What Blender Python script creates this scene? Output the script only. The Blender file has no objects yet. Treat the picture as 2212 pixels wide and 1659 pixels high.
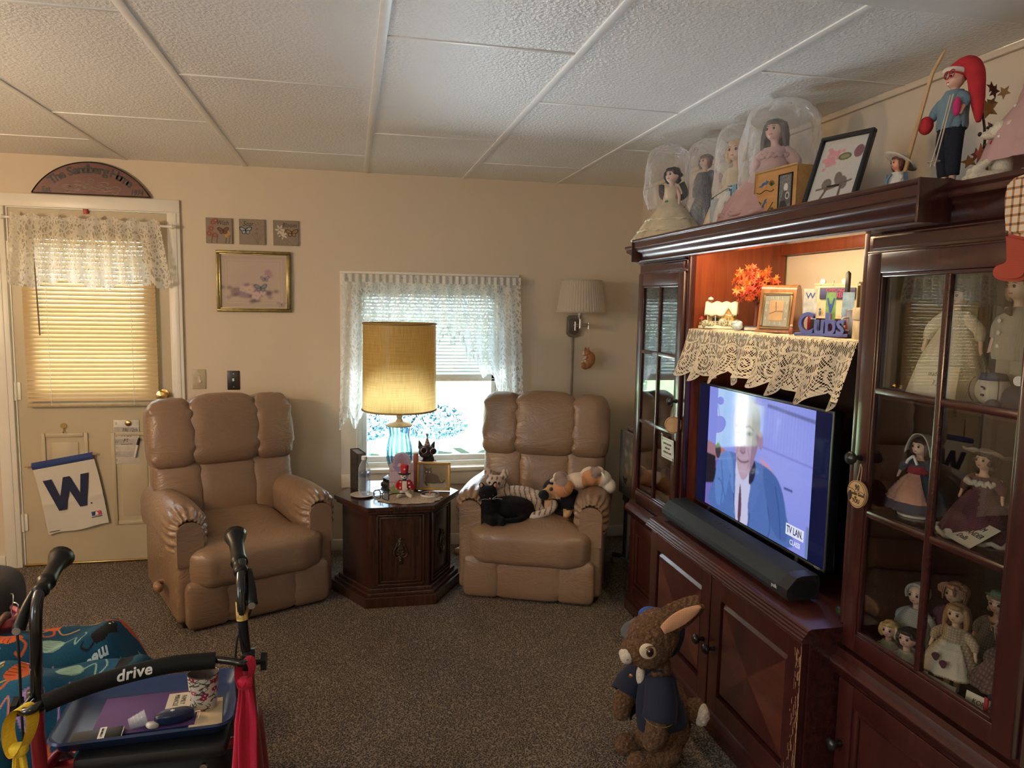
import bpy, bmesh, math, random
import numpy as np
from mathutils import Vector, Matrix, Euler
PI = math.pi
S = bpy.context.scene
COL = S.collection
random.seed(7)

# ------------------------------------------------------------------ camera
def setup_camera():
    yaw, pit, rol = 0.217215595, 0.107661435, 0.0176585173
    f = Vector((math.sin(yaw)*math.cos(pit), math.cos(yaw)*math.cos(pit), -math.sin(pit)))
    r = Vector((math.cos(yaw), -math.sin(yaw), 0)); u = r.cross(f)
    r2 = math.cos(rol)*r + math.sin(rol)*u; u2 = -math.sin(rol)*r + math.cos(rol)*u
    cd = bpy.data.cameras.new('camera'); co = bpy.data.objects.new('camera', cd); COL.objects.link(co)
    m = Matrix((r2, u2, -f)).transposed().to_4x4(); m.translation = (0, -4.43, 1.493)
    co.matrix_world = m
    cd.sensor_width = 36; cd.lens = 1588.77/2212*36; cd.clip_start = .02; cd.clip_end = 200
    S.camera = co
setup_camera()
S.view_settings.view_transform = 'Standard'; S.view_settings.look = 'None'
S.view_settings.gamma = 1; S.view_settings.use_curve_mapping = False
S.view_settings.exposure = EXPOSURE = 0.12

# ------------------------------------------------------------------ world, sun, lamps
w = bpy.data.worlds.new('sky'); S.world = w; w.use_nodes = True
_n = w.node_tree.nodes; _n.clear()
_o = _n.new('ShaderNodeOutputWorld'); _b = _n.new('ShaderNodeBackground')
_b.inputs[0].default_value = (.72, .86, 1, 1); _b.inputs[1].default_value = 7.5
w.node_tree.links.new(_b.outputs[0], _o.inputs[0])
def lamp(name, kind, loc, power, color, rot=(0, 0, 0), **kw):
    l = bpy.data.lights.new(name, kind); l.energy = power; l.color = color
    for k, v in kw.items(): setattr(l, k, v)
    o = bpy.data.objects.new(name, l); COL.objects.link(o); o.location = loc; o.rotation_euler = rot
    return o
lamp('sun', 'SUN', (0, 10, 12), 420, (1, .96, .90), (math.radians(27), 0, math.radians(12)), angle=.01)
# the floor lamp that stands left of the frame and washes the ceiling
lamp('torchiere', 'POINT', (-2.3, -2.15, 1.70), 72, (1, .70, .40), shadow_soft_size=.12)
lamp('camera_side_fill', 'POINT', (-.9, -5.3, 2.0), 20, (1, .84, .64), shadow_soft_size=.15)  # added unseen fill lamp behind the camera
# added area lamp standing in for daylight bounced up off the sunlit patio
lamp('patio_bounce', 'AREA', (.5, 2.9, -.42), 2300, (.80, .91, 1), (PI, 0, 0), shape='RECTANGLE', size=4.2, size_y=2.9)
# light strip tucked behind the crown of the wall unit's bridge
lamp('crown_strip', 'AREA', (1.335, -2.155, 1.765), 7.5, (1, .72, .40), (0, math.radians(-32), 0), shape='RECTANGLE', size=.03, size_y=.95)
def portal(loc, rot, sx, sy):
    o = lamp('window_portal', 'AREA', loc, 1, (1, 1, 1), rot, shape='RECTANGLE', size=sx, size_y=sy)
    o.data.cycles.is_portal = True
portal((.47, .14, 1.05), (-PI/2, 0, 0), .95, 1.15)
portal((-1.37, .10, 1.35), (-PI/2, 0, 0), .72, 1.0)
portal((-2.97, -4.3, 1.4), (PI/2, 0, -PI/2), 1.5, 1.2)
S.cycles.max_bounces = 10; S.cycles.diffuse_bounces = 5; S.cycles.glossy_bounces = 5
S.cycles.transmission_bounces = 6; S.cycles.transparent_max_bounces = 24
S.cycles.caustics_reflective = False; S.cycles.caustics_refractive = False
S.cycles.sample_clamp_indirect = 6
# ------------------------------------------------------------------ material helpers
class NT:
    """small wrapper round a material's node tree"""
    def __init__(s, name):
        s.m = bpy.data.materials.new(name); s.m.use_nodes = True
        s.t = s.m.node_tree; s.t.nodes.clear()
        s.out = s.t.nodes.new('ShaderNodeOutputMaterial')
    def node(s, k, **kw):
        n = s.t.nodes.new('ShaderNode'+k)
        for a, b in kw.items(): setattr(n, a, b)
        return n
    def put(s, sock, v):
        if v is None: return
        if hasattr(v, 'is_linked') or isinstance(v, bpy.types.NodeSocket): s.t.links.new(v, sock)
        else:
            if sock.type == 'RGBA' and len(v) == 3: v = (*v, 1)
            sock.default_value = v
    def co(s, which='Object', scale=(1, 1, 1), rot=(0, 0, 0), loc=(0, 0, 0)):
        c = s.node('TexCoord').outputs[which]
        mp = s.node('Mapping'); s.t.links.new(c, mp.inputs[0])
        mp.inputs['Scale'].default_value = scale; mp.inputs['Rotation'].default_value = rot; mp.inputs['Location'].default_value = loc
        return mp.outputs[0]
    def noise(s, scale, vec=None, detail=2, rough=.5, dist=0, out=0):
        n = s.node('TexNoise'); s.put(n.inputs['Vector'], vec if vec is not None else s.co())
        n.inputs['Scale'].default_value = scale; n.inputs['Detail'].default_value = detail
        n.inputs['Roughness'].default_value = rough; n.inputs['Distortion'].default_value = dist
        return n.outputs[out]
    def vor(s, scale, vec=None, feature='F1', out=0, rand=1):
        n = s.node('TexVoronoi', feature=feature); s.put(n.inputs['Vector'], vec if vec is not None else s.co())
        n.inputs['Scale'].default_value = scale; n.inputs['Randomness'].default_value = rand
        return n.outputs[out]
    def wave(s, scale, vec=None, axis='X', dist=0, detail=2, dscale=1, kind='BANDS'):
        n = s.node('TexWave', wave_type=kind)
        if kind == 'BANDS': n.bands_direction = axis
        s.put(n.inputs['Vector'], vec if vec is not None else s.co())
        n.inputs['Scale'].default_value = scale; n.inputs['Distortion'].default_value = dist
        n.inputs['Detail'].default_value = detail; n.inputs['Detail Scale'].default_value = dscale
        return n.outputs['Fac']
    def ramp(s, fac, stops, interp='LINEAR'):
        n = s.node('ValToRGB'); s.put(n.inputs[0], fac); n.color_ramp.interpolation = interp
        e = n.color_ramp.elements
        while len(e) < len(stops): e.new(.5)
        for i, (p, c) in enumerate(stops):
            e[i].position = p; e[i].color = (*c, 1) if len(c) == 3 else c
        return n.outputs[0]
    def math(s, op, a, b=None, c=None):
        n = s.node('Math', operation=op)
        for i, v in enumerate((a, b, c)):
            if v is not None: s.put(n.inputs[i], v)
        return n.outputs[0]
    def mix(s, f, a, b, blend='MIX'):
        n = s.node('Mix', data_type='RGBA', blend_type=blend)
        s.put(n.inputs[0], f); s.put(n.inputs[6], a); s.put(n.inputs[7], b)
        return n.outputs[2]
    def bump(s, h, strength=.3, dist=.01, normal=None):
        n = s.node('Bump'); n.inputs['Strength'].default_value = strength; n.inputs['Distance'].default_value = dist
        s.put(n.inputs['Height'], h); s.put(n.inputs['Normal'], normal)
        return n.outputs[0]
    def bsdf(s, color=(.5, .5, .5), rough=.5, metal=0, normal=None, alpha=None, spec=.5, sheen=0, coat=0, trans=0, ior=1.45, emit=None, estr=0, sss=0):
        n = s.node('BsdfPrincipled')
        s.put(n.inputs['Base Color'], color); s.put(n.inputs['Roughness'], rough); s.put(n.inputs['Metallic'], metal)
        s.put(n.inputs['Normal'], normal); s.put(n.inputs['Alpha'], alpha)
        n.inputs['Specular IOR Level'].default_value = spec; n.inputs['Sheen Weight'].default_value = sheen
        n.inputs['Coat Weight'].default_value = coat; n.inputs['Coat Roughness'].default_value = .15
        n.inputs['Transmission Weight'].default_value = trans; n.inputs['IOR'].default_value = ior
        if emit is not None: s.put(n.inputs['Emission Color'], emit); n.inputs['Emission Strength'].default_value = estr
        return n.outputs[0]
    def done(s, sh):
        s.t.links.new(sh, s.out.inputs[0]); return s.m
MATS = {}
def plain(name, color, rough=.6, metal=0, var=.12, scale=30, bump=.15, spec=.5, sheen=0, coat=0, which='Object'):
    """a one-colour material with a little procedural mottling and relief"""
    if name in MATS: return MATS[name]
    k = NT(name); nz = k.noise(scale, k.co(which), 3)
    a = tuple(c*(1-var) for c in color); b = tuple(min(1, c*(1+var)) for c in color)
    col = k.ramp(nz, [(.3, a), (.7, b)])
    nm = k.bump(nz, bump, .004) if bump else None
    MATS[name] = k.done(k.bsdf(col, rough, metal, nm, spec=spec, sheen=sheen, coat=coat)); return MATS[name]
def fabric(name, color, scale=900, var=.15, rough=.9, sheen=.04, bump=.3, translucent=0):
    if name in MATS: return MATS[name]
    k = NT(name); c = k.co()
    wv = k.math('MULTIPLY', k.wave(scale/6, c, 'X', 1), k.wave(scale/6, c, 'Z', 1))
    nz = k.noise(18, c, 3)
    h = k.math('ADD', k.math('MULTIPLY', wv, .4), k.math('MULTIPLY', nz, .6))
    col = k.ramp(h, [(.2, tuple(x*(1-var) for x in color)), (.75, tuple(min(1, x*(1+var)) for x in color))])
    sh = k.bsdf(col, rough, 0, k.bump(h, bump, .002), sheen=sheen)
    if translucent:
        tr = k.node('BsdfTranslucent'); k.put(tr.inputs[0], col)
        mx = k.node('MixShader'); mx.inputs[0].default_value = translucent
        k.t.links.new(sh, mx.inputs[1]); k.t.links.new(tr.outputs[0], mx.inputs[2]); sh = mx.outputs[0]
    MATS[name] = k.done(sh); return MATS[name]
def plush(name, color, color2=None, scale=90, var=.35):
    """short pile fur: streaky mottling and relief"""
    if name in MATS: return MATS[name]
    k = NT(name); c = k.co()
    n1 = k.noise(scale, c, 4, .7, .6); n2 = k.noise(scale*3.5, c, 2, .6)
    h = k.math('ADD', k.math('MULTIPLY', n1, .6), k.math('MULTIPLY', n2, .4))
    lo = tuple(x*(1-var) for x in color); hi = color2 or tuple(min(1, x*(1+var)) for x in color)
    col = k.ramp(h, [(.36, lo), (.62, hi)])
    MATS[name] = k.done(k.bsdf(col, .95, 0, k.bump(h, .8, .006), sheen=.04, spec=.15)); return MATS[name]
def vcol(name, rough=.6, attr='paint', bump=.1, scale=200, spec=.3, sheen=0, emit=0):
    """colour read from a painted pattern stored on the mesh"""
    if name in MATS: return MATS[name]
    k = NT(name); a = k.node('Attribute', attribute_name=attr)
    col = a.outputs['Color']
    MATS[name] = k.done(k.bsdf(col, rough, 0, k.bump(k.noise(scale), bump, .002), spec=spec, sheen=sheen, emit=col if emit else None, estr=emit))
    return MATS[name]
def glass(name, tint=(.96, .98, .98), gloss=1.0, rough=.01, ior=1.5):
    """thin clear pane: mostly see-through with a Fresnel mirror reflection"""
    if name in MATS: return MATS[name]
    k = NT(name); t = k.node('BsdfTransparent'); t.inputs[0].default_value = (*tint, 1)
    g = k.node('BsdfGlossy'); g.inputs['Roughness'].default_value = rough; g.inputs[0].default_value = (1, 1, 1, 1)
    fr = k.node('Fresnel'); bf = k.node('NewGeometry').outputs['Backfacing']
    k.put(fr.inputs[0], k.math('ADD', ior, k.math('MULTIPLY', bf, 1/ior-ior)))   # same mirror strength from inside and outside
    f = k.math('MINIMUM', k.math('MULTIPLY', fr.outputs[0], gloss), 1.0)
    mx = k.node('MixShader'); k.t.links.new(f, mx.inputs[0]); k.t.links.new(t.outputs[0], mx.inputs[1]); k.t.links.new(g.outputs[0], mx.inputs[2])
    MATS[name] = k.done(mx.outputs[0]); return MATS[name]
def sheet(name, color=(.9, .9, .9), alpha=.18, rough=.12):
    """crinkled clear plastic bag"""
    if name in MATS: return MATS[name]
    k = NT(name); nz = k.noise(11, None, 2, .5, 1.0); nm = k.bump(nz, .6, .03)
    t = k.node('BsdfTransparent'); t.inputs[0].default_value = (.97, .97, .97, 1)
    g = k.bsdf(color, rough, 0, nm, spec=.8)
    lw = k.node('LayerWeight'); lw.inputs[0].default_value = .35; k.t.links.new(nm, lw.inputs[1])
    f = k.math('MINIMUM', k.math('ADD', k.math('MULTIPLY', lw.outputs['Facing'], .55), alpha), 1.0)
    mx = k.node('MixShader'); k.t.links.new(f, mx.inputs[0]); k.t.links.new(t.outputs[0], mx.inputs[1]); k.t.links.new(g, mx.inputs[2])
    MATS[name] = k.done(mx.outputs[0]); return MATS[name]

# ------------------------------------------------------------------ object helpers
def tag(o, label=None, cat=None, group=None, kind=None):
    if label: o['label'] = label
    if cat: o['category'] = cat
    if group: o['group'] = group
    if kind: o['kind'] = kind
    return o
def thing(name, label, cat, loc=(0, 0, 0), rotz=0, group=None, rot=None):
    o = bpy.data.objects.new(name, None); COL.objects.link(o); o.empty_display_size = .05
    o.location = loc; o.rotation_euler = rot or (0, 0, rotz)
    return tag(o, label, cat, group)
def setmat(me, m):
    for x in (m if isinstance(m, (list, tuple)) else [m]): me.materials.append(x)
def obj(name, src, m=None, parent=None, smooth=None, loc=None, rot=None):
    """link a bmesh (or mesh) as ONE mesh object"""
    if isinstance(src, bpy.types.Mesh): me = src; me.name = name
    else:
        me = bpy.data.meshes.new(name); src.to_mesh(me); src.free()
    if m is not None: setmat(me, m)
    if smooth is None: smooth = 40
    if smooth:
        me.polygons.foreach_set('use_smooth', [True]*len(me.polygons))
        if smooth < 180: me.set_sharp_from_angle(angle=math.radians(smooth))
    o = bpy.data.objects.new(name, me); COL.objects.link(o)
    if parent is not None: o.parent = parent
    if loc is not None: o.location = loc
    if rot is not None: o.rotation_euler = rot
    return o
def struct(name, bm, m, parent=None, smooth=None):
    o = obj(name, bm, m, parent, smooth)
    if parent is None: o['kind'] = 'structure'
    return o
B = bmesh.new
def T(loc=(0, 0, 0), rot=(0, 0, 0), sc=(1, 1, 1)):
    if not hasattr(sc, '__len__'): sc = (sc,)*3
    return Matrix.Translation(loc) @ Euler(rot).to_matrix().to_4x4() @ Matrix.Diagonal((*sc, 1))
def setidx(bm, n0, mi):
    if mi:
        bm.faces.ensure_lookup_table()
        for f in bm.faces[n0:]: f.material_index = mi
def box(bm, lo, hi, bev=0, mi=0, tf=None, seg=2):
    n0 = len(bm.faces)
    c = [(lo[i]+hi[i])/2 for i in range(3)]; s = [abs(hi[i]-lo[i]) for i in range(3)]
    r = bmesh.ops.create_cube(bm, size=1, matrix=T(c, (0, 0, 0), s))
    vs = r['verts']
    if bev:
        es = list({e for v in vs for e in v.link_edges})
        rb = bmesh.ops.bevel(bm, geom=es, offset=min(bev, min(s)*.49), segments=seg, profile=.5, affect='EDGES', clamp_overlap=True)
        vs = list({v for f in rb['faces'] for v in f.verts} | {v for v in vs if v.is_valid})
    if tf is not None: bmesh.ops.transform(bm, matrix=tf, verts=[v for v in vs if v.is_valid])
    setidx(bm, n0, mi); return bm
def cyl(bm, p0, p1, r0, r1=None, n=20, mi=0, cap=True):
    n0 = len(bm.faces); p0, p1 = Vector(p0), Vector(p1); d = p1-p0
    if r1 is None: r1 = r0
    q = Vector((0, 0, 1)).rotation_difference(d.normalized()).to_matrix().to_4x4()
    bmesh.ops.create_cone(bm, cap_ends=cap, segments=n, radius1=r0, radius2=r1, depth=d.length, matrix=Matrix.Translation((p0+p1)/2) @ q)
    setidx(bm, n0, mi); return bm
def ball(bm, c, r, rot=(0, 0, 0), u=20, v=14, mi=0):
    n0 = len(bm.faces); bmesh.ops.create_uvsphere(bm, u_segments=u, v_segments=v, radius=1, matrix=T(c, rot, r))
    setidx(bm, n0, mi); return bm
def smoothpath(pts, n, closed=False):
    P = [Vector(p) for p in pts]; out = []; L = len(P)
    segs = L if closed else L-1
    for i in range(segs):
        if closed: a, b, c, d = P[(i-1) % L], P[i], P[(i+1) % L], P[(i+2) % L]
        else: a, b, c, d = P[max(i-1, 0)], P[i], P[i+1], P[min(i+2, L-1)]
        for j in range(n):
            t = j/n
            out.append(.5*((2*b)+(c-a)*t+(2*a-5*b+4*c-d)*t*t+(3*b-a-3*c+d)*t**3))
    if not closed: out.append(P[-1])
    return out
def tube(bm, pts, r, n=10, sub=6, mi=0, closed=False, cap=True, rs=None):
    """round tube along a smoothed path; r may be a list of radii, one for each control point"""
    n0 = len(bm.faces); path = smoothpath(pts, sub, closed) if sub else [Vector(p) for p in pts]
    L = len(path); rr = []
    for i in range(L):
        if hasattr(r, '__len__'):
            x = i/max(1, sub) if sub else i; k = min(int(x), len(r)-1); k2 = min(k+1, len(r)-1); rr.append(r[k]+(r[k2]-r[k])*(x-k if k2 > k else 0))
        else: rr.append(r)
    rings = []; up = None
    for i, p in enumerate(path):
        t = (path[(i+1) % L]-path[i-1]) if closed else (path[min(i+1, L-1)]-path[max(i-1, 0)])
        t.normalize()
        if up is None:
            up = Vector((0, 0, 1)) if abs(t.z) < .9 else Vector((1, 0, 0))
        s = t.cross(up)
        if s.length < 1e-5: s = t.orthogonal()
        s.normalize(); up = s.cross(t).normalized()
        rings.append([bm.verts.new(p+(s*math.cos(2*PI*k/n)+up*math.sin(2*PI*k/n))*rr[i]) for k in range(n)])
    for i in range(L if closed else L-1):
        a, b = rings[i], rings[(i+1) % L]
        for k in range(n): bm.faces.new((a[k], a[(k+1) % n], b[(k+1) % n], b[k]))
    if cap and not closed:
        bm.faces.new(rings[0][::-1]); bm.faces.new(rings[-1])
    setidx(bm, n0, mi); return bm
def lathe(bm, prof, n=32, c=(0, 0, 0), mi=0, wob=None, tf=None, cap=True):
    """profile [(r,z)...] spun about z; wob(angle, i) scales the radius"""
    n0 = len(bm.faces); rings = []
    M4 = tf or Matrix()
    for i, (r, z) in enumerate(prof):
        ring = []
        for k in range(n):
            a = 2*PI*k/n; q = r*(wob(a, i) if wob else 1)
            ring.append(bm.verts.new(M4 @ Vector((c[0]+q*math.cos(a), c[1]+q*math.sin(a), c[2]+z))))
        rings.append(ring)
    for i in range(len(rings)-1):
        for k in range(n): bm.faces.new((rings[i][k], rings[i][(k+1) % n], rings[i+1][(k+1) % n], rings[i+1][k]))
    if cap:
        if prof[0][0] > 1e-4: bm.faces.new(rings[0][::-1])
        if prof[-1][0] > 1e-4: bm.faces.new(rings[-1])
    setidx(bm, n0, mi); return bm
def prism(bm, pts, d, tf=None, mi=0, off=0):
    """outline in local x,z given as (x,z), extruded along y from off to off+d"""
    n0 = len(bm.faces); M4 = tf or Matrix()
    a = [bm.verts.new(M4 @ Vector((x, off, z))) for x, z in pts]; b = [bm.verts.new(M4 @ Vector((x, off+d, z))) for x, z in pts]
    n = len(pts); bm.faces.new(a); bm.faces.new(b[::-1])
    for i in range(n): bm.faces.new((a[i], b[i], b[(i+1) % n], a[(i+1) % n]))
    bmesh.ops.recalc_face_normals(bm, faces=[f for f in bm.faces][n0:] if True else [])
    setidx(bm, n0, mi); return bm
def extr(bm, prof, axis, t0, t1, mi=0):
    """closed profile (two coordinates) swept straight along an axis ('x','y','z')"""
    n0 = len(bm.faces)
    mk = {'x': lambda p, t: (t, p[0], p[1]), 'y': lambda p, t: (p[0], t, p[1]), 'z': lambda p, t: (p[0], p[1], t)}[axis]
    a = [bm.verts.new(mk(p, t0)) for p in prof]; b = [bm.verts.new(mk(p, t1)) for p in prof]; n = len(prof)
    fs = [bm.faces.new(a), bm.faces.new(b[::-1])]
    for i in range(n): fs.append(bm.faces.new((a[i], b[i], b[(i+1) % n], a[(i+1) % n])))
    bmesh.ops.recalc_face_normals(bm, faces=fs); setidx(bm, n0, mi); return bm
def surf(bm, f, nu, nv, mi=0, uv=None, closeu=False):
    """grid surface f(u,v) -> xyz, u,v in 0..1; writes uv coordinates (optionally scaled)"""
    n0 = len(bm.faces); ul = bm.loops.layers.uv.verify()
    V = [[bm.verts.new(f(i/nu, j/nv)) for i in range(nu if closeu else nu+1)] for j in range(nv+1)]
    su, sv = uv or (1, 1)
    for j in range(nv):
        for i in range(nu):
            i2 = (i+1) % nu if closeu else i+1
            fc = bm.faces.new((V[j][i], V[j][i2], V[j+1][i2], V[j+1][i]))
            for l, (a, b) in zip(fc.loops, ((i, j), (i+1, j), (i+1, j+1), (i, j+1))): l[ul].uv = (a/nu*su, b/nv*sv)
    setidx(bm, n0, mi); return bm
def sgp(x, e): return math.copysign(abs(x)**e, x)
def puff(bm, c, s, e=.4, e2=None, rot=(0, 0, 0), nu=36, nv=22, mi=0, fn=None, tf=None):
    """rounded cushion: superellipsoid of half sizes s; fn(p) may bend it in its own space"""
    n0 = len(bm.faces); e2 = e2 or e; M4 = T(c, rot)
    if tf is not None: M4 = tf @ M4
    rings = []
    for j in range(1, nv):
        v = -PI/2+PI*j/nv; cv = sgp(math.cos(v), e); sv = sgp(math.sin(v), e); ring = []
        for i in range(nu):
            u = 2*PI*(i+.5)/nu
            p = Vector((s[0]*cv*sgp(math.cos(u), e2), s[1]*cv*sgp(math.sin(u), e2), s[2]*sv))
            if fn: p = Vector(fn(p))
            ring.append(bm.verts.new(M4 @ p))
        rings.append(ring)
    ends = []
    for sg in (-1, 1):
        p = Vector((0, 0, sg*s[2]))
        if fn: p = Vector(fn(p))
        ends.append(bm.verts.new(M4 @ p))
    for j in range(len(rings)-1):
        for i in range(nu): bm.faces.new((rings[j][i], rings[j][(i+1) % nu], rings[j+1][(i+1) % nu], rings[j+1][i]))
    for i in range(nu):
        bm.faces.new((ends[0], rings[0][(i+1) % nu], rings[0][i])); bm.faces.new((ends[1], rings[-1][i], rings[-1][(i+1) % nu]))
    setidx(bm, n0, mi); return bm
def evald(me, mods):
    """apply modifiers to a mesh, give the resulting mesh"""
    o = bpy.data.objects.new('tmp', me); COL.objects.link(o)
    for kind, kw in mods:
        md = o.modifiers.new(kind, kind)
        for k, v in kw.items(): setattr(md, k, v)
    dg = bpy.context.evaluated_depsgraph_get(); dg.update()
    r = bpy.data.meshes.new_from_object(o.evaluated_get(dg), depsgraph=dg)
    bpy.data.objects.remove(o); return r
def blob(parts, voxel, smooth=4, extra=()):
    """one continuous skin from overlapping balls and limbs. parts: ('b', centre, radii[, rot]) or ('t', points, radii)"""
    bm = B()
    for p in parts:
        if p[0] == 'b': ball(bm, p[1], p[2], p[3] if len(p) > 3 else (0, 0, 0), 20, 14)
        else:
            rr = p[2] if hasattr(p[2], '__len__') else [p[2]]*len(p[1])
            tube(bm, p[1], rr, 12, 5)
            ball(bm, p[1][0], (rr[0],)*3, u=12, v=8); ball(bm, p[1][-1], (rr[-1],)*3, u=12, v=8)
    me = bpy.data.meshes.new('blob'); bm.to_mesh(me); bm.free()
    mods = [('REMESH', dict(mode='VOXEL', voxel_size=voxel))]
    if smooth: mods.append(('SMOOTH', dict(factor=.6, iterations=smooth)))
    return evald(me, mods+list(extra))
def recolor(me, fn, attr='paint'):
    """store a colour pattern: fn(x,y,z) -> rgb for each vertex"""
    n = len(me.vertices); co = np.empty(n*3); me.vertices.foreach_get('co', co); co = co.reshape(-1, 3)
    a = me.color_attributes.new(attr, 'FLOAT_COLOR', 'POINT'); c = np.ones((n, 4)); c[:, :3] = fn(co)
    a.data.foreach_set('color', c.ravel()); return me
def text(name, body, size, m, parent=None, loc=(0, 0, 0), rot=(PI/2, 0, 0), depth=.0006, align='CENTER', shear=0, sx=1, spacing=1, bold=0):
    cu = bpy.data.curves.new(name, 'FONT'); cu.body = body; cu.size = size; cu.align_x = align; cu.align_y = 'CENTER'
    cu.extrude = depth; cu.shear = shear; cu.space_character = spacing; cu.offset = bold; cu.resolution_u = 3
    o = bpy.data.objects.new('tmp', cu); COL.objects.link(o)
    dg = bpy.context.evaluated_depsgraph_get(); dg.update()
    me = bpy.data.meshes.new_from_object(o.evaluated_get(dg), depsgraph=dg); bpy.data.objects.remove(o)
    if sx != 1: me.transform(Matrix.Diagonal((sx, 1, 1, 1)))
    return obj(name, me, m, parent, 0, loc, rot)
def strokes(name, body, size, m, parent=None, loc=(0, 0, 0), rot=(PI/2, 0, 0), shear=.2, depth=.0004, bold=0, sx=.8):
    return text(name, body, size, m, parent, loc, rot, depth, 'CENTER', shear, sx, 1.05, bold)
def copy_tree(o, label=None, parent=None, loc=None, rotz=None):
    c = o.copy(); COL.objects.link(c)
    if parent is not None: c.parent = parent
    if label: c['label'] = label
    if loc is not None: c.location = loc
    if rotz is not None: c.rotation_euler = (0, 0, rotz)
    for ch in list(o.children): copy_tree(ch, None, c)
    return c
# ------------------------------------------------------------------ painting flat art
class Canvas:
    """a small colour raster used to paint flat pictures and woven patterns (y up, 0..w, 0..h in units)"""
    def __init__(s, w, h, nx, ny, bg):
        s.w, s.h, s.nx, s.ny = w, h, nx, ny
        s.a = np.ones((ny, nx, 3))*np.array(bg)
        X, Y = np.meshgrid((np.arange(nx)+.5)/nx*w, (np.arange(ny)+.5)/ny*h); s.X, s.Y = X, Y
    def blend(s, mask, c, op=1):
        m = (mask*op)[..., None]; s.a = s.a*(1-m)+np.array(c)*m
    def poly(s, pts, c, op=1, curve=0):
        if curve: pts = [(p.x, p.y) for p in smoothpath([(x, y, 0) for x, y in pts], curve, True)]
        m = np.zeros(s.X.shape, bool); n = len(pts)
        for i in range(n):
            (x0, y0), (x1, y1) = pts[i], pts[(i+1) % n]
            if y0 == y1: continue
            k = ((s.Y >= min(y0, y1)) & (s.Y < max(y0, y1)) & (s.X < x0+(s.Y-y0)*(x1-x0)/(y1-y0))); m ^= k
        s.blend(m.astype(float), c, op)
    def ell(s, x, y, rx, ry, c, op=1, ang=0, soft=0):
        dx, dy = s.X-x, s.Y-y; ca, sa = math.cos(ang), math.sin(ang)
        d = np.sqrt(((dx*ca+dy*sa)/rx)**2+((-dx*sa+dy*ca)/ry)**2)
        s.blend(np.clip((1+soft-d)/(2*soft), 0, 1) if soft else (d < 1).astype(float), c, op)
    def line(s, pts, wd, c, op=1, curve=0):
        if curve: pts = [(p.x, p.y) for p in smoothpath([(x, y, 0) for x, y in pts], curve)]
        m = np.zeros(s.X.shape)
        for (x0, y0), (x1, y1) in zip(pts, pts[1:]):
            dx, dy = x1-x0, y1-y0; L = dx*dx+dy*dy+1e-12
            t = np.clip(((s.X-x0)*dx+(s.Y-y0)*dy)/L, 0, 1)
            d = np.hypot(s.X-x0-t*dx, s.Y-y0-t*dy); m = np.maximum(m, np.clip((wd/2-d)/(s.w/s.nx)+.5, 0, 1))
        s.blend(m, c, op)
    def rect(s, x0, y0, x1, y1, c, op=1): s.blend(((s.X > x0) & (s.X < x1) & (s.Y > y0) & (s.Y < y1)).astype(float), c, op)
    def speckle(s, amt, seed=1):
        r = np.random.RandomState(seed); s.a = np.clip(s.a*(1+amt*r.randn(s.ny, s.nx, 1)), 0, 1)
    def blur(s, n=1):
        for _ in range(n):
            p = np.pad(s.a, ((1, 1), (1, 1), (0, 0)), 'edge')
            s.a = (p[1:-1, 1:-1]*4+p[:-2, 1:-1]+p[2:, 1:-1]+p[1:-1, :-2]+p[1:-1, 2:])/8
    def sample(s, u, v):
        i = np.clip((np.asarray(u)*s.nx).astype(int), 0, s.nx-1); j = np.clip((np.asarray(v)*s.ny).astype(int), 0, s.ny-1)
        return s.a[j, i]
    def mesh(s, f=None):
        """grid mesh with one face per pixel; f(u,v)->xyz, default the xz plane facing -y centred at origin"""
        nx, ny = s.nx, s.ny
        f = f or (lambda u, v: ((u-.5)*s.w, 0, (v-.5)*s.h))
        vs = [f(i/nx, j/ny) for j in range(ny+1) for i in range(nx+1)]
        fs = [(j*(nx+1)+i, j*(nx+1)+i+1, (j+1)*(nx+1)+i+1, (j+1)*(nx+1)+i) for j in range(ny) for i in range(nx)]
        me = bpy.data.meshes.new('art'); me.from_pydata(vs, [], fs)
        at = me.color_attributes.new('paint', 'FLOAT_COLOR', 'CORNER')
        c = np.ones((ny*nx, 4, 4)); c[:, :, :3] = s.a.reshape(-1, 1, 3); at.data.foreach_set('color', c.ravel())
        return me
def srgb(r, g, b):
    return tuple((c/255/12.92 if c <= 10 else ((c/255+.055)/1.055)**2.4) for c in (r, g, b))
# ------------------------------------------------------------------ room shell
CEIL = 2.234; XR = 1.80; XL = -2.9; YF = -6.0
def wall_paint(name, color):
    k = NT(name); c = k.co(); nz = k.noise(140, c, 3); n2 = k.noise(1.3, c, 2)
    col = k.mix(k.math('MULTIPLY', n2, .25), color, tuple(x*.9 for x in color))
    return k.done(k.bsdf(col, .62, 0, k.bump(nz, .12, .003), spec=.35))
M_wall = wall_paint('wall_paint', (.66, .565, .44))
M_trim = plain('trim_paint', (.78, .74, .66), .35, var=.03, scale=8, bump=.03)
M_door = plain('door_paint', (.46, .39, .27), .4, var=.05, scale=5, bump=.04)
def ceiling_mat():
    k = NT('pebbled_ceiling'); c = k.co()
    h = k.math('ADD', k.noise(95, c, 3, .6, .6), k.math('MULTIPLY', k.vor(85, c), .5))
    col = k.ramp(k.noise(.9, c, 2), [(.3, (.80, .79, .77)), (.7, (.86, .85, .83))])
    return k.done(k.bsdf(col, .42, 0, k.bump(h, .42, .010), spec=.45))
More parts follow.
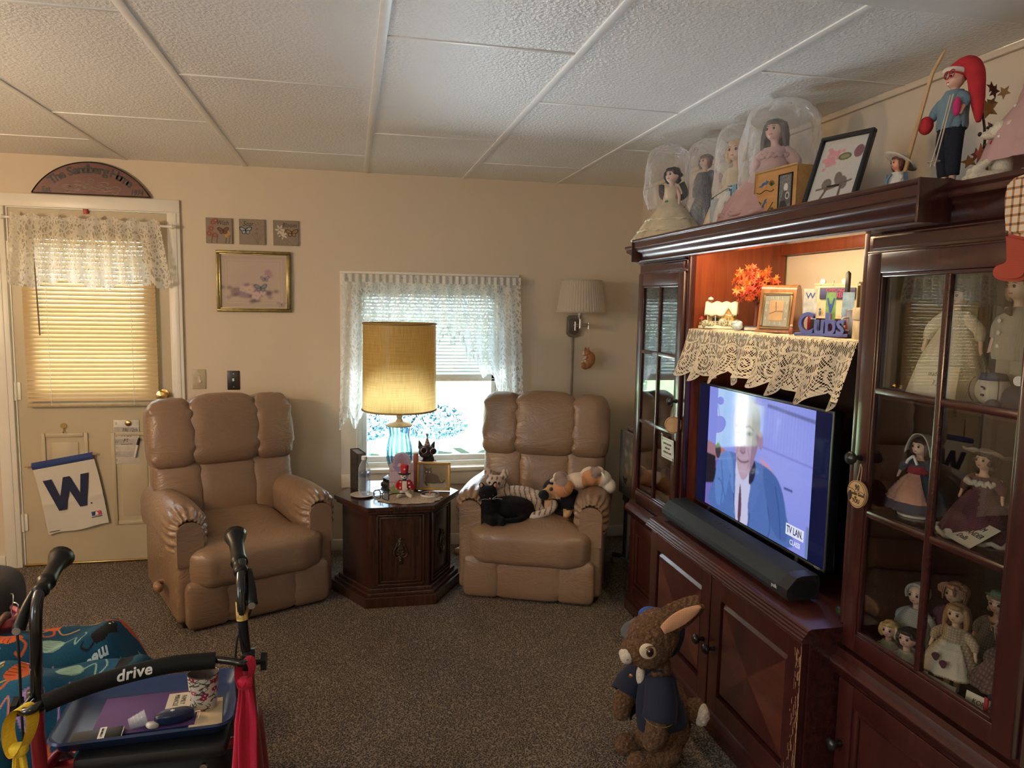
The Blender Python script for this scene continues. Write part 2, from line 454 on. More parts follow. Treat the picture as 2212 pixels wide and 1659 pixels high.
def carpet_mat():
    k = NT('brown_carpet'); c = k.co()
    n1 = k.noise(190, c, 3, .7, .4); v = k.vor(150, c); n3 = k.noise(2.2, c, 3, .6); n4 = k.noise(60, c, 2)
    f = k.math('ADD', k.math('MULTIPLY', n1, .75), k.math('MULTIPLY', v, .3))
    col = k.ramp(f, [(.38, (.020, .014, .010)), (.50, (.115, .083, .059)), (.62, (.40, .315, .235))])
    sw = k.math('ADD', k.math('MULTIPLY', n3, .9), .5)
    col = k.mix(1.0, col, k.ramp(sw, [(.6, (.72, .72, .72)), (1, (1, 1, 1))]), 'MULTIPLY')
    h = k.math('ADD', n1, k.math('ADD', v, k.math('MULTIPLY', n4, .6)))
    return k.done(k.bsdf(col, .97, 0, k.bump(h, 1.0, .014), spec=.08, sheen=.15))
bm = B(); box(bm, (XL-.1, YF-.1, -.06), (XR+.1, .12, 0)); struct('floor', bm, carpet_mat())
# ceiling: textured panels with thin flat battens over the long joints
bm = B(); box(bm, (XL-.1, YF-.1, CEIL), (XR+.1, .12, CEIL+.08))
for x in (-2.41, -1.80, -1.185, -.566, .092, .668, 1.246): box(bm, (x-.014, YF, CEIL-.004), (x+.014, 0, CEIL+.01), .0015, 1)
def seam(x0, x1, y): box(bm, (x0+.014, y-.006, CEIL-.003), (x1-.014, y+.006, CEIL+.01), .001, 1)
xs = (-2.41, -1.80, -1.185, -.566, .092, .668, 1.246, 1.80)
for i in range(7):
    for y in ((-.5, -1.715, -2.93, -4.15) if i in (1, 3, 5) else (-1.03, -2.25, -3.47, -4.69)): seam(xs[i], xs[i+1], y)
M_ceil = ceiling_mat(); M_bat = plain('batten_paint', (.84, .83, .80), .4, var=.03, bump=.05)
struct('ceiling', bm, [M_ceil, M_bat])
bm = B(); box(bm, (XL, -3.05, CEIL-.02), (XR, -2.815, CEIL+.01), .003); struct('trim_1', bm, M_bat)
# back wall with the door and window openings
DX0, DX1, DZ = -1.785, -.962, 1.972; WX0, WX1, WZ0, WZ1 = .035, .915, .50, 1.585
bm = B()
for lo, hi in (((XL-.1, 0, 0), (DX0, .12, CEIL)), ((DX0, 0, DZ), (DX1, .12, CEIL)), ((DX1, 0, 0), (WX0, .12, CEIL)),
               ((WX0, 0, 0), (WX1, .12, WZ0)), ((WX0, 0, WZ1), (WX1, .12, CEIL)), ((WX1, 0, 0), (XR+.1, .12, CEIL))): box(bm, lo, hi)
struct('wall_back', bm, M_wall)
bm = B(); box(bm, (XR, YF-.1, 0), (XR+.1, 0, CEIL)); struct('wall_right', bm, M_wall)
bm = B()
for lo, hi in (((XL-.1, YF, 0), (XL, -5.05, CEIL)), ((XL-.1, -3.55, 0), (XL, 0, CEIL)), ((XL-.1, -5.05, 0), (XL, -3.55, .8)), ((XL-.1, -5.05, 2.0), (XL, -3.55, CEIL))): box(bm, lo, hi)
struct('wall_left', bm, M_wall)
bm = B(); box(bm, (XL-.1, YF-.1, 0), (XR+.1, YF, CEIL)); struct('wall_front', bm, M_wall)
bm = B()
for x0, x1 in ((-.905, 1.80),): box(bm, (x0, -.014, 0), (x1, 0, .068), .003)
box(bm, (XL, -.014, 0), (-1.86, 0, .068), .003)
struct('baseboard_back', bm, M_trim)
bm = B(); box(bm, (XR-.014, YF, 0), (XR, -.014, .068), .003); struct('baseboard_right', bm, M_trim)
bm = B(); box(bm, (XR-.016, YF, CEIL-.022), (XR, 0, CEIL), .003); struct('trim_2', bm, M_wall)

# ------------------------------------------------------------------ door
M_glass = glass('window_glass'); M_brass = plain('brass', (.62, .42, .16), .22, 1, var=.1, bump=.02)
M_steel = plain('brushed_metal', (.55, .53, .50), .3, 1, var=.08, bump=.02)
dr = thing('door_1', None, None, (0, 0, 0)); dr['kind'] = 'structure'
bm = B(); box(bm, (-1.856, -.018, 0), (-1.775, 0, 1.9625), .002); box(bm, (-.97, -.018, 0), (-.913, 0, 1.9625), .002); box(bm, (-1.856, -.018, 1.962), (-.913, 0, 2.03), .004)
box(bm, (-1.785, .0005, 0), (-1.765, .12, 1.957)); box(bm, (-.982, .0005, 0), (-.962, .12, 1.957)); box(bm, (-1.785, .0005, 1.957), (-.962, .12, 1.972))
for x0, x1 in ((-1.845, -1.80), (-.955, -.93)): box(bm, (x0, -.022, .01), (x1, -.016, 1.955), .002)
struct('door_casing', bm, M_trim, dr)
bm = B(); L0, L1, G0, G1, H0, H1 = -1.764, -.983, -1.645, -1.115, .96, 1.80; y0, y1 = .006, .046
for lo, hi in (((L0, y0, .012), (G0, y1, 1.955)), ((G1, y0, .012), (L1, y1, 1.955)), ((G0, y0, .012), (G1, y1, H0)), ((G0, y0, H1), (G1, y1, 1.955))): box(bm, lo, hi)
def panel(x0, x1, z0, z1):    # raised moulding round a sunken field
    for a, b, c, d in ((x0+.0222, x1-.0222, z0, z0+.022), (x0+.0222, x1-.0222, z1-.022, z1), (x0, x0+.022, z0, z1), (x1-.022, x1, z0, z1)): box(bm, (a, -.003, c), (b, y0+.004, d), .004)
    box(bm, (x0+.05, .001, z0+.05), (x1-.05, y0+.004, z1-.05), .004)
panel(-1.66, -1.425, .215, .745); panel(-1.31, -1.075, .215, .745)
struct('door_leaf', bm, M_door, dr)
bm = B(); box(bm, (G0, .022, H0), (G1, .028, H1)); struct('door_pane', bm, M_glass, dr)
bm = B(); lathe(bm, [(.0, 0), (.03, 0), (.03, .006), (.012, .01), (.011, .035), (.026, .045), (.029, .058), (.022, .07), (0, .073)], 24, tf=T((-1.028, .006, .955), (PI/2, 0, 0))); struct('door_knob', bm, M_brass, dr)
for z in (1.73, .98, .25):
    bm = B(); cyl(bm, (-1.7675, -.004, z-.05), (-1.7675, -.004, z+.05), .008); box(bm, (-1.785, -.002, z-.048), (-1.745, .006, z+.048), .001); struct('door_hinge', bm, M_trim, dr)
bm = B(); box(bm, (-1.77, -.01, 0), (-.975, .05, .012), .003); struct('door_threshold', bm, M_brass, dr)

# ------------------------------------------------------------------ blinds and lace
def blind_mat(name, color, tr):
    k = NT(name); d = k.bsdf(color, .4); t = k.node('BsdfTranslucent'); t.inputs[0].default_value = (*color, 1)
    mx = k.node('MixShader'); mx.inputs[0].default_value = tr; k.t.links.new(d, mx.inputs[1]); k.t.links.new(t.outputs[0], mx.inputs[2])
    return k.done(mx.outputs[0])
def blind(name, label, x0, x1, z0, z1, y, m, mrail, pitch, wd, tilt, wandx, cordx):
    b = thing(name, label, 'blind', ((x0+x1)/2, y, z1)); h = (x1-x0)/2; H = z1-z0
    bm = B(); n = int((H-.04)/pitch)
    for i in range(n):
        z = -.03-i*pitch-random.uniform(0, .0012); a = tilt+random.uniform(-.05, .05); sg = random.uniform(-.0015, .0015)
        def f(u, v, z=z, a=a, sg=sg):
            w_ = (v-.5)*wd; cv = .0022*(1-(2*v-1)**2); return ((u-.5)*2*h, w_*math.cos(a)-cv*math.sin(a), z+w_*math.sin(a)+cv*math.cos(a)+sg*(u-.5))
        surf(bm, f, 1, 4)
    obj('slats', bm, m, b)
    bm = B(); box(bm, (-h, -.012, -.024), (h, .012, 0), .002); obj('headrail', bm, mrail, b)
    bm = B(); box(bm, (-h, -.012, -H), (h, .012, -H+.018), .004); obj('bottom_rail', bm, mrail, b)
    for cx in cordx:
        bm = B(); tube(bm, [(cx-(x0+x1)/2, -wd*.45, -.02), (cx-(x0+x1)/2, -wd*.45, -H+.01)], .0011, 6, 0); obj('ladder_cord', bm, M_trim, b)
    if wandx is not None:
        wx = wandx-(x0+x1)/2; bm = B(); tube(bm, [(wx, -.02, -.02), (wx+.006, -.026, -.24), (wx+.012, -.024, -.55)], .004, 8, 4); obj('tilt_wand', bm, plain('smoke_plastic', (.18, .13, .08), .3), b)
    return b
M_tanslat = blind_mat('tan_slat', (.54, .40, .22), .045); M_whtslat = blind_mat('white_slat', (.62, .64, .62), .02)
blind('mini_blind', 'tan mini blind lowered over the door glass behind a lace valance', -1.705, -1.048, .895, 1.835, -.022, M_tanslat, plain('tan_rail', (.42, .33, .20), .4), .0228, .0255, 1.06, -1.633, (-1.585, -1.172))
blind('mini_blind', 'white mini blind half raised in the window behind the lace curtain', .072, .905, 1.015, 1.583, .062, M_whtslat, plain('white_rail', (.70, .68, .58), .4), .0205, .025, .85, None, (.30, .62, .83))

def lace_window(name, hole=.34, motif=.9, scale=26, tint=(.9, .9, .88)):
    """sheer lace: an open net with denser scrolling flowers"""
    k = NT(name); uv = k.co('UV')
    d = k.noise(9, uv, 2, .5, 0, 1); v = k.vor(scale, k.mix(.06, uv, d), 'DISTANCE_TO_EDGE')
    curl = k.wave(scale*.35, uv, 'X', 9, 1.5, 1.6); n1 = k.noise(scale*.45, uv, 1)
    band = k.math('MULTIPLY', k.math('LESS_THAN', v, .13), 1.0)
    mo = k.math('MULTIPLY', k.math('GREATER_THAN', curl, .74), k.math('GREATER_THAN', n1, .42))
    net = k.vor(420, uv, rand=0); netm = k.math('GREATER_THAN', net, .40)
    f = k.math('MAXIMUM', k.math('MAXIMUM', band, mo), k.math('MULTIPLY', netm, .15))
    al = k.math('ADD', hole, k.math('MULTIPLY', f, motif-hole))
    df = k.bsdf(tint, .9, 0, None, spec=.1); tr = k.node('BsdfTranslucent'); tr.inputs[0].default_value = (*tint, 1)
    mx = k.node('MixShader'); mx.inputs[0].default_value = .45; k.t.links.new(df, mx.inputs[1]); k.t.links.new(tr.outputs[0], mx.inputs[2])
    tp = k.node('BsdfTransparent'); m2 = k.node('MixShader'); k.t.links.new(al, m2.inputs[0]); k.t.links.new(tp.outputs[0], m2.inputs[1]); k.t.links.new(mx.outputs[0], m2.inputs[2])
    return k.done(m2.outputs[0])
M_lace = lace_window('sheer_lace', .20, .88, 30, (.82, .83, .81)); M_lace2 = lace_window('door_lace', .32, .97, 36, (.90, .87, .79))
# door valance on its rod
cv = thing('lace_valance', 'white lace valance with scalloped hem gathered over the door blind', 'curtain', (-1.365, -.05, 1.885))
def fv(u, v):
    xt = -.36+.72*u; xb = -.39+.80*u; z1 = .045-.02*abs(math.sin(u*23))-.012*u; hem = -.305-.035*abs(math.sin(PI*u*9))**.6-(.02 if .08 < u < .92 else 0)*math.sin(u*14)
    z = z1+(hem-z1)*v; x = xt+(xb-xt)*v
    y = -.004-.022*math.sin(u*2*PI*10+math.sin(u*9)*1.3)*(.25+.75*v)*(.6 if abs(z) < .02 else 1)-.012
    return (x, y, z)
bm = B(); surf(bm, fv, 260, 26, uv=(1.15, .40)); obj('lace', bm, M_lace2, cv, 180)
rd = thing('curtain_rod', 'white curtain rod with pointed ends across the top of the door', 'curtain rod', (-1.365, -.05, 1.885))
bm = B(); tube(bm, [(-.39, -.004, .016), (.41, -.004, -.004)], .007, 10, 0); obj('rod', bm, M_trim, rd)
for s in (-1, 1):
    zz = .016 if s < 0 else -.004
    bm = B(); x = -.39 if s < 0 else .41; tube(bm, [(x, -.004, zz), (x+s*.012, -.004, zz), (x+s*.03, -.004, zz)], [.007, .013, .003], 12, 3); obj('finial', bm, M_trim, rd)
bm = B(); box(bm, (-1.397, -.012, 1.937), (-1.373, .004, 1.968), .004); tag(obj('plastic_clip', bm, plain('red_plastic', (.36, .02, .02), .4)), 'small red plastic clip at the top edge of the door', 'clip')

# ------------------------------------------------------------------ window
wn = thing('window_1', None, None); wn['kind'] = 'structure'
bm = B()
box(bm, (-.058, -.02, .4705), (WX0, 0, WZ1-.0005), .002); box(bm, (WX1, -.02, .4705), (1.0, 0, WZ1-.0005), .002); box(bm, (-.058, -.02, WZ1), (1.0, 0, 1.656), .002); box(bm, (-.058, -.02, .388), (1.0, 0, .47), .002)
box(bm, (-.058, -.026, 1.6565), (1.005, 0, 1.672), .003)
struct('window_casing', bm, M_trim, wn)
bm = B(); box(bm, (WX0-.03, -.04, .47), (WX1+.03, .03, .497), .006); struct('window_sill', bm, M_trim, wn)
M_vinyl = plain('sash_vinyl', (.70, .72, .70), .35, var=.03, bump=.02)
bm = B()
box(bm, (WX0, .02, .497), (WX0+.03, .12, WZ1)); box(bm, (WX1-.03, .02, .497), (WX1, .12, WZ1)); box(bm, (WX0, .02, .497), (WX1, .12, .525)); box(bm, (WX0, .02, WZ1-.02), (WX1, .12, WZ1))
struct('window_frame', bm, M_vinyl, wn)
for nm, z0, z1, yy in (('lower_sash', .525, 1.06, .05), ('upper_sash', 1.03, 1.565, .085)):
    bm = B(); a, b = WX0+.03, WX1-.03
    for lo, hi in (((a, yy, z0), (a+.03, yy+.03, z1)), ((b-.03, yy, z0), (b, yy+.03, z1)), ((a, yy, z0), (b, yy+.03, z0+.032)), ((a, yy, z1-.03), (b, yy+.03, z1))): box(bm, lo, hi, .003)
    s_ = struct(nm, bm, M_vinyl, wn); bm = B(); box(bm, (a+.03, yy+.012, z0+.032), (b-.03, yy+.016, z1-.03)); struct('pane', bm, M_glass, s_)
# window lace: one swagged pair on a hidden rod
lc = thing('lace_curtain', 'white swagged lace curtain gathered across the window top and down both sides', 'curtain', (.475, -.045, 1.645))
def edge(x):      # hem height below the rod
    a = abs(x-.07)/.50; return -.30-.52*min(1, a)**1.15-.03*math.sin(x*70)-.014*math.sin(x*31)
def fc(u, v):
    x = -.515+1.045*u; fold = math.sin(u*2*PI*13+1.7*math.sin(u*7))
    z = edge(x)*v+.006*math.sin(u*150)*(1-v); sp = 1+.05*v
    return (x*sp, -.012-.016*fold*(.35+.65*v)-.02*v, z)
bm = B(); surf(bm, fc, 300, 44, uv=(1.5, .9)); obj('lace', bm, M_lace, lc, 180)
bm = B(); surf(bm, lambda u, v: (-.515+1.045*u, -.02-.008*math.sin(u*170), .008-.045*v), 320, 3, uv=(1.5, .06)); obj('gathered_heading', bm, fabric('heading_cloth', (.80, .80, .76), 500, translucent=.3), lc, 180)
def ruffle(u, v):
    x = -.515+1.045*u; sp = 1.05
    return (x*sp, -.035-.016*math.sin(u*2*PI*46)-.008*math.sin(u*97), edge(x)+.01-.06*v+.008*math.sin(u*2*PI*23))
bm = B(); surf(bm, ruffle, 420, 4, uv=(2, .07)); obj('ruffle', bm, M_lace, lc, 180)

# ------------------------------------------------------------------ outdoors, seen through the panes
def lawn_mat():
    k = NT('lawn_grass'); c = k.co(); n = k.noise(.7, c, 4, .7); n2 = k.noise(30, c, 3)
    return k.done(k.bsdf(k.ramp(k.math('ADD', k.math('MULTIPLY', n, .7), k.math('MULTIPLY', n2, .3)), [(.3, (.010, .034, .008)), (.7, (.026, .060, .016))]), .9, 0, k.bump(n2, .6, .05)))
bm = B(); box(bm, (-60, .12, -.7), (60, 120, -.5)); struct('ground', bm, lawn_mat())
bm = B(); box(bm, (-7, .14, -.5), (7, 4.4, -.47)); tag(obj('patio', bm, plain('pale_concrete', (.70, .75, .80), .8, scale=4)), 'pale concrete patio outside the window', 'patio')
M_post = plain('porch_paint', (.62, .66, .70), .5)
for i, x in enumerate((-2.0, -.55, 1.75)):
    bm = B(); box(bm, (x-.06, 3.95, -.47), (x+.06, 4.07, 2.5), .006); box(bm, (x-.08, 3.93, -.47), (x+.08, 4.09, -.3), .006)
    tag(obj('porch_post', bm, M_post), ('pale porch post outside, left of the door', 'pale porch post outside between the door and the window', 'pale porch post outside, right of the window')[i], 'post', 'porch posts')
def leafy(name, label, c, r, n, leaf, col, col2, flowers=None, trunk=None):
    t = thing(name, label, 'shrub', c); bm = B(); rnd = random.Random(sum(map(ord, label)))
    def put(bm, k, s, out=1):
        for _ in range(k):
            th, ph = rnd.uniform(0, 2*PI), math.acos(rnd.uniform(-1, 1)); q = rnd.uniform(.55, 1)**.5*out
            p = Vector((r[0]*math.sin(ph)*math.cos(th), r[1]*math.sin(ph)*math.sin(th), r[2]*math.cos(ph)))*q
            e = Euler((rnd.uniform(0, 6), rnd.uniform(0, 6), rnd.uniform(0, 6))).to_matrix(); q = s*rnd.uniform(.6, 1.2)
            vs = [bm.verts.new(p+e @ Vector(v)*q) for v in ((0, -1, 0), (.45, 0, .15), (0, 1, 0), (-.45, 0, .15))]; bm.faces.new(vs)
    put(bm, n, leaf)
    k = NT(label[:20]); mm = k.done(k.bsdf(k.ramp(k.noise(9), [(.35, col), (.65, col2)]), .7))
    obj('foliage', bm, mm, t, 0)
    if flowers: bm = B(); put(bm, flowers[0], leaf*.8, 1.02); obj('blossom', bm, plain(label[:16]+'_petal', flowers[1], .7), t, 0)
    if trunk: bm = B(); tube(bm, [(0, 0, -trunk), (.01, 0, -trunk*.5), (0, 0, .1)], [.07, .06, .05], 8, 2); obj('trunk', bm, plain('bark_out', (.10, .14, .18), .8), t)
    return t
BL1, BL2 = (.006, .030, .046), (.012, .046, .062); PK = (.42, .22, .42)
leafy('garden_shrub', 'bluish garden shrub outside, seen left of the lamp body', (.17, 4.8, -.02), (.32, .3, .2), 1300, .05, BL1, BL2, (160, PK), .47)
leafy('garden_shrub', 'widest bluish garden shrub outside, seen between the lamp and the right recliner', (1.02, 4.8, -.01), (.45, .35, .2), 1900, .05, BL1, BL2, (200, PK), .48)
leafy('garden_shrub', 'bluish garden shrub outside, half behind the right recliner', (2.02, 4.9, -.02), (.3, .3, .2), 1300, .05, BL1, BL2, (160, PK), .47)
leafy('hanging_basket', 'hanging basket of pink flowers on a porch post outside', (-.42, 3.90, .62), (.20, .20, .15), 420, .04, (.02, .08, .02), (.05, .18, .04), (300, (.62, .03, .16)))
# ------------------------------------------------------------------ recliners
def leather_mat():
    k = NT('tan_leather'); c = k.co(); n1 = k.noise(7, k.co('Object', (1, 1, 2.2)), 3, .6, 1.6); n2 = k.noise(260, c, 2); n3 = k.noise(2.5, c, 2)
    wr = k.math('ABSOLUTE', k.math('SUBTRACT', n1, .5))
    h = k.math('ADD', k.math('MULTIPLY', k.math('MINIMUM', k.math('MULTIPLY', wr, 5), .5), 1.0), k.math('MULTIPLY', n2, .10))
    col = k.ramp(n3, [(.3, (.215, .135, .085)), (.7, (.270, .175, .112))])
    return k.done(k.bsdf(col, k.ramp(n3, [(.3, (.29,)*3), (.7, (.36,)*3)]), 0, k.bump(h, .20, .010), spec=.55))
M_leather = leather_mat(); M_black = plain('black_plastic', (.012, .012, .013), .4, var=.1, bump=.05)
M_handle = plain('lever_wood', (.30, .17, .09), .35)
def ss(a, b, x): t = min(1, max(0, (x-a)/(b-a))); return t*t*(3-2*t)
def pleat(p, s, amp, n, ends=True):
    """gathers that run in from the seams of a cushion section"""
    ex = max(0, abs(p.x)/s[0]-.62)/.38; ez = max(0, abs(p.z)/s[2]-.72)/.28
    d = amp*ex*math.sin(p.z/s[2]*n+p.x*9)+amp*.35*ez*math.sin(p.x/s[0]*n*1.1)
    return d
def section(bm, c, s, e=.42, rot=(0, 0, 0), amp=.005, n=13, bulge=.0, tf=None, e2=.24):
    ph = random.uniform(0, 9)
    def fn(p):
        d = pleat(p, s, amp, n+ph*.2)
        k = 1+d/max(s[1], .03)
        return (p.x, p.y*k+(-bulge*(1-(p.x/s[0])**2)*(1-(p.z/s[2])**2) if p.y < 0 else 0), p.z+d*.4)
    puff(bm, c, s, e, e2, rot, 44, 28, 0, fn, tf)
def recliner(label, loc, rz):
    t = thing('recliner_chair', label, 'recliner', loc, rz, 'tan leather recliners')
    bm = B(); box(bm, (-.34, -.36, 0), (.34, .33, .06), .01); obj('base', bm, M_black, t)  # black base also stands in for the shade under the chair
    bm = B(); box(bm, (-.33, -.3, .06), (.33, .30, .30), .02); box(bm, (-.30, .22, .1), (.30, .33, .70), .04); obj('body_shell', bm, M_leather, t)
    for sg in (-1, 1):
        cx = sg*.305
        bm = B(); box(bm, (cx-.062, -.395, .035), (cx+.062, .30, .455), .028, seg=4)
        arch = [(cx-.056, .30)]+[(cx-.056*math.cos(a), .455+.045*math.sin(a)) for a in np.linspace(0, PI, 13)]+[(cx+.056, .30)]
        prism(bm, arch, .04, off=-.398); a_ = obj('arm', bm, M_leather, t)
        bm = B()
        def fa(u, v):
            y = .27-.69*v; fr = ss(.80, 1.0, v)
            q = u*2-1; R = .086-.005*math.sin(v*7); z0 = .462+.020*math.sin(v*PI*.9)
            L = .11; tot = 2*L+PI*R; s_ = u*tot
            pl = (.0055*math.sin(u*2*PI*13+.7*math.sin(u*30)))*ss(.72, .93, v)*(1-.3*ss(.97, 1, v))
            R2 = R+pl-.030*(fr**3); ex = 0
            if s_ < L: x, z = -R2, z0-(L-s_)
            elif s_ > tot-L: x, z = R2, z0-(s_-(tot-L))
            else: a = (s_-L)/R; x, z = -R2*math.cos(a), z0+R2*.92*math.sin(a)
            tuck = ss(.0, .10, u)*ss(.0, .10, 1-u); x *= .93+.07*tuck
            yy = y+.028*(fr**4)
            return (cx+x, yy, z)
        surf(bm, fa, 90, 48)
        # gathered front face folding in to the panel
        def ff(u, v):
            p = Vector(fa(u, 1.0)); R = .086; q = Vector((cx, -.40, .46)); dx, dz = p.x-cx, p.z-.462
            k = 1-.17*v
            if dz < 0: return (cx+dx*(1-.2*v), p.y+.010*v*v, p.z)
            return (cx+dx*(1-.2*v), p.y+.010*v*v, .462+dz*(1-.2*v))
        surf(bm, ff, 90, 4); bmesh.ops.remove_doubles(bm, verts=bm.verts, dist=.0004)
        obj('arm_pad', bm, M_leather, a_, 180)
    # T-shaped seat cushion with an overhanging front
    bm = B(); s = (.332, .415, .112)
    def fs(p):
        w = .70+.30*ss(-.20, -.29, p.y); z = p.z+.016*(1-(p.x/.33)**2)*(1-(p.y/.4)**2) if p.z > 0 else p.z
        fr = ss(-.26, -.40, p.y); z -= .0*fr
        z += .004*math.sin(p.x*46+2*math.sin(p.y*11))*fr*(1-abs(p.x)/.36)
        y = p.y+.0035*math.sin(p.x*60)*fr; ex = max(0, abs(p.x)/.332-.75)/.25
        return (p.x*w, y+.006*ex*fr*math.sin(p.z*95), z)
    puff(bm, (0, -.055, .290), s, .42, .34, (.03, 0, 0), 84, 34, 0, fs); obj('seat', bm, M_leather, t, 180)
    bm = B()
    for x, hw in ((-.240, .095), (0, .176), (.240, .095)): section(bm, (x, -.378, .118), (hw, .055, .112), .36, (0, 0, 0), .004, 9, .012)
    obj('footrest', bm, M_leather, t, 180)
    # back: tilted, three sections below and three overhanging ones above
    tf = T((0, .165, .36), (-.20, 0, 0))
    bm = B()
    for x, hw, d in ((-.226, .118, .112), (0, .160, .120), (.226, .118, .112)): section(bm, (x, .02, .14), (hw, d, .21), .42, (0, 0, .10*(-1 if x < 0 else 1 if x > 0 else 0)), .010, 11, .025, tf)
    obj('back_cushion', bm, M_leather, t, 180)
    bm = B()
    def head(c, s, rz, amp):
        ph = random.uniform(0, 9)
        def fn(p):
            d = pleat(p, s, amp, 13); zt = p.z
            if p.z > 0: zt = p.z*(1-.10*(p.x/s[0])**2)
            return (p.x, p.y*(1+d/.1)-.02*(1-(p.x/s[0])**2)*(1 if p.y < 0 else 0), zt+d*.5)
        puff(bm, c, s, .46, .24, (0, 0, rz), 56, 32, 0, fn, tf)
    head((0, 0, .452), (.190, .138, .190), 0, .006); head((-.246, .006, .446), (.114, .134, .184), -.10, .012); head((.246, .006, .446), (.114, .134, .184), .10, .012)
    obj('head_cushion', bm, M_leather, t, 180)
    return t
rl = recliner('tan leather recliner standing in front of the door, angled right', (-.587, -.524, 0), math.radians(24))
bm = B(); tube(bm, [(-.36, -.10, .15), (-.395, -.12, .15), (-.41, -.19, .165), (-.41, -.24, .17)], [.014, .014, .017, .02], 10, 5)
obj('recline_lever', bm, M_handle, rl, 180)
rr = recliner('tan leather recliner in the window corner holding four plush animals', (1.022, -.570, 0), math.radians(-22))
bm = B(); tube(bm, [(-.36, -.10, .15), (-.395, -.12, .15), (-.41, -.19, .165), (-.41, -.24, .17)], [.014, .014, .017, .02], 10, 5)
obj('recline_lever', bm, M_handle, rr, 180)
# walking stick propped behind the left recliner
t = thing('walking_cane', 'black cane with a white band propped behind the left recliner', 'cane', (-.375, -.075, 0))
bm = B(); tube(bm, [(.02, 0, 0), (0, .01, .40), (-.012, .02, .60)], .010, 10, 2); obj('shaft', bm, M_black, t)
bm = B(); tube(bm, [(-.0145, .022, .64), (-.0165, .025, .755)], [.015, .011], 12, 0); obj('grip', bm, M_black, t)
bm = B(); tube(bm, [(-.012, .02, .60), (-.0145, .022, .64)], .0115, 12, 0); obj('band', bm, M_trim, t)

# ------------------------------------------------------------------ plush animals on the right recliner
def eyes(parent, pts, r, m=None):
    for p in pts: bm = B(); ball(bm, p, (r,)*3, u=12, v=8); obj('eye', bm, m or MATS['black_plastic'], parent, 180)
def whisk(parent, pts, m):
    bm = B()
    for a, b in pts: tube(bm, [a, ((a[0]+b[0])/2, (a[1]+b[1])/2, (a[2]+b[2])/2+.004), b], .0006, 5, 3)
    obj('whiskers', bm, m, parent)
SEAT = .378
# black cat, lying, head turned to the viewer
t = thing('plush_cat', 'black plush cat lying on the right recliner seat', 'plush toy', (.705, -.80, SEAT+.012), math.radians(-8))
me = blob([('b', (.10, .03, .055), (.125, .075, .058)), ('b', (-.015, 0, .065), (.062, .062, .075)), ('b', (-.02, -.01, .135), (.05, .047, .046)), ('b', (.18, .02, .03), (.055, .05, .03)),
           ('t', [(-.03, -.05, .02), (.0, -.09, .015)], .024), ('t', [(.02, -.05, .02), (.05, -.09, .015)], .024), ('b', (-.005, -.05, .122), (.02, .015, .015)),
           ('t', [(.20, .03, .02), (.15, -.05, .015), (.08, -.075, .013)], [.018, .016, .012]), ('b', (-.052, 0, .175), (.014, .01, .024), (0, -.3, 0)), ('b', (.014, 0, .18), (.014, .01, .024), (0, .3, 0))], .006)
obj('body', me, plush('black_fur', (.006, .006, .008)), t, 180); eyes(t, [(-.040, -.049, .14), (.004, -.052, .14)], .005, plain('dark_glass', (.03, .03, .02), .1))
bm = B(); ball(bm, (-.012, -.066, .127), (.005, .004, .004)); obj('nose', bm, plain('pink_nose', (.55, .25, .22), .5), t)
for x, r in ((-.053, -.3), (.015, .3)): bm = B(); ball(bm, (x, -.008, .178), (.008, .004, .015), (0, r, 0)); obj('inner_ear', bm, plain('tan_felt', (.42, .26, .17), .9), t)
whisk(t, [((.0, -.064, .125), (.045, -.07, .15)), ((0, -.064, .122), (.05, -.07, .125)), ((-.02, -.064, .122), (-.06, -.07, .12))], M_trim)
# white striped cat behind it
def tiger(co):
    x, y, z = co.T; s = np.sin(x*235+np.sin(z*60)*1.6+y*25)-.25; n = np.sin(x*37+z*51)*np.sin(y*44)
    c = np.tile(np.array((.50, .40, .33)), (len(co), 1)); head = x < .03
    m = (s > .45) & (~head) & (z > .02); m |= head & (np.sin(x*230)*np.sin(z*120+1) > .55) & (z > .14)
    c[m] = (.13, .085, .065); c[(z < .03) | (head & (z < .12) & (x < 0))] = (.62, .56, .50); return c
t = thing('plush_cat', 'white plush cat with dark tiger stripes lying behind the black one', 'plush toy', (.775, -.655, SEAT+.012), math.radians(-20))
me = blob([('b', (.10, .02, .07), (.13, .07, .068)), ('b', (.0, .0, .09), (.06, .055, .09)), ('b', (-.02, -.02, .155), (.052, .05, .045)), ('b', (-.03, -.06, .14), (.024, .022, .02)), ('b', (.19, .01, .06), (.068, .07, .062)),
           ('t', [(.22, -.04, .025), (.14, -.10, .02)], [.034, .024]), ('t', [(.0, -.04, .02), (-.01, -.10, .015)], .024), ('t', [(.25, .02, .05), (.30, -.05, .07), (.28, -.10, .045), (.21, -.125, .024), (.185, -.125, .022)], [.018, .019, .02, .021, .02]),
           ('b', (-.062, 0, .205), (.024, .011, .030), (0, -.45, 0)), ('b', (.028, 0, .205), (.024, .011, .030), (0, .45, 0))], .0055)
obj('body', recolor(me, tiger), vcol('tiger_fur', .95, sheen=.05, bump=.5, scale=160), t, 180)
bm = B(); ball(bm, (-.035, -.082, .146), (.008, .005, .006)); obj('nose', bm, plain('brown_nose', (.08, .04, .03), .4), t); eyes(t, [(-.045, -.062, .168), (.006, -.065, .168)], .006)
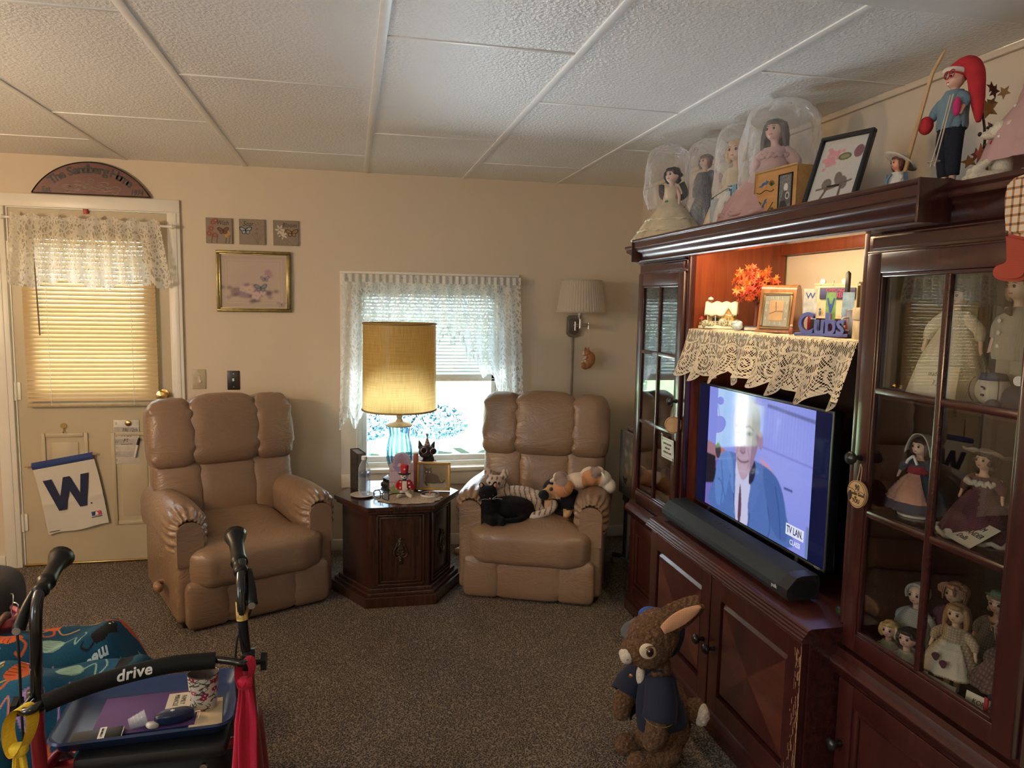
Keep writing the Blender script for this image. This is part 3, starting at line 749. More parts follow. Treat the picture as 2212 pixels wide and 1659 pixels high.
# black and tan toy
def monk(co):
    x, y, z = co.T; c = np.tile(np.array((.006, .006, .009)), (len(co), 1)); tan = (.52, .33, .17)
    c[(y < -.035) & (z > .095) & (z < .17) & (x < .03)] = tan; c[(x > -.055) & (x < -.005) & (y < -.03) & (z < .09)] = tan
    c[((x+.062)**2+(y+.06)**2+(z-.115)**2) < .031**2] = (.008, .008, .012); c[(x > .045) & (x < .10) & (y < -.045) & (z < .045)] = tan; return c
t = thing('plush_animal', 'black and tan plush animal with a dark muzzle leaning on the right armrest', 'plush toy', (1.055, -.755, SEAT+.010), math.radians(-15))
me = blob([('b', (.06, .02, .07), (.10, .075, .07)), ('b', (-.03, 0, .06), (.055, .055, .06)), ('b', (-.01, 0, .14), (.056, .052, .052)), ('b', (-.055, -.045, .117), (.034, .030, .028)), ('b', (.02, -.04, .12), (.02, .015, .022)),
           ('t', [(.02, -.05, .02), (.06, -.07, .02), (.075, -.06, .035)], .02), ('t', [(-.04, -.05, .02), (-.035, -.08, .015)], .022), ('b', (.13, 0, .05), (.06, .06, .05))], .0055)
obj('body', recolor(me, monk), vcol('monkey_fur', .95, sheen=.05, bump=.5, scale=160), t, 180); eyes(t, [(-.022, -.052, .148)], .0075)
bm = B(); ball(bm, (-.022, -.050, .148), (.011, .004, .011)); obj('eye_patch', bm, plain('amber', (.16, .07, .03), .3), t)
# orange and white toy sprawled over the arm
def calico(co):
    x, y, z = co.T; c = np.tile(np.array((.66, .53, .41)), (len(co), 1)); o = (.52, .25, .12); g = (.26, .19, .17)
    c[((x+.10)**2+(z-.03)**2*1.2+(y+.03)**2) < .062**2] = o; c[((x+.115)**2+(z-.085)**2) < .034**2] = g
    c[((x-.045)**2+(z-.075)**2) < .052**2] = o; c[((x-.07)**2+(z-.115)**2) < .03**2] = g; c[(x > .11)] = (.68, .62, .54); return c
t = thing('plush_dog', 'orange and white fluffy plush toy sprawled over the right recliner arm', 'plush toy', (1.165, -.87, .525), math.radians(-8))
me = blob([('b', (-.10, -.01, .04), (.055, .058, .06)), ('b', (-.115, 0, .09), (.04, .04, .03)), ('b', (-.02, .02, .065), (.07, .055, .045)), ('b', (.05, .03, .085), (.06, .055, .055)), ('b', (.11, .03, .075), (.05, .05, .045)),
           ('b', (.15, .02, .035), (.035, .04, .04)), ('t', [(-.145, -.02, .08), (-.165, -.03, .075)], [.016, .012]), ('b', (.085, 0, .12), (.03, .03, .025))], .006, 3,
          [('DISPLACE', dict(texture=bpy.data.textures.new('fluff', 'CLOUDS'), strength=.018, mid_level=.5))])
bpy.data.textures['fluff'].noise_scale = .018
obj('body', recolor(me, calico), vcol('calico_fur', .98, sheen=.05, bump=.8, scale=140), t, 180)
bm = B()
surf(bm, lambda u, v: (.092+.010*u+.02*v, -.030-.012*math.sin(v*PI), .120-.055*v), 2, 8); o = obj('care_tag', bm, M_trim, t)
bm = B(); prism(bm, [(-.108, .055), (-.098, .035), (-.085, .02), (-.095, .025), (-.105, .04)], .006, off=-.073); obj('inner_ear', bm, plain('pink_felt', (.62, .40, .32), .9), t)
# ------------------------------------------------------------------ hexagonal end table
def wood_mat(name, c0, c1, rough=.3, scale=1, coat=.4, grain='Z', var=1):
    k = NT(name); sc = {'Z': (14, 14, 1.2), 'X': (1.2, 14, 14), 'Y': (14, 1.2, 14)}[grain]
    v = k.co('Object', tuple(s*scale for s in sc)); n = k.noise(3.2, v, 5, .6, .6); n2 = k.noise(1.3, k.co(), 2)
    col = k.ramp(k.math('ADD', k.math('MULTIPLY', n, .75), k.math('MULTIPLY', n2, .25)), [(.32, c0), (.68, c1)])
    return k.done(k.bsdf(col, rough, 0, k.bump(n, .05, .003), spec=.5, coat=coat))
M_walnut = wood_mat('walnut', (.018, .0068, .0045), (.066, .024, .014), .25)
M_cherry = wood_mat('dark_cherry', (.028, .0075, .0072), (.058, .0145, .0125), .28, coat=.35)
M_cherryY = wood_mat('dark_cherry_rail', (.028, .0075, .0072), (.058, .0145, .0125), .25, coat=.4, grain='Y')
M_litcherry = wood_mat('cherry_warm_lit', (.15, .030, .012), (.26, .060, .022), .36, coat=.2)  # same cherry with the warm shelf light put into its colour
def hexa(R, z0, z1, bm, bev=0, mi=0):
    pts = [(R*math.cos(PI/3*k+PI/1), R*math.sin(PI/3*k+PI/1)) for k in range(6)]
    a = [bm.verts.new((x, y, z0)) for x, y in pts]; b = [bm.verts.new((x, y, z1)) for x, y in pts]
    fs = [bm.faces.new(a[::-1]), bm.faces.new(b)]+[bm.faces.new((a[i], a[(i+1) % 6], b[(i+1) % 6], b[i])) for i in range(6)]
    bmesh.ops.recalc_face_normals(bm, faces=fs)
    if bev: bmesh.ops.bevel(bm, geom=list({e for f in fs[:2] for e in f.edges}), offset=bev, segments=3, affect='EDGES', profile=.7)
TBX, TBY, TBZ = .237, -.608, .50
et = thing('end_table', 'dark wood hexagonal end table between the two recliners', 'end table', (TBX, TBY, 0))
bm = B(); hexa(.325, .478, .50, bm, .006); hexa(.312, .462, .480, bm, .006); obj('table_top', bm, M_walnut, et)
bm = B(); hexa(.282, .05, .468, bm, .002); obj('cabinet_body', bm, M_walnut, et)
bm = B(); hexa(.345, 0, .052, bm, .004); hexa(.325, .05, .068, bm, .008); hexa(.305, .066, .085, bm, .008); obj('plinth', bm, M_walnut, et)
M_bronze = plain('aged_bronze', (.10, .07, .045), .4, .9, var=.3, scale=90)
def tdoor(k):
    a = PI/3*k; R4 = Matrix.Rotation(a, 4, 'Z'); ap = .282*math.cos(PI/6)
    bm = B()
    for w_, z0, z1, th, d in ((.118, .092, .455, .010, .012), (.104, .106, .441, .010, .008)):
        for lo, hi in (((-w_, -ap-d, z0), (w_, -ap, z0+th)), ((-w_, -ap-d, z1-th), (w_, -ap, z1)), ((-w_, -ap-d, z0), (-w_+th, -ap, z1)), ((w_-th, -ap-d, z0), (w_, -ap, z1))): box(bm, lo, hi, .003, tf=R4)
    out = [(-.07, .125), (.07, .125), (.07, .425), (.02, .425), (-.005, .418), (-.025, .40), (-.03, .385), (-.045, .365), (-.07, .345)]
    if k == 0:
        prism(bm, out, .006, R4, 0, -ap-.005)
        prism(bm, [(x*.9, .275+(z-.275)*.93) for x, z in out], .004, R4, 0, -ap-.0085)
    else: box(bm, (-.08, -ap-.005, .12), (.08, -ap, .43), .003, tf=R4)
    d = obj('door_panel', bm, M_walnut, et)
    bm = B(); y = -ap-.014
    for sg in (-1, 1):
        tube(bm, [R4 @ Vector((sg*x, y, .262+z)) for x, z in ((.003, .045), (.012, .035), (.020, .040), (.016, .048), (.022, .030), (.032, .008), (.030, -.015), (.016, -.024), (.004, -.018), (.010, -.006), (.018, -.008))], .0032, 8, 4)
        tube(bm, [R4 @ Vector((sg*x, y, .262+z)) for x, z in ((.004, .02), (.012, .018), (.014, .008), (.006, .0))], .0025, 8, 4)
    for z in (.055, .068, -.03, -.042): ball(bm, R4 @ Vector((0, y, .262+z)), (.0055, .004, .007), u=10, v=8)
    box(bm, (-.012, -ap-.012, .20), (.012, -ap-.008, .33), .003, tf=R4)
    obj('ornate_pull', bm, M_bronze, d)
tdoor(0); tdoor(1)

# ------------------------------------------------------------------ table lamp
def burlap():
    k = NT('gold_burlap'); c = k.co(); uv = k.co('UV', (1, 1, 1))
    a = k.noise(1, k.co('UV', (420, 6, 1)), 2); b = k.noise(1, k.co('UV', (6, 240, 1)), 2); n3 = k.noise(9, k.co('UV', (9, 1.1, 1)), 3)
    f = k.math('ADD', k.math('MULTIPLY', a, .45), k.math('MULTIPLY', b, .55))
    col = k.ramp(f, [(.34, (.40, .26, .085)), (.66, (.68, .48, .20))])
    d = k.bsdf(col, .45, 0, k.bump(n3, .25, .02), spec=.35, coat=.25); t = k.node('BsdfTranslucent'); k.put(t.inputs[0], col)
    mx = k.node('MixShader'); mx.inputs[0].default_value = .6; k.t.links.new(d, mx.inputs[1]); k.t.links.new(t.outputs[0], mx.inputs[2])
    return k.done(mx.outputs[0])
lm = thing('table_lamp', 'cut glass table lamp with a tall gold burlap drum shade', 'table lamp', (.256, -.475, TBZ))
bm = B(); surf(bm, lambda u, v: ((.196-.004*v)*math.cos(2*PI*u), (.196-.004*v)*math.sin(2*PI*u), .422+.460*v), 72, 10, uv=(1, 1), closeu=True); obj('lamp_shade', bm, burlap(), lm, 180)
for z, r in ((.423, .1965), (.882, .1925)):
    bm = B(); tube(bm, [(r*math.cos(a), r*math.sin(a), z) for a in np.linspace(0, 2*PI, 49)[:-1]], .005, 8, 0, closed=True); obj('shade_trim', bm, plain('gold_braid', (.30, .20, .075), .7), lm, 180)
M_crystal = glass('cut_crystal', (.80, .88, .94), 2.4, .04)
bm = B(); prof = [(.045, .09), (.052, .11), (.064, .16), (.066, .20), (.058, .25), (.050, .285), (.056, .325), (.060, .335)]
lathe(bm, prof, 48, wob=lambda a, i: 1+.075*abs(math.sin(a*6))); obj('glass_body', bm, M_crystal, lm)
M_rib = glass('blue_rib', (.52, .64, .76), 2.0, .05)
for i in range(14): a = 2*PI*i/14; bm = B(); tube(bm, [(r*1.03*math.cos(a), r*1.03*math.sin(a), z) for r, z in prof], [.0035, .005, .006, .006, .005, .0045, .005, .005], 8, 2); obj('flute', bm, M_rib, lm, 180)
bm = B(); lathe(bm, [(.07, 0), (.10, .004), (.10, .022), (.088, .032), (.088, .05), (.06, .062), (.048, .09), (.0, .092)], 8); obj('foot', bm, plain('pewter', (.07, .065, .06), .35, .7), lm)
bm = B(); lathe(bm, [(.0, .332), (.072, .333), (.074, .340), (.05, .350), (.022, .356), (.014, .372), (.018, .385), (.010, .395), (.008, .42)], 32); cyl(bm, (0, 0, .39), (0, 0, .50), .005)
obj('cap', bm, plain('antique_white', (.50, .46, .40), .4), lm)
bm = B()
for k in range(3): a = 2*PI*k/3; tube(bm, [(0, 0, .86), (.19*math.cos(a), .19*math.sin(a), .875)], .002, 6, 0)
cyl(bm, (0, 0, .5), (0, 0, .87), .003); ball(bm, (0, 0, .56), (.03, .03, .045), u=14, v=10); obj('harp', bm, M_trim, lm)
bm = B(); tube(bm, [(-.155, -.11, .425), (-.155, -.112, .405)], .002, 6, 0); obj('switch_chain', bm, M_brass, lm)

# ------------------------------------------------------------------ things on the end table
Z0 = TBZ+.001
M_cork = plain('pale_ceramic', (.60, .52, .42), .5); M_white = plain('white_gloss', (.72, .70, .66), .3)
# doily
bm = B(); rnd = random.Random(3)
def fd(u, v):
    a = 2*PI*u; r = v*(1+.035*math.sin(a*14)+.02*math.sin(a*5)); x = .17*r*math.cos(a); y = .115*r*math.sin(a); return (x*math.cos(-.15)-y*math.sin(-.15), x*math.sin(-.15)+y*math.cos(-.15), .0012+.001*math.sin(a*9)*v)
surf(bm, fd, 90, 8, uv=(6, 1), closeu=True)
tag(obj('doily', bm, plain('ecru_lace', (.46, .37, .28), .95, var=.35, scale=130, bump=.5), loc=(.285, -.735, Z0), smooth=180), 'ecru lace doily lying on the end table top', 'doily')
# plate and bottle
pl = bm = B(); lathe(bm, [(.0, 0), (.042, 0), (.058, .006), (.064, .009), (.060, .010), (.042, .004), (0, .004)], 40); tag(obj('saucer', bm, M_cork, loc=(.058, -.655, Z0), smooth=180), 'cream saucer under the water bottle', 'saucer')
t = thing('water_bottle', 'half full clear plastic water bottle on the cream saucer', 'bottle', (.066, -.650, Z0+.0045))
M_pet = glass('clear_pet', (.84, .88, .92), 1.6, .03); M_water = glass('bottle_water', (.86, .91, .95), 1.2, .02, 1.33)
prof = [(.0, .001), (.026, .001), (.031, .012)]+[(.0305+(.0018 if i % 2 else -.0006), .022+.0062*i) for i in range(14)]+[(.031, .115), (.0315, .125), (.030, .140), (.024, .160), (.014, .176), (.0125, .182), (.0125, .186)]
bm = B(); lathe(bm, prof, 28); obj('bottle_shell', bm, sheet('bottle_plastic', (.85, .88, .92), .12, .05), t, 180)
bm = B(); lathe(bm, [(.0, .003), (.025, .003), (.029, .02), (.029, .118), (0, .118)], 24); obj('water', bm, M_water, t)
bm = B(); lathe(bm, [(.0318, .098), (.0322, .099), (.0322, .128), (.0315, .129)], 32, cap=False); obj('label_wrap', bm, glass('label_film', (.72, .76, .82), 1.2, .1), t, 180)
bm = B(); lathe(bm, [(.0145, .184), (.0148, .187), (.0148, .200), (.013, .202), (0, .202)], 24, wob=lambda a, i: 1+.02*math.sin(a*40)); obj('bottle_cap', bm, M_white, t)
# eyeglasses
t = thing('eyeglasses', 'black framed eyeglasses folded open on the table beside the doily', 'glasses', (.150, -.745, Z0), math.radians(-50))
def rim(c): return [(c+.025*sgp(math.cos(a), .7), -.004*math.cos(a*2), .023+.020*sgp(math.sin(a), .75)) for a in np.linspace(0, 2*PI, 25)[:-1]]
bm = B(); tube(bm, rim(-.031), .0026, 8, 0, closed=True); tube(bm, rim(.031), .0026, 8, 0, closed=True); tube(bm, [(-.007, 0, .03), (0, -.002, .033), (.007, 0, .03)], .0025, 8, 3)
obj('rims', bm, M_black, t, 180)
for s in (-1, 1):
    bm = B(); tube(bm, [(s*.056, 0, .034), (s*.058, .03, .036), (s*.056, .10, .022), (s*.052, .125, .004)], [.003, .0024, .0024, .003], 8, 4); obj('temple', bm, M_black, t, 180)
    bm = B(); ball(bm, (s*.031, 0, .023), (.0235, .0012, .0185)); obj('lens', bm, M_pet, t, 180)
# bunny card with a picket gate
t = thing('gift_card_box', 'small paper bunny box printed with a picket gate, in front of the lamp', 'paper box', (.256, -.640, Z0), math.radians(-6))
cv_ = Canvas(.13, .215, 78, 130, (.42, .31, .34)); LIL = (.50, .40, .46)
for i in range(9): cv_.rect(.0145*i, .03, .0145*i+.012, .155+.006*math.sin(i), LIL)
cv_.rect(0, .06, .13, .066, (.36, .26, .30)); cv_.rect(0, .12, .13, .126, (.36, .26, .30)); cv_.poly([(0, 0), (.13, 0), (.13, .03), (.09, .035), (.05, .05), (0, .035)], (.22, .30, .12))
for i in range(26): cv_.ell(random.uniform(0, .07), random.uniform(.012, .075), .003, .004, random.choice([(.60, .16, .22), (.62, .30, .34), (.60, .55, .40), (.2, .32, .12)]))
cv_.ell(.062, .165, .046, .05, (.30, .24, .42)); cv_.ell(.058, .165, .02, .024, (.30, .20, .18)); cv_.ell(.078, .168, .009, .03, (.30, .22, .2), ang=.3); cv_.ell(.05, .155, .012, .01, (.55, .45, .42))
out = [(-.063, 0), (.063, 0), (.063, .15)]+[(.047*math.cos(a), .165+.047*math.sin(a)) for a in np.linspace(-.2, PI+.2, 17)]+[(-.063, .15)]
bm = B(); prism(bm, out, .04, off=0); obj('box_body', bm, plain('lilac_card', (.46, .36, .42), .8), t)
me = cv_.mesh(lambda u, v: ((u-.5)*.126, -.0012, max(v*.212, .0005)) if v < .70 else ((u-.5)*.126*min(1, math.sqrt(max(.02, 1-((v*.212-.148)/.066)**2))*.75), -.0012, v*.212)); obj('printed_front', me, vcol('print_matte', .7), t, 0)
# bear in a top hat
t = thing('bear_figurine', 'white bear figurine in a red star coat and red top hat on the doily', 'figurine', (.266, -.712, Z0+.003), math.radians(-4))
def ub(co):
    x, y, z = co.T; c = np.tile(np.array((.68, .60, .50)), (len(co), 1)); c[(z > .036) & (z < .092) & ((np.abs(x) > .011) | (y > -.01))] = (.36, .012, .018)
    c[(z > .084) & (z < .098) & (np.abs(x) < .02) & (y < 0)] = (.02, .03, .09); return c
me = blob([('b', (0, 0, .055), (.030, .022, .034)), ('b', (0, -.002, .108), (.021, .019, .019)), ('b', (0, -.018, .102), (.010, .009, .008)), ('t', [(-.01, 0, .03), (-.018, -.004, .012), (-.032, -.018, .006)], [.012, .011, .010]), ('t', [(.01, 0, .03), (.018, -.004, .012), (.032, -.018, .006)], [.012, .011, .010]),
           ('t', [(-.024, 0, .08), (-.038, -.004, .058), (-.030, -.012, .045)], [.009, .009, .007]), ('t', [(.024, 0, .08), (.038, -.004, .058), (.040, -.012, .038)], [.009, .009, .007]), ('b', (-.021, 0, .122), (.009, .005, .009)), ('b', (.021, 0, .122), (.009, .005, .009))], .0024, 3)
obj('body', recolor(me, ub), vcol('felt_paint', .9, sheen=.05), t, 180)
bm = B(); lathe(bm, [(.0, .121), (.031, .119), (.033, .122), (.020, .125), (0, .126)], 28); obj('hat_brim', bm, plain('navy_felt', (.012, .014, .03), .9), t)
bm = B(); lathe(bm, [(.019, .124), (.0195, .14), (.022, .158), (.018, .166), (0, .168)], 28); obj('hat_crown', bm, plain('red_felt', (.42, .02, .03), .9), t)
def star(r, n=5): return [((r if i % 2 == 0 else r*.42)*math.sin(PI*i/n), (r if i % 2 == 0 else r*.42)*math.cos(PI*i/n)) for i in range(2*n)]
for x, z in ((0, .147), (-.02, .082), (.022, .075), (-.022, .052), (.026, .056), (.012, .045)): bm = B(); prism(bm, star(.0065), .002, T((x, -.0225, z))); obj('star', bm, M_white, t, 0)
eyes(t, [(-.009, -.019, .112), (.009, -.019, .112)], .0028); bm = B(); ball(bm, (0, -.027, .106), (.004, .003, .003)); tube(bm, [(-.006, -.0255, .098), (0, -.028, .096), (.006, -.0255, .098)], .0008, 6, 3); obj('nose', bm, M_black, t)
# framed photo of a cat
def framed(name, label, cat, w, h, fw, d, mframe, canvas, loc, rot, mart, lip=None, group=None):
    t = thing(name, label, cat, loc, 0, group, rot)
    bm = B()
    for lo, hi in (((-w/2, 0, 0), (w/2, d, fw)), ((-w/2, 0, h-fw), (w/2, d, h)), ((-w/2, 0, fw), (-w/2+fw, d, h-fw)), ((w/2-fw, 0, fw), (w/2, d, h-fw))): box(bm, lo, hi, min(fw, d)*.25)
    obj('frame', bm, mframe, t)
    if lip:
        bm = B(); a, b = w/2-fw, h-fw
        for lo, hi in (((-a, .001, fw), (a, d-.001, fw+.004)), ((-a, .001, b-.004), (a, d-.001, b)), ((-a, .001, fw), (-a+.004, d-.001, b)), ((a-.004, .001, fw), (a, d-.001, b))): box(bm, lo, hi, .001)
        obj('inner_lip', bm, lip, t)
    bm = B(); box(bm, (-w/2+.002, d*.6, .002), (w/2-.002, d*.95, h-.002)); obj('backing', bm, plain('card_back', (.08, .06, .05), .9), t)
    iw, ih = w-2*fw, h-2*fw
    me = canvas.mesh(lambda u, v: ((u-.5)*iw, d*.55, fw+v*ih)); obj('picture', me, mart, t, 0)
    return t
M_photo = vcol('photo_print', .25); M_matte = vcol('matte_print', .7)
c = Canvas(.15, .125, 100, 84, (.27, .21, .125)); c.rect(0, 0, .018, .125, (.34, .34, .42)); c.rect(.138, 0, .15, .125, (.30, .23, .14))
c.poly([(.02, 0), (.135, 0), (.135, .03), (.10, .038), (.05, .022), (.02, .03)], (.42, .34, .22), curve=4); c.poly([(.035, .03), (.032, .06), (.045, .075), (.07, .076), (.095, .065), (.108, .04), (.12, .033), (.13, .045), (.135, .04), (.125, .026), (.105, .026), (.07, .022)], (.13, .095, .06), curve=5)
c.ell(.045, .085, .021, .018, (.15, .11, .07)); c.poly([(.028, .092), (.026, .112), (.04, .100)], (.16, .115, .075)); c.poly([(.05, .100), (.064, .110), (.063, .09)], (.16, .115, .075))
c.ell(.037, .085, .0035, .003, (.8, .8, .7)); c.ell(.053, .083, .0035, .003, (.8, .8, .7)); c.line([(.03, .03), (.04, .015)], .008, (.06, .05, .04)); c.blur(2); c.speckle(.04)
M_gilt = plain('honey_frame', (.52, .30, .08), .35, .25, var=.12, scale=40)
framed('photo_frame', 'honey coloured frame with a photo of a grey cat on the end table', 'photo frame', .178, .152, .013, .018, M_gilt, c, (.424, -.615, Z0+.003), (-.13, 0, math.radians(-13)), M_photo)
# cat head figurine with a party hat
t = thing('cat_figurine', 'black cat figurine with sunglasses and a striped party hat by the window', 'figurine', (.405, -.455, Z0), math.radians(8))
me = blob([('b', (0, 0, .06), (.040, .035, .062)), ('b', (.012, .008, .13), (.034, .03, .05)), ('b', (-.005, -.012, .185), (.044, .038, .038)), ('b', (-.018, -.046, .172), (.020, .016, .014)), ('t', [(-.034, 0, .21), (-.042, .002, .245)], [.016, .004]), ('t', [(.030, 0, .205), (.044, .002, .235)], [.016, .004])], .0035, 3)
obj('body', me, plain('charcoal_resin', (.02, .018, .022), .4), t, 180)
M_lens = plain('sunglass_lens', (.015, .012, .015), .08); M_gold = plain('rose_gold', (.55, .30, .24), .25, .8)
for x, z in ((-.028, .200), (.024, .192)):
    bm = B(); ball(bm, (x, -.052, z), (.016, .003, .016)); obj('sunglass_lens', bm, M_lens, t); bm = B(); tube(bm, [(x+.0165*math.cos(a), -.052, z+.0165*math.sin(a)) for a in np.linspace(0, 2*PI, 21)[:-1]], .002, 6, 0, closed=True); obj('sunglass_rim', bm, M_gold, t, 180)
c = Canvas(1, 1, 24, 24, (.55, .34, .24))
bm = B(); lathe(bm, [(.018, .215), (.0012, .272)], 24, (0, -.01, 0)); me = bpy.data.meshes.new('hat'); bm.to_mesh(me); bm.free(); me = evald(me, [('SUBSURF', dict(levels=4, render_levels=4, subdivision_type='SIMPLE'))])
obj('party_hat', recolor(me, lambda co: np.where((np.sin(co[:, 2:3]*420+co[:, :1]*90) > 0), np.array((.55, .30, .22)), np.array((.10, .09, .10)))), vcol('party_paint', .5), t)
bm = B(); ball(bm, (0, -.01, .277), (.008,)*3); obj('pompom', bm, plain('grey_fluff', (.18, .16, .16), .9), t)
bm = B(); tube(bm, [(.042*math.cos(a)+.004*math.sin(a*9), -.006+.038*math.sin(a), .118+.006*math.sin(a*7)) for a in np.linspace(0, 2*PI, 40)[:-1]], .010, 8, 0, closed=True, rs=None); obj('lei_collar', bm, plain('pink_tinsel', (.46, .10, .24), .6, var=.9, scale=120, bump=1), t, 180)
# round dish with a painted face
t = thing('trinket_dish', 'white round coaster dish with an orange knob on the doily edge', 'dish', (.398, -.708, Z0+.002))
bm = B(); lathe(bm, [(0, 0), (.046, 0), (.05, .004), (.05, .012), (.044, .013), (.042, .008), (0, .007)], 36); obj('dish', bm, M_white, t)
bm = B(); lathe(bm, [(.028, .0082), (.042, .009), (.045, .0135), (.047, .0137), (.05, .0128)], 36, cap=False); obj('dark_rim', bm, plain('brown_glaze', (.06, .035, .03), .3), t, 180)
bm = B(); ball(bm, (0, 0, .014), (.006, .006, .008)); obj('knob', bm, plain('orange_glaze', (.55, .14, .06), .4), t)
# dark book standing by the bottle
t = thing('hardback_book', 'dark patterned hardback standing on edge behind the water bottle', 'book', (.035, -.520, Z0), math.radians(14))
bm = B(); box(bm, (-.024, -.07, 0), (-.021, .07, .21), .001); box(bm, (.021, -.07, 0), (.024, .07, .21), .001); box(bm, (-.024, .067, 0), (.024, .07, .21), .001); obj('cover', bm, plain('mottled_cover', (.035, .03, .025), .5, var=.9, scale=60), t)
bm = B(); box(bm, (-.021, -.066, .003), (.021, .067, .206)); obj('pages', bm, plain('page_edge', (.10, .09, .08), .9, scale=300), t)
# orange pill-shaped ornament behind the hat
t = thing('pumpkin_candle', 'small orange candle behind the bear figurine', 'candle', (.338, -.545, Z0))
bm = B(); lathe(bm, [(.0, 0), (.014, 0), (.014, .185), (.010, .195), (0, .197)], 20); obj('wax', bm, plain('orange_wax', (.50, .16, .10), .4), t)
bm = B(); cyl(bm, (0, 0, .196), (.001, 0, .203), .001, n=6); obj('wick', bm, M_black, t)
# ------------------------------------------------------------------ wall unit
M_dknob = plain('gunmetal_knob', (.05, .052, .048), .28, .7, bump=.02)
M_pane = glass('cabinet_glass', (.93, .94, .93), 1.15, .0, 1.5)
M_dark = plain('dark_back_panel', (.020, .010, .009), .6)
def knob(parent, x, y, z, m=M_dknob, s=1):
    bm = B(); lathe(bm, [(0, 0), (.009*s, 0), (.007*s, .006*s), (.006*s, .016*s), (.014*s, .022*s), (.018*s, .030*s), (.015*s, .038*s), (0, .041*s)], 20, tf=T((x, y, z), (0, -PI/2, 0)))
    return obj('knob', bm, m, parent, 180)
def rails(bm, y0, y1, z0, z1, w_, x0, x1, bev=.004):
    """picture-frame joinery in the y-z plane"""
    box(bm, (x0, y0, z0), (x1, y0+w_, z1), bev); box(bm, (x0, y1-w_, z0), (x1, y1, z1), bev)
    box(bm, (x0, y0+w_-.002, z0), (x1, y1-w_+.002, z0+w_), bev); box(bm, (x0, y0+w_-.002, z1-w_), (x1, y1-w_+.002, z1), bev)
TOPZ = 1.776
crown = [(0, 0), (-.006, 0), (-.008, .010), (-.014, .014), (-.022, .020), (-.032, .036), (-.036, .050), (-.046, .060), (-.058, .066), (-.060, .072), (-.060, .080), (-.066, .086), (-.066, .096), (0, .096)]
def curio(name, label, y0, y1, knobside, ret0, ret1):
    """narrow cabinet: drawer-height door below, six-pane glass door above"""
    t = thing(name, label, 'cabinet', (0, (y0+y1)/2, 0)); o = (y0+y1)/2; a, b = y0-o, y1-o; xf, xb = 1.36, 1.792
    bm = B(); box(bm, (xf, a, .0), (xb, a+.018, 1.68)); obj('side_panel', bm, M_litcherry if knobside > 0 else M_cherry, t)
    bm = B(); box(bm, (xf, b-.018, 0), (xb, b, 1.68)); obj('side_panel', bm, M_cherry, t)
    bm = B(); box(bm, (xb-.008, a+.018, .05), (xb, b-.018, 1.66)); obj('back_panel', bm, M_dark, t)
    for nm, zz0, zz1 in (('top_panel', 1.655, 1.682), ('cabinet_deck', .545, .565), ('bottom_panel', .05, .07)): bm = B(); box(bm, (xf-(.02 if zz0 > 1 else 0), a+.018, zz0), (xb-.008, b-.018, zz1)); obj(nm, bm, M_cherryY, t)
    for z in (.947, 1.272): bm = B(); box(bm, (xf+.012, a+.018, z-.010), (xb-.008, b-.018, z+.008), .002); obj('shelf', bm, M_cherryY, t)
    # glazed door
    bm = B(); rails(bm, a+.004, b-.004, .565, 1.642, .052, xf-.022, xf, .003)
    bm2 = bm; y_in0, y_in1, z_in0, z_in1 = a+.056, b-.056, .617, 1.590; mid = (y_in0+y_in1)/2
    for yy0, yy1, zz0, zz1 in ((y_in0, y_in0+.008, z_in0, z_in1), (y_in1-.008, y_in1, z_in0, z_in1), (y_in0, y_in1, z_in0, z_in0+.010), (y_in0, y_in1, z_in1-.010, z_in1)): box(bm, (xf-.020, yy0, zz0), (xf-.008, yy1, zz1), .003)
    d = obj('glass_door', bm, M_cherry, t)
    bm = B(); box(bm, (xf-.020, mid-.010, z_in0), (xf-.004, mid+.010, z_in1), .005)
    for z in (.955, 1.284): box(bm, (xf-.019, y_in0, z-.010), (xf-.004, y_in1, z+.010), .005)
    obj('muntins', bm, M_cherryY, d)
    zs = (z_in0, .955, 1.284, z_in1)
    for i in range(3):
        for j in range(2):
            bm = B(); ya, yb = (y_in0, mid) if j == 0 else (mid, y_in1); box(bm, (xf-.0118, ya+.001, zs[i]+.001), (xf-.0092, yb-.001, zs[i+1]-.001)); obj('pane', bm, M_pane, d, 0)
    ky = a+.030 if knobside > 0 else b-.030
    knob(d, xf-.022, ky, 1.100)
    # lower door with a sunken panel
    bm = B(); rails(bm, a+.004, b-.004, .085, .470, .06, xf-.022, xf, .003); rails(bm, a+.060, b-.060, .145, .412, .022, xf-.016, xf-.004, .006); box(bm, (xf-.006, a+.07, .15), (xf, b-.07, .41)); d2 = obj('lower_door', bm, M_cherry, t)
    knob(d2, xf-.022, b-.03 if knobside < 0 else a+.03, .285, M_dknob)
    bm = B(); extr(bm, [(xf, .475), (xf-.030, .480), (xf-.034, .492), (xf-.044, .500), (xf-.048, .515), (xf-.040, .527), (xf-.026, .536), (xf-.022, .552), (xf, .552)], 'y', a-.012, b+.012); obj('waist_moulding', bm, M_cherryY, t)
    bm = B(); box(bm, (xf-.034, a-.008, 0), (xb, b+.008, .062), .003); extr(bm, [(xf, .06), (xf-.030, .062), (xf-.022, .078), (xf-.010, .084), (xf, .084)], 'y', a-.006, b+.006); obj('plinth', bm, M_cherryY, t)
    bm = B(); box(bm, (xf-.012, a-.004, 1.644), (xf, b+.004, 1.688), .002); box(bm, (xf-.016, a-.006, 1.640), (xf-.005, b+.006, 1.648), .002); obj('frieze', bm, M_cherryY, t)
    # crown with mitred return
    bm = B(); prof = [(xf-.004+px, 1.680+pz) for px, pz in crown]; ya, yb = a+(0 if ret0 else .004), b-(0 if ret1 else .004)
    n = len(prof); A, Bv = [], []
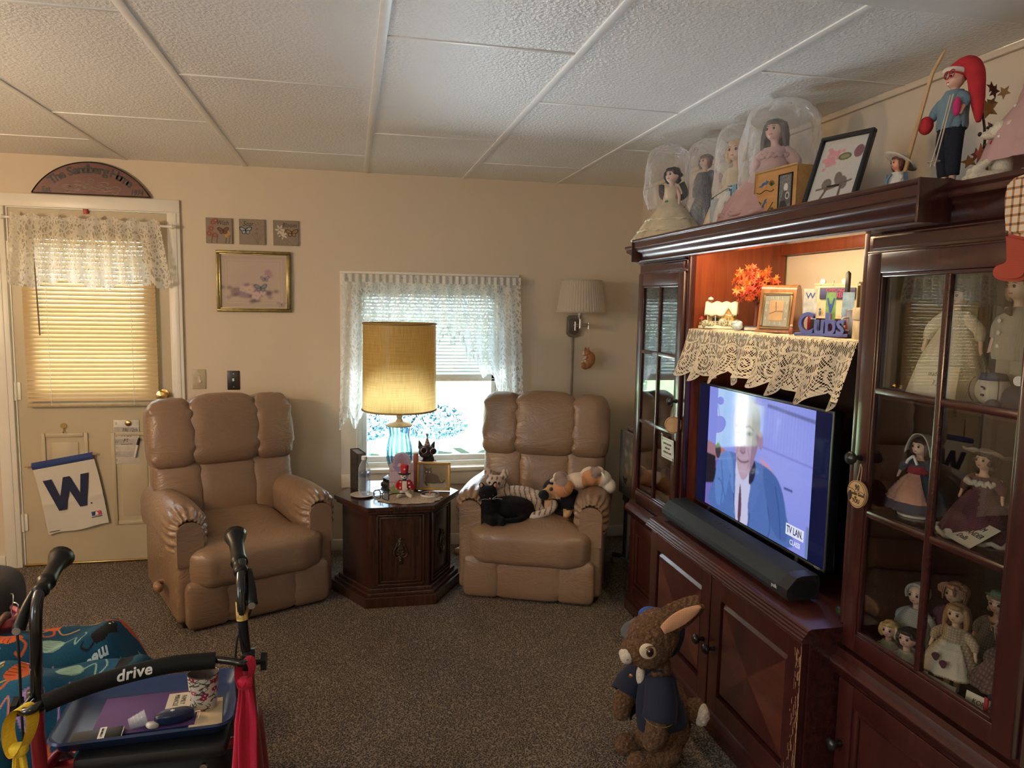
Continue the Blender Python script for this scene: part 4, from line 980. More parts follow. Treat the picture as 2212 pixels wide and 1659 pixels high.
    for (px, pz), (cx, cz) in zip(prof, crown):
        A.append(bm.verts.new((px, ya+(cx if ret0 else 0), pz))); Bv.append(bm.verts.new((px, yb-(cx if ret1 else 0), pz)))
    for i in range(n-1): bm.faces.new((A[i], Bv[i], Bv[i+1], A[i+1]))
    for ret, V_, s, yy in ((ret0, A, 1, ya), (ret1, Bv, -1, yb)):
        if ret:
            W = [bm.verts.new((xb, yy+s*cx, 1.680+cz)) for cx, cz in crown]
            for i in range(n-1): bm.faces.new((V_[i], V_[i+1], W[i+1], W[i]))
    box(bm, (xf-.068, ya-(.066 if ret0 else 0), 1.766), (xb, yb+(.066 if ret1 else 0), TOPZ), .001)
    bmesh.ops.recalc_face_normals(bm, faces=bm.faces); obj('crown', bm, M_cherryY, t)
    return t
cl = curio('curio_cabinet', 'narrow dark cherry curio cabinet with glass panes nearest the back wall', -1.608, -1.112, 1, False, True)
cr = curio('curio_cabinet', 'dark cherry curio cabinet full of dolls at the right edge of the picture', -3.252, -2.702, -1, True, False)
# reed-edged television base between them
t = thing('tv_base', 'dark cherry television base cabinet with two diamond-panel doors', 'cabinet', (0, -2.163, 0)); a, b = -.531, .551-.006
bm = B(); box(bm, (1.25, a, .05), (1.792, b, .575)); obj('carcass', bm, M_cherryY, t)
prof = [(1.792, .572), (1.246, .572), (1.220, .574), (1.212, .579)]
for i in range(4): x, z = 1.212+.0058*i, .581+.0080*i; prof += [(x-.0005, z), (x-.0008, z+.0025), (x+.0012, z+.0052), (x+.0050, z+.0066), (x+.0062, z+.0068)]
prof += [(1.240, .6145), (1.792, .6145)]
bm = B(); extr(bm, prof, 'y', a-.014, b+.012); obj('reeded_top', bm, M_cherryY, t)
for s in (-1, 1):
    y0, y1 = (a+.008, -.004+(a+b)/2) if s < 0 else (.004+(a+b)/2, b-.008)
    bm = B(); rails(bm, y0, y1, .088, .566, .066, 1.228, 1.250, .003)
    ya, yb, za, zb = y0+.066, y1-.066, .154, .50; xd = 1.2285
    # broad bevel round a shallow pyramid of four matched veneers
    o_ = [(ya, za), (yb, za), (yb, zb), (ya, zb)]; q = .014; i_ = [(ya+q, za+q*1.5), (yb-q, za+q*1.5), (yb-q, zb-q*1.5), (ya+q, zb-q*1.5)]
    O_ = [bm.verts.new((xd+.020, y, z)) for y, z in o_]; I_ = [bm.verts.new((xd+.005, y, z)) for y, z in i_]; P = bm.verts.new((xd-.003, (ya+yb)/2, (za+zb)/2))
    for k in range(4):
        bm.faces.new((O_[k], O_[(k+1) % 4], I_[(k+1) % 4], I_[k])); f = bm.faces.new((I_[k], I_[(k+1) % 4], P)); f.material_index = k % 2
    bmesh.ops.recalc_face_normals(bm, faces=[f for f in bm.faces if len(f.verts) == 3 or any(v in O_ for v in f.verts)])
    d = obj('diamond_door', bm, [M_cherry, wood_mat('cross_veneer_%d' % (s+1), (.050, .016, .012), (.105, .030, .020), .33, grain='Y')], t, 20)
    knob(d, 1.228, y1-.034 if s < 0 else y0+.034, .316)
bm = B()
if True:  # worn edge where the lacquer is scratched down to bare wood
    rs = random.Random(5)
    for i in range(95):
        y = -.522+abs(rs.gauss(0, .020)) if rs.random() < .75 else -.5225; z = rs.uniform(.10, .53)*.999; L = rs.uniform(.006, .035)
        tube(bm, [(1.2275, y, z), (1.2272, y+rs.uniform(-.002, .002), z+L*.5), (1.2275, y+rs.uniform(-.003, .003), z+L)], rs.uniform(.0004, .0009), 5, 2)
    for i in range(5): z = .10+.085*i; tube(bm, [(1.2280, -.5228, z), (1.2278, -.5226, z+.045), (1.2280, -.5228, z+.08)], .0010, 5, 2)
o = obj('scratches', bm, plain('bare_wood', (.42, .25, .13), .7), t, 0); tag(o, 'bare wood scratches in the lacquer', None, None, 'stuff')
bm = B(); box(bm, (1.226, a-.008, 0), (1.792, b+.004, .062), .003); extr(bm, [(1.25, .06), (1.228, .062), (1.234, .076), (1.242, .084), (1.25, .084)], 'y', a-.004, b+.002); obj('plinth', bm, M_cherryY, t)
# bridge with the big crown, lit shelf and back boards
t = thing('wall_unit_bridge', 'dark cherry bridge with deep crown moulding across the top of the wall unit', 'cabinet', (0, -2.155, 0))
bc = [(1.30, 1.690), (1.256, 1.690), (1.254, 1.695), (1.257, 1.699), (1.2605, 1.7005), (1.2615, 1.706), (1.259, 1.713), (1.2545, 1.719), (1.248, 1.725), (1.241, 1.7305), (1.236, 1.737), (1.2345, 1.743), (1.236, 1.7485), (1.2300, 1.7495), (1.2290, 1.7505), (1.2290, 1.773), (1.2245, 1.775), (1.222, 1.778), (1.222, 1.785), (1.225, 1.787), (1.30, 1.787)]
bm = B(); extr(bm, bc, 'y', -.845, .842); obj('crown_moulding', bm, M_cherryY, t, 35)
bm = B(); box(bm, (1.222, -.852, 1.690), (1.31, -.845, 1.787), .001); obj('end_plate', bm, M_cherry, t); bm = B(); box(bm, (1.222, .842, 1.690), (1.31, .848, 1.787), .001); obj('end_plate', bm, M_cherry, t)
bm = B(); box(bm, (1.30, -.845, 1.778), (1.790, .842, 1.787), .001); obj('top_board', bm, M_cherryY, t)
bm = B(); box(bm, (1.765, -.543, 1.716), (1.790, .543, 1.778), .002); obj('back_rail', bm, M_litcherry, t)
bm = B(); box(bm, (1.375, -.543, 1.385), (1.790, .543, 1.405), .002); obj('display_shelf', bm, M_cherryY, t)
bm = B(); box(bm, (1.782, -.543, .617), (1.792, .543, 1.385)); obj('back_panel', bm, M_dark, t)
for y0, y1 in ((.520, .545), (-.545, -.520)): bm = B(); box(bm, (1.35, y0, .617), (1.376, y1, 1.775), .002); obj('post', bm, M_cherry, t)
bm = B(); box(bm, (1.376, .538, 1.408), (1.790, .545, 1.776)); obj('side_board', bm, M_litcherry, t); bm = B(); box(bm, (1.376, -.545, 1.408), (1.790, -.538, 1.776)); obj('side_board', bm, M_litcherry, t)

# ------------------------------------------------------------------ television, sound bar, remote
tv = thing('television', 'flat television showing a man in a blue jacket, standing on the base cabinet', 'television', (1.430, -2.052, .616))
bm = B(); box(bm, (-.004, -.442, .068), (.030, .440, .572), .004); box(bm, (.03, -.30, .12), (.055, .30, .45), .01); obj('housing', bm, plain('tv_black', (.008, .008, .009), .25, bump=.02), tv)
bm = B(); rails(bm, -.442, .440, .068, .572, .0085, -.0055, 0, .002); obj('bezel', bm, plain('tv_bezel', (.10, .11, .12), .3, .6, bump=.02), tv)
c = Canvas(.70, .46, 280, 184, srgb(140, 150, 235)); s = srgb
c.rect(.0, .0, .12, .20, s(120, 110, 190)); c.rect(.12, .25, .70, .46, s(132, 146, 236)); c.ell(.52, .33, .25, .20, s(160, 168, 245), .8, soft=.6)
for x in np.linspace(.30, .68, 22): c.line([(x, .30), (x+.002, .46)], .002, s(118, 130, 215), .5)
c.line([(.30, .30), (.70, .285)], .006, s(120, 120, 200), .7); c.line([(.43, .44), (.70, .425)], .012, s(95, 100, 150), .8, 3)
c.poly([(.0, .25), (.10, .24), (.11, .19), (0, .20)], s(170, 120, 120), .9); c.poly([(.0, .20), (.07, .20), (.09, .10), (0, .08)], s(40, 34, 44)); c.ell(.14, .225, .07, .012, s(180, 120, 105), ang=-.2); c.ell(.09, .225, .022, .03, s(60, 44, 56))
c.ell(.45, .22, .06, .02, s(200, 160, 190), ang=-.5, soft=.3); c.rect(.55, .185, .60, .192, s(70, 80, 140))
# jacket, shirt and face
c.poly([(.06, 0), (.075, .12), (.11, .21), (.17, .235), (.24, .24), (.42, .235), (.52, .20), (.575, .10), (.585, 0)], s(86, 118, 186), curve=5)
c.poly([(.075, .12), (.11, .21), (.17, .235), (.20, .20), (.16, .06), (.10, .02)], s(100, 138, 208), .9, 4); c.poly([(.42, .225), (.52, .20), (.57, .10), (.58, .02), (.50, .03), (.45, .12)], s(72, 102, 168), .8, 4)
for p in ([(.12, .19), (.14, .10), (.13, .03)], [(.50, .18), (.53, .10), (.545, .02)], [(.46, .10), (.48, .04), (.47, 0)], [(.10, .12), (.13, .11), (.16, .06)]): c.line(p, .006, s(45, 70, 140), .6, 4)
c.poly([(.24, .24), (.235, .10), (.245, 0), (.33, 0), (.33, .08), (.345, .16), (.35, .20)], s(205, 205, 238), curve=3); c.poly([(.27, .14), (.285, .06), (.28, 0), (.265, 0), (.262, .07)], s(100, 66, 88), curve=3)
c.poly([(.17, .235), (.205, .21), (.225, .09), (.20, .12), (.19, .14), (.20, .15), (.165, .19)], s(106, 142, 210), curve=2); c.poly([(.40, .235), (.345, .20), (.345, .05), (.39, .11), (.405, .145), (.385, .150), (.42, .19)], s(92, 122, 190), curve=2)
c.line([(.225, .09), (.245, 0)], .004, s(40, 62, 125)); c.line([(.345, .05), (.34, 0)], .004, s(40, 62, 125)); c.poly([(.345, .245), (.37, .22), (.36, .17), (.33, .15), (.33, .20)], s(44, 42, 70), curve=3)
c.poly([(.21, .30), (.20, .37), (.22, .42), (.27, .45), (.33, .445), (.375, .41), (.385, .34), (.37, .27), (.335, .20), (.29, .155), (.255, .175), (.225, .24)], s(186, 160, 182), curve=6)
c.poly([(.33, .42), (.375, .41), (.385, .34), (.365, .26), (.33, .20), (.335, .30)], s(140, 112, 140), .8, 4); c.ell(.392, .315, .014, .032, s(170, 135, 155), ang=.1); c.ell(.30, .42, .085, .035, s(206, 200, 225), .7, soft=.5)
for x, y in ((.243, .318), (.315, .325)): c.ell(x, y, .022, .009, s(120, 92, 120), .9, ang=.1, soft=.3); c.ell(x, y, .006, .006, s(40, 30, 50)); c.line([(x-.026, y+.020), (x, y+.027), (x+.026, y+.016)], .007, s(120, 96, 120), .9, 3)
c.poly([(.272, .32), (.255, .265), (.262, .252), (.285, .252), (.295, .262)], s(165, 132, 152), .9, 3); c.line([(.255, .256), (.275, .248), (.292, .257)], .004, s(110, 78, 98), 1, 3)
c.line([(.238, .226), (.265, .217), (.30, .222), (.318, .230)], .006, s(112, 66, 84), 1, 4); c.line([(.31, .27), (.325, .235), (.315, .205)], .004, s(140, 108, 130), .8, 4); c.line([(.24, .265), (.228, .235)], .004, s(140, 108, 130), .8); c.ell(.28, .19, .03, .02, s(198, 170, 190), .7, soft=.5)
c.rect(.686, .0, .70, .10, s(90, 120, 120), .6); c.blur(3); c.speckle(.015)
k = NT('lit_screen'); at = k.node('Attribute', attribute_name='paint'); MS = k.done(k.bsdf((.004, .004, .005), .045, 0, None, spec=.16, emit=at.outputs['Color'], estr=.80))
me = c.mesh(lambda u, v: (-.0046, .347-.70*u, .080+.482*v)); pic = obj('screen', me, MS, tv, 0)
k = NT('dark_screen'); MD = k.done(k.bsdf((.004, .004, .008), .045, spec=.5, emit=(.004, .006, .03), estr=1.0))
for y0, y1 in ((.347, .432), (-.434, -.353)): bm = B(); box(bm, (-.0046, y0, .078), (-.0036, y1, .563)); obj('screen_border', bm, MD, tv, 0)
k = NT('caption_glow'); MG = k.done(k.bsdf((.1, .1, .1), .2, emit=(.75, .78, .95), estr=.8)); k = NT('caption_dark'); MG2 = k.done(k.bsdf((.02, .02, .04), .2, emit=(.03, .05, .14), estr=.8))
bm = B(); box(bm, (-.0052, -.328, .128), (-.0048, -.228, .166)); obj('caption_box', bm, MG, pic, 0)
RX = (PI/2, 0, -PI/2)
text('caption', 'TV LAN.', .034, MG2, pic, (-.0056, -.278, .147), RX, .0002, sx=.72, bold=.0006); text('caption', 'CLASSI', .024, MG, pic, (-.0052, -.283, .108), RX, .0002, sx=.8, bold=.0004)
text('brand_mark', 'VIZIO', .011, plain('silver_print', (.6, .6, .62), .4), tv, (-.0060, -.405, .0725), RX, .0002)
for y in (-.30, .30):
    bm = B(); tube(bm, [(.0, y, .075), (-.03, y+.01*(1 if y > 0 else -1), .03), (-.085, y+.02*(1 if y > 0 else -1), .004)], [.009, .008, .006], 10, 4); tube(bm, [(.01, y, .075), (.06, y, .03), (.10, y, .004)], [.009, .008, .006], 10, 4); obj('leg', bm, M_black, tv)
sb = thing('sound_bar', 'long black fabric sound bar in front of the television', 'speaker', (1.318, -2.095, .6155))
k = NT('speaker_mesh'); cc = k.co(); v = k.vor(420, cc, rand=.1); MM = k.done(k.bsdf(k.ramp(v, [(.2, (.005, .007, .009)), (.6, (.017, .022, .027))]), .55, 0, k.bump(v, .5, .002), spec=.4))
prof = [(-.046, .012), (-.054, .028), (-.054, .046), (-.024, .080), (-.006, .086), (.050, .086), (.056, .076), (.056, .012)]
bm = B(); extr(bm, prof, 'y', -.405, .45); obj('grille', bm, MM, sb, 25)
bm = B(); extr(bm, [(x*.99, z) for x, z in prof], 'y', -.452, -.405); o = obj('end_cap', bm, plain('satin_black', (.016, .016, .017), .35), sb, 25)
bm = B(); n0 = [(.045*math.cos(a)*1.0+.004, .047+.027*math.sin(a)) for a in np.linspace(0, 2*PI, 21)[:-1]]; n0 = [(.004+.042*sgp(math.cos(a), .5), .047+.026*sgp(math.sin(a), .6)) for a in np.linspace(0, 2*PI, 29)[:-1]]
extr(bm, n0, 'y', -.4535, -.4515); obj('port', bm, plain('port_black', (.003, .003, .003), .7), sb)
bm = B(); box(bm, (-.030, -.40, 0), (.045, -.32, .012), .003); box(bm, (-.030, .32, 0), (.045, .40, .012), .003); obj('rubber_foot', bm, M_black, sb)
text('brand_mark', 'polk', .017, plain('silver_print', (.6, .6, .62), .4), sb, (-.0548, -.385, .036), RX, .0003)
bm = B()
for y in (.02, .05, .08, .11): tube(bm, [(.005, y, .0862), (.018, y, .0862)], .0012, 6, 0)
obj('top_buttons', bm, MM, sb)
rm = thing('remote_control', 'black remote control lying between the sound bar and the television', 'remote', (1.402, -2.33, .6155), math.radians(4))
bm = B(); box(bm, (-.02, -.075, 0), (.02, .075, .016), .005); obj('case', bm, M_black, rm)
M_grey = plain('grey_rubber', (.10, .10, .11), .6)
for i in range(7):
    for j in range(3): bm = B(); box(bm, (-.013+.0105*j-.003, -.06+.018*i, .0155), (-.013+.0105*j+.003, -.052+.018*i, .0182), .001); obj('button', bm, M_grey, rm, 0)
# cables behind the screen
M_cord = plain('black_cord', (.008, .008, .008), .5)
for i, pts in enumerate(([(1.74, -2.60, 1.384), (1.76, -2.61, 1.1), (1.765, -2.60, .9), (1.76, -2.63, .7), (1.72, -2.6, .622)], [(1.60, -2.42, 1.02), (1.68, -2.52, 1.12), (1.765, -2.60, 1.26), (1.772, -2.60, 1.384)], [(1.77, -2.57, 1.384), (1.772, -2.575, 1.2), (1.765, -2.50, 1.05), (1.76, -2.56, .98), (1.77, -2.64, .80), (1.70, -2.57, .622)])):
    bm = B(); tube(bm, pts, .004 if i < 2 else .0028, 8, 6)
    tag(obj('power_cord', bm, M_cord), ('black cord hanging straight down behind the television', 'thick black cable slanting from the television up to the shelf', 'thin curling black cord at the far right behind the television')[i], 'cord', 'cables behind the television')
t = thing('paper_tag', 'small printed paper tag lying right of the television stand', 'paper', (1.60, -2.552, .6165), math.radians(20))
bm = B(); surf(bm, lambda u, v: ((u-.5)*.004+.02*v, (u-.5)*.07, .045*v+.001), 4, 4); obj('sheet', bm, M_white, t); 
for q in range(4): bm = B(); box(bm, (.0075+.0035*q, -.028, .012+.008*q), (.0080+.0035*q, .024-.006*(q % 2), .0128+.008*q)); obj('print_line', bm, M_black, t, 0)
t = thing('trinket_box', 'dark green trinket dish with a red lid on the television base', 'trinket', (1.395, -2.655, .6155))
bm = B(); lathe(bm, [(0, 0), (.022, 0), (.034, .010), (.036, .02), (.028, .028), (0, .028)], 28); obj('dish', bm, plain('green_glaze', (.02, .035, .02), .2), t, 180)
bm = B(); lathe(bm, [(.018, .026), (.022, .034), (.020, .042), (.010, .046), (0, .047)], 24); obj('lid', bm, plain('red_glaze', (.42, .03, .03), .3), t, 180)

# ------------------------------------------------------------------ lace runner over the display shelf
def runner_mat():
    k = NT('crochet_lace'); uv = k.co('UV'); sx = k.node('SeparateXYZ'); k.t.links.new(uv, sx.inputs[0]); U, V_ = sx.outputs[0], sx.outputs[1]
    M = k.math
    def band(a, b): return M('MULTIPLY', M('GREATER_THAN', V_, a), M('LESS_THAN', V_, b))
    net = M('GREATER_THAN', k.vor(135, k.co('UV', (1, 1, 1), (0, 0, .785)), rand=0), .43)           # open diamond net
    fine = M('GREATER_THAN', k.vor(300, k.co('UV', (1, 1, 1), (0, 0, .785)), rand=0), .22)
    # little rosettes in the upper zone, big scrolls and shells in the lower one
    ros = M('LESS_THAN', k.vor(34, uv, rand=.25), .30); ros = M('MULTIPLY', ros, M('GREATER_THAN', k.vor(34, uv, rand=.25), .08))
    pu = M('SUBTRACT', M('FRACT', M('DIVIDE', U, .095)), .5); pu = M('MULTIPLY', pu, .095)
    rad = M('SQRT', M('ADD', M('MULTIPLY', pu, pu), M('POWER', M('ABSOLUTE', M('SUBTRACT', V_, .115)), 2)))
    ang = M('ARCTAN2', M('SUBTRACT', V_, .115), pu)
    spir = M('GREATER_THAN', M('SINE', M('ADD', M('MULTIPLY', rad, 330), M('MULTIPLY', ang, 1))), .25)
    shell = M('GREATER_THAN', M('SINE', M('MULTIPLY', ang, 17)), -.55)
    mot = M('MULTIPLY', M('LESS_THAN', rad, .042), spir); ring = M('MULTIPLY', M('MULTIPLY', M('GREATER_THAN', rad, .047), M('LESS_THAN', rad, .085)), M('MULTIPLY', shell, band(.10, .20)))
    leaf = M('GREATER_THAN', k.noise(60, uv, 0), .60)
    solid = M('MAXIMUM', M('MAXIMUM', band(.046, .052), band(.088, .094)), M('MAXIMUM', band(-.2, -.03), M('GREATER_THAN', V_, .164)))
    up = M('MULTIPLY', band(-.03, .095), M('MAXIMUM', ros, leaf)); dn = M('MULTIPLY', band(.094, .2), M('MAXIMUM', M('MAXIMUM', mot, ring), M('MULTIPLY', leaf, band(.094, .12))))
    fill = M('MAXIMUM', solid, M('MAXIMUM', up, dn)); a = M('MAXIMUM', net, M('MULTIPLY', fill, fine))
    d = k.bsdf((.76, .66, .50), .9, 0, k.bump(a, .4, .002), spec=.1); tr = k.node('BsdfTranslucent'); tr.inputs[0].default_value = (.76, .66, .50, 1)
    mx = k.node('MixShader'); mx.inputs[0].default_value = .2; k.t.links.new(d, mx.inputs[1]); k.t.links.new(tr.outputs[0], mx.inputs[2])
    tp = k.node('BsdfTransparent'); m2 = k.node('MixShader'); k.t.links.new(a, m2.inputs[0]); k.t.links.new(tp.outputs[0], m2.inputs[1]); k.t.links.new(mx.outputs[0], m2.inputs[2])
    return k.done(m2.outputs[0])
def frun(u, v):
    Y = -1.642-1.028*u; d = -.115+.285*v        # distance past the shelf edge
    hem = 1+.13*abs(math.sin(PI*u*11.2))**.7-.08+.06*math.sin(u*9)+.10*math.sin(u*2*PI*7.5+.6)
    fl = math.sin(u*2*PI*7.5+1.3*math.sin(u*11))+.45*math.sin(u*2*PI*15+1)
    if d < 0: return (1.362-d, Y, 1.4085+.002*math.sin(u*60)*min(1, -d*30))
    k = min(1, d/.17); q = d*hem
    yy = Y+(.034*math.sin(u*2*PI*7.5+.5*math.sin(u*13))*k*k)+(.02 if u < .03 else 0)*k*(1-u/.03)
    return (1.352-.017*k*fl-.034*k**1.2, yy, 1.408-q)
bm = B(); ul = bm.loops.layers.uv.verify(); surf(bm, frun, 420, 56)
for f in bm.faces:
    for l in f.loops:
        u, v = l[ul].uv; l[ul].uv = (u*1.30, -.115+.285*v)
lr = obj('lace_runner', bm, runner_mat(), None, 180); tag(lr, 'cream crochet lace runner draped over the lit display shelf', 'lace runner')
# ------------------------------------------------------------------ dolls
SKIN = (.62, .40, .29); M_eye = plain('doll_eye', (.02, .015, .012), .1)
M_lip = plain('doll_lip', (.42, .10, .09), .4)
def skinmat(c): return plain('doll_skin_%02d%02d' % (int(c[0]*99), int(c[1]*99)), c, .38, var=.04, bump=.02)
def doll(name, label, cat, loc, rz, h, skin=SKIN, hr=.085, hz=.86, hair=None, hairc=(.1, .06, .03), dress=None, dmat=None, sleeves=True, arms=((.13, .45), (.13, .45)), legs=True, look=0, tilt=(0, 0), shoes=None, sitting=False, group=None, apron=None, armf=-.03):
    """h: height of the crown of the head; all profile numbers are fractions of h. dress: [(r,z)...] from hem to neck"""
    t = thing(name, label, cat, loc, rz, group); v = max(.0022, h*.0125)
    hd = Vector((tilt[0]*h, tilt[1]*h, hz*h)); R = hr*h; sh = hz-hr*1.55
    parts = [('b', hd, (R*.92, R*.92, R*1.05)), ('b', hd+Vector((0, -R*.28, -R*.42)), (R*.66, R*.62, R*.52)), ('b', hd+Vector((0, -R*.93, -R*.15)), (R*.13, R*.15, R*.14)),
             ('t', [(0, 0, (sh-.05)*h), hd-Vector((0, 0, R*.7))], [R*.42, R*.40]), ('b', (0, 0, (sh-.06)*h), (.085*h, .05*h, .075*h)), ('b', (0, 0, (sh-.17)*h), (.07*h, .05*h, .10*h))]
    for s in (-1, 1):
        parts.append(('b', hd+Vector((s*R*.92, .0, -R*.15)), (R*.10, R*.18, R*.22)))
        ax, az = arms[0 if s < 0 else 1]
        if ax is not None:
            S_, E_, H_ = Vector((s*.085*h, 0, (sh-.03)*h)), Vector((s*(ax*.85)*h, -.005*h, (sh+az)/2*h)), Vector((s*ax*h, armf*h, az*h))
            parts += [('t', [S_, E_, H_], [.030*h, .026*h, .019*h]), ('b', H_+(H_-E_).normalized()*.02*h, (.022*h, .015*h, .024*h))]
            for q in (-1, 0, 1): parts.append(('t', [H_, H_+(H_-E_).normalized()*.045*h+Vector((0, q*.012*h, 0))], [.009*h, .007*h]))
        if legs:
            if sitting: parts += [('t', [(s*.05*h, 0, .12*h), (s*.07*h, -.16*h, .10*h), (s*.08*h, -.26*h, .05*h)], [.06*h, .05*h, .04*h]), ('b', (s*.08*h, -.30*h, .05*h), (.035*h, .035*h, .05*h))]
            else: parts += [('t', [(s*.045*h, 0, .42*h), (s*.05*h, 0, .22*h), (s*.05*h, .005*h, .05*h)], [.05*h, .042*h, .03*h]), ('b', (s*.05*h, -.025*h, .022*h), (.03*h, .055*h, .022*h))]
    body = obj('body', blob(parts, v, 3), skinmat(skin), t, 180)
    for s in (-1, 1):
        e = hd+Vector((s*R*.36+look*R*.12, -R*.83, R*.06)); bm = B(); ball(bm, e, (R*.15, R*.08, R*.15), u=12, v=8); obj('eye', bm, M_eye, t, 180)
        bm = B(); tube(bm, [e+Vector((-R*.2, -.0, R*.22)), e+Vector((0, -R*.05, R*.28)), e+Vector((R*.2, 0, R*.21))], R*.025, 6, 3); obj('eyebrow', bm, plain('brow', tuple(x*.6 for x in hairc), .8), t)
    bm = B(); tube(bm, [hd+Vector((-R*.16, -R*.84, -R*.47)), hd+Vector((0, -R*.91, -R*.49)), hd+Vector((R*.16, -R*.84, -R*.47))], R*.055, 6, 3); obj('mouth', bm, M_lip, t, 180)
    # hair
    hp = []
    if hair:
        hp.append(('b', hd+Vector((0, R*.22, R*.20)), (R*1.07, R*.98, R*1.0)))
        hp.append(('b', hd+Vector((0, -R*.50, R*.72)), (R*.74, R*.42, R*.30)))
    rnd = random.Random(len(label)*7)
    if hair == 'bob':
        for s in (-1, 1): hp.append(('t', [hd+Vector((s*R*.85, 0, R*.4)), hd+Vector((s*R*1.0, -R*.15, -R*.3)), hd+Vector((s*R*.85, -R*.1, -R*.85))], [R*.34, R*.34, R*.25]))
        hp.append(('b', hd+Vector((0, R*.55, -R*.3)), (R*.85, R*.5, R*.75)))
    if hair == 'long':
        for i in range(9):
            a = PI*(-.08+1.16*i/8); p = Vector((math.cos(a), math.sin(a)*.85+.12, 0))*R
            hp.append(('t', [hd+p*.85+Vector((0, 0, R*.5)), hd+p*1.1+Vector((0, 0, -R*.6)), hd+p*1.15+Vector((rnd.uniform(-.2, .2)*R, 0, -R*rnd.uniform(1.7, 2.3)))], [R*.34, R*.33, R*.16]))
    if hair == 'curls':
        for i in range(22):
            a, b = rnd.uniform(-.25*PI, 1.25*PI), rnd.uniform(-.9, .9); p = Vector((math.cos(a)*math.cos(b), math.sin(a)*math.cos(b)*.9+.15, math.sin(b)))*R*1.05; hp.append(('b', hd+p, (R*.30,)*3))
    if hair == 'yarn': pass
    if hp: obj('hair', blob(hp, v, 1, [('DISPLACE', dict(texture=TEXH, strength=R*.10, mid_level=.5))]), hairmat(hairc), t, 180)
    if hair == 'yarn':
        for i in range(42):
            a = rnd.uniform(0, 2*PI); b = rnd.uniform(.2, 1.2); p = Vector((math.cos(a)*math.cos(b), math.sin(a)*math.cos(b), math.sin(b)))*R
            bm = B() if i == 0 else bm; q = Vector((math.cos(a), math.sin(a), 0))*R
            if q.y < -R*.5: q = Vector((q.x*1.5, q.y*.8, 0))
            tube(bm, [hd+p*1.02, hd+p*.6+q*.75+Vector((0, 0, R*.25)), hd+q*1.1+Vector((0, 0, -R*(.1 if q.y < -R*.4 else rnd.uniform(.5, 1.0))))], R*.075, 6, 3)
        tag(obj('hair', bm, hairmat(hairc), t, 180), None, None, None, 'stuff')
    if dress:
        nr = max(5, int(11)); bm = B()
        pr = [(r*h, z*h) for r, z in dress]
        # smooth the profile
        sp = smoothpath([(r, z, 0) for r, z in pr], 4); pr2 = [(p.x, p.y) for p in sp]; n = len(pr2); z1 = pr2[-1][1]; z0 = pr2[0][1]
        def wob(a, i, n=n): k = 1-i/(n-1); return 1+.045*k*math.sin(a*nr+math.sin(a*3))+.02*k*math.sin(a*2*nr+1)
        lathe(bm, pr2, 56, wob=wob, cap=False)
        for vtx in bm.verts: vtx.co.y *= .88
        d = obj('dress', bm, dmat, t, 180)
        if sleeves:
            for s in (-1, 1):
                ax, az = arms[0 if s < 0 else 1]
                if ax is None: continue
                S_ = Vector((s*.075*h, 0, (sh-.02)*h)); E_ = Vector((s*(ax*.85)*h, -.005*h, (sh+az)/2*h)); H_ = Vector((s*ax*h, armf*h, az*h))
                bm = B(); tube(bm, [S_, S_.lerp(E_, .5), E_, E_.lerp(H_, .55)], [.036*h, .056*h, .050*h, .032*h], 14, 4); obj('sleeve', bm, dmat, t, 180)
        if apron:
            za, zb, ma = apron; bm = B()
            def fap(u, w):
                z = (za+(zb-za)*w)*h; k = min(range(n), key=lambda i: abs(pr2[i][1]-z)); a = -PI/2+(u-.5)*1.9*(.75+.25*(1-w)); r = pr2[k][0]*1.035*wob(a, k)+.001
                return (r*math.cos(a), r*math.sin(a)*.88-.001, z)
            surf(bm, fap, 28, 16); obj('apron', bm, ma, t, 180)
    if shoes:
        for s in (-1, 1): bm = B(); ball(bm, (s*.05*h, -.028*h, .024*h), (.036*h, .062*h, .027*h)); obj('shoe', bm, shoes, t, 180)
    return t, hd, R
TEXH = bpy.data.textures.new('strands', 'CLOUDS'); TEXH.noise_scale = .006
def hairmat(c):
    nm = 'hair_%02d%02d%02d' % tuple(int(x*99) for x in c)
    if nm in MATS: return MATS[nm]
    k = NT(nm); n = k.noise(60, k.co('Object', (3, 3, .4)), 3, .6); col = k.ramp(n, [(.3, tuple(x*.6 for x in c)), (.7, tuple(min(1, x*1.4) for x in c))])
    MATS[nm] = k.done(k.bsdf(col, .42, 0, k.bump(n, .5, .004), spec=.5)); return MATS[nm]
def hat_disc(parent, c, R, rb, crown_h, m, tilt=(0, 0, 0), wav=.0, name='hat', crown_r=.95):
    bm = B(); prof = [(R*crown_r*.98, .0), (rb*.7, -.01*R), (rb, -.05*R+wav*R), (rb*1.0, -.02*R+wav*R), (rb*.7, .03*R), (R*crown_r, .06*R), (R*crown_r*.92, crown_h*.75), (R*crown_r*.6, crown_h), (0, crown_h*1.03)]
    lathe(bm, prof, 44, wob=lambda a, i: 1+(.05*math.sin(a*9)*(wav > 0) if i in (1, 2, 3, 4) else 0), tf=T(c, tilt))
    if wav:
        for v_ in bm.verts:
            p = v_.co-Vector(c); r = math.hypot(p.x, p.y)
            if r > R*1.2: v_.co.z += wav*R*1.2*math.sin(math.atan2(p.y, p.x)*7)*(r/rb-.5)
    return obj(name, bm, m, parent, 180)
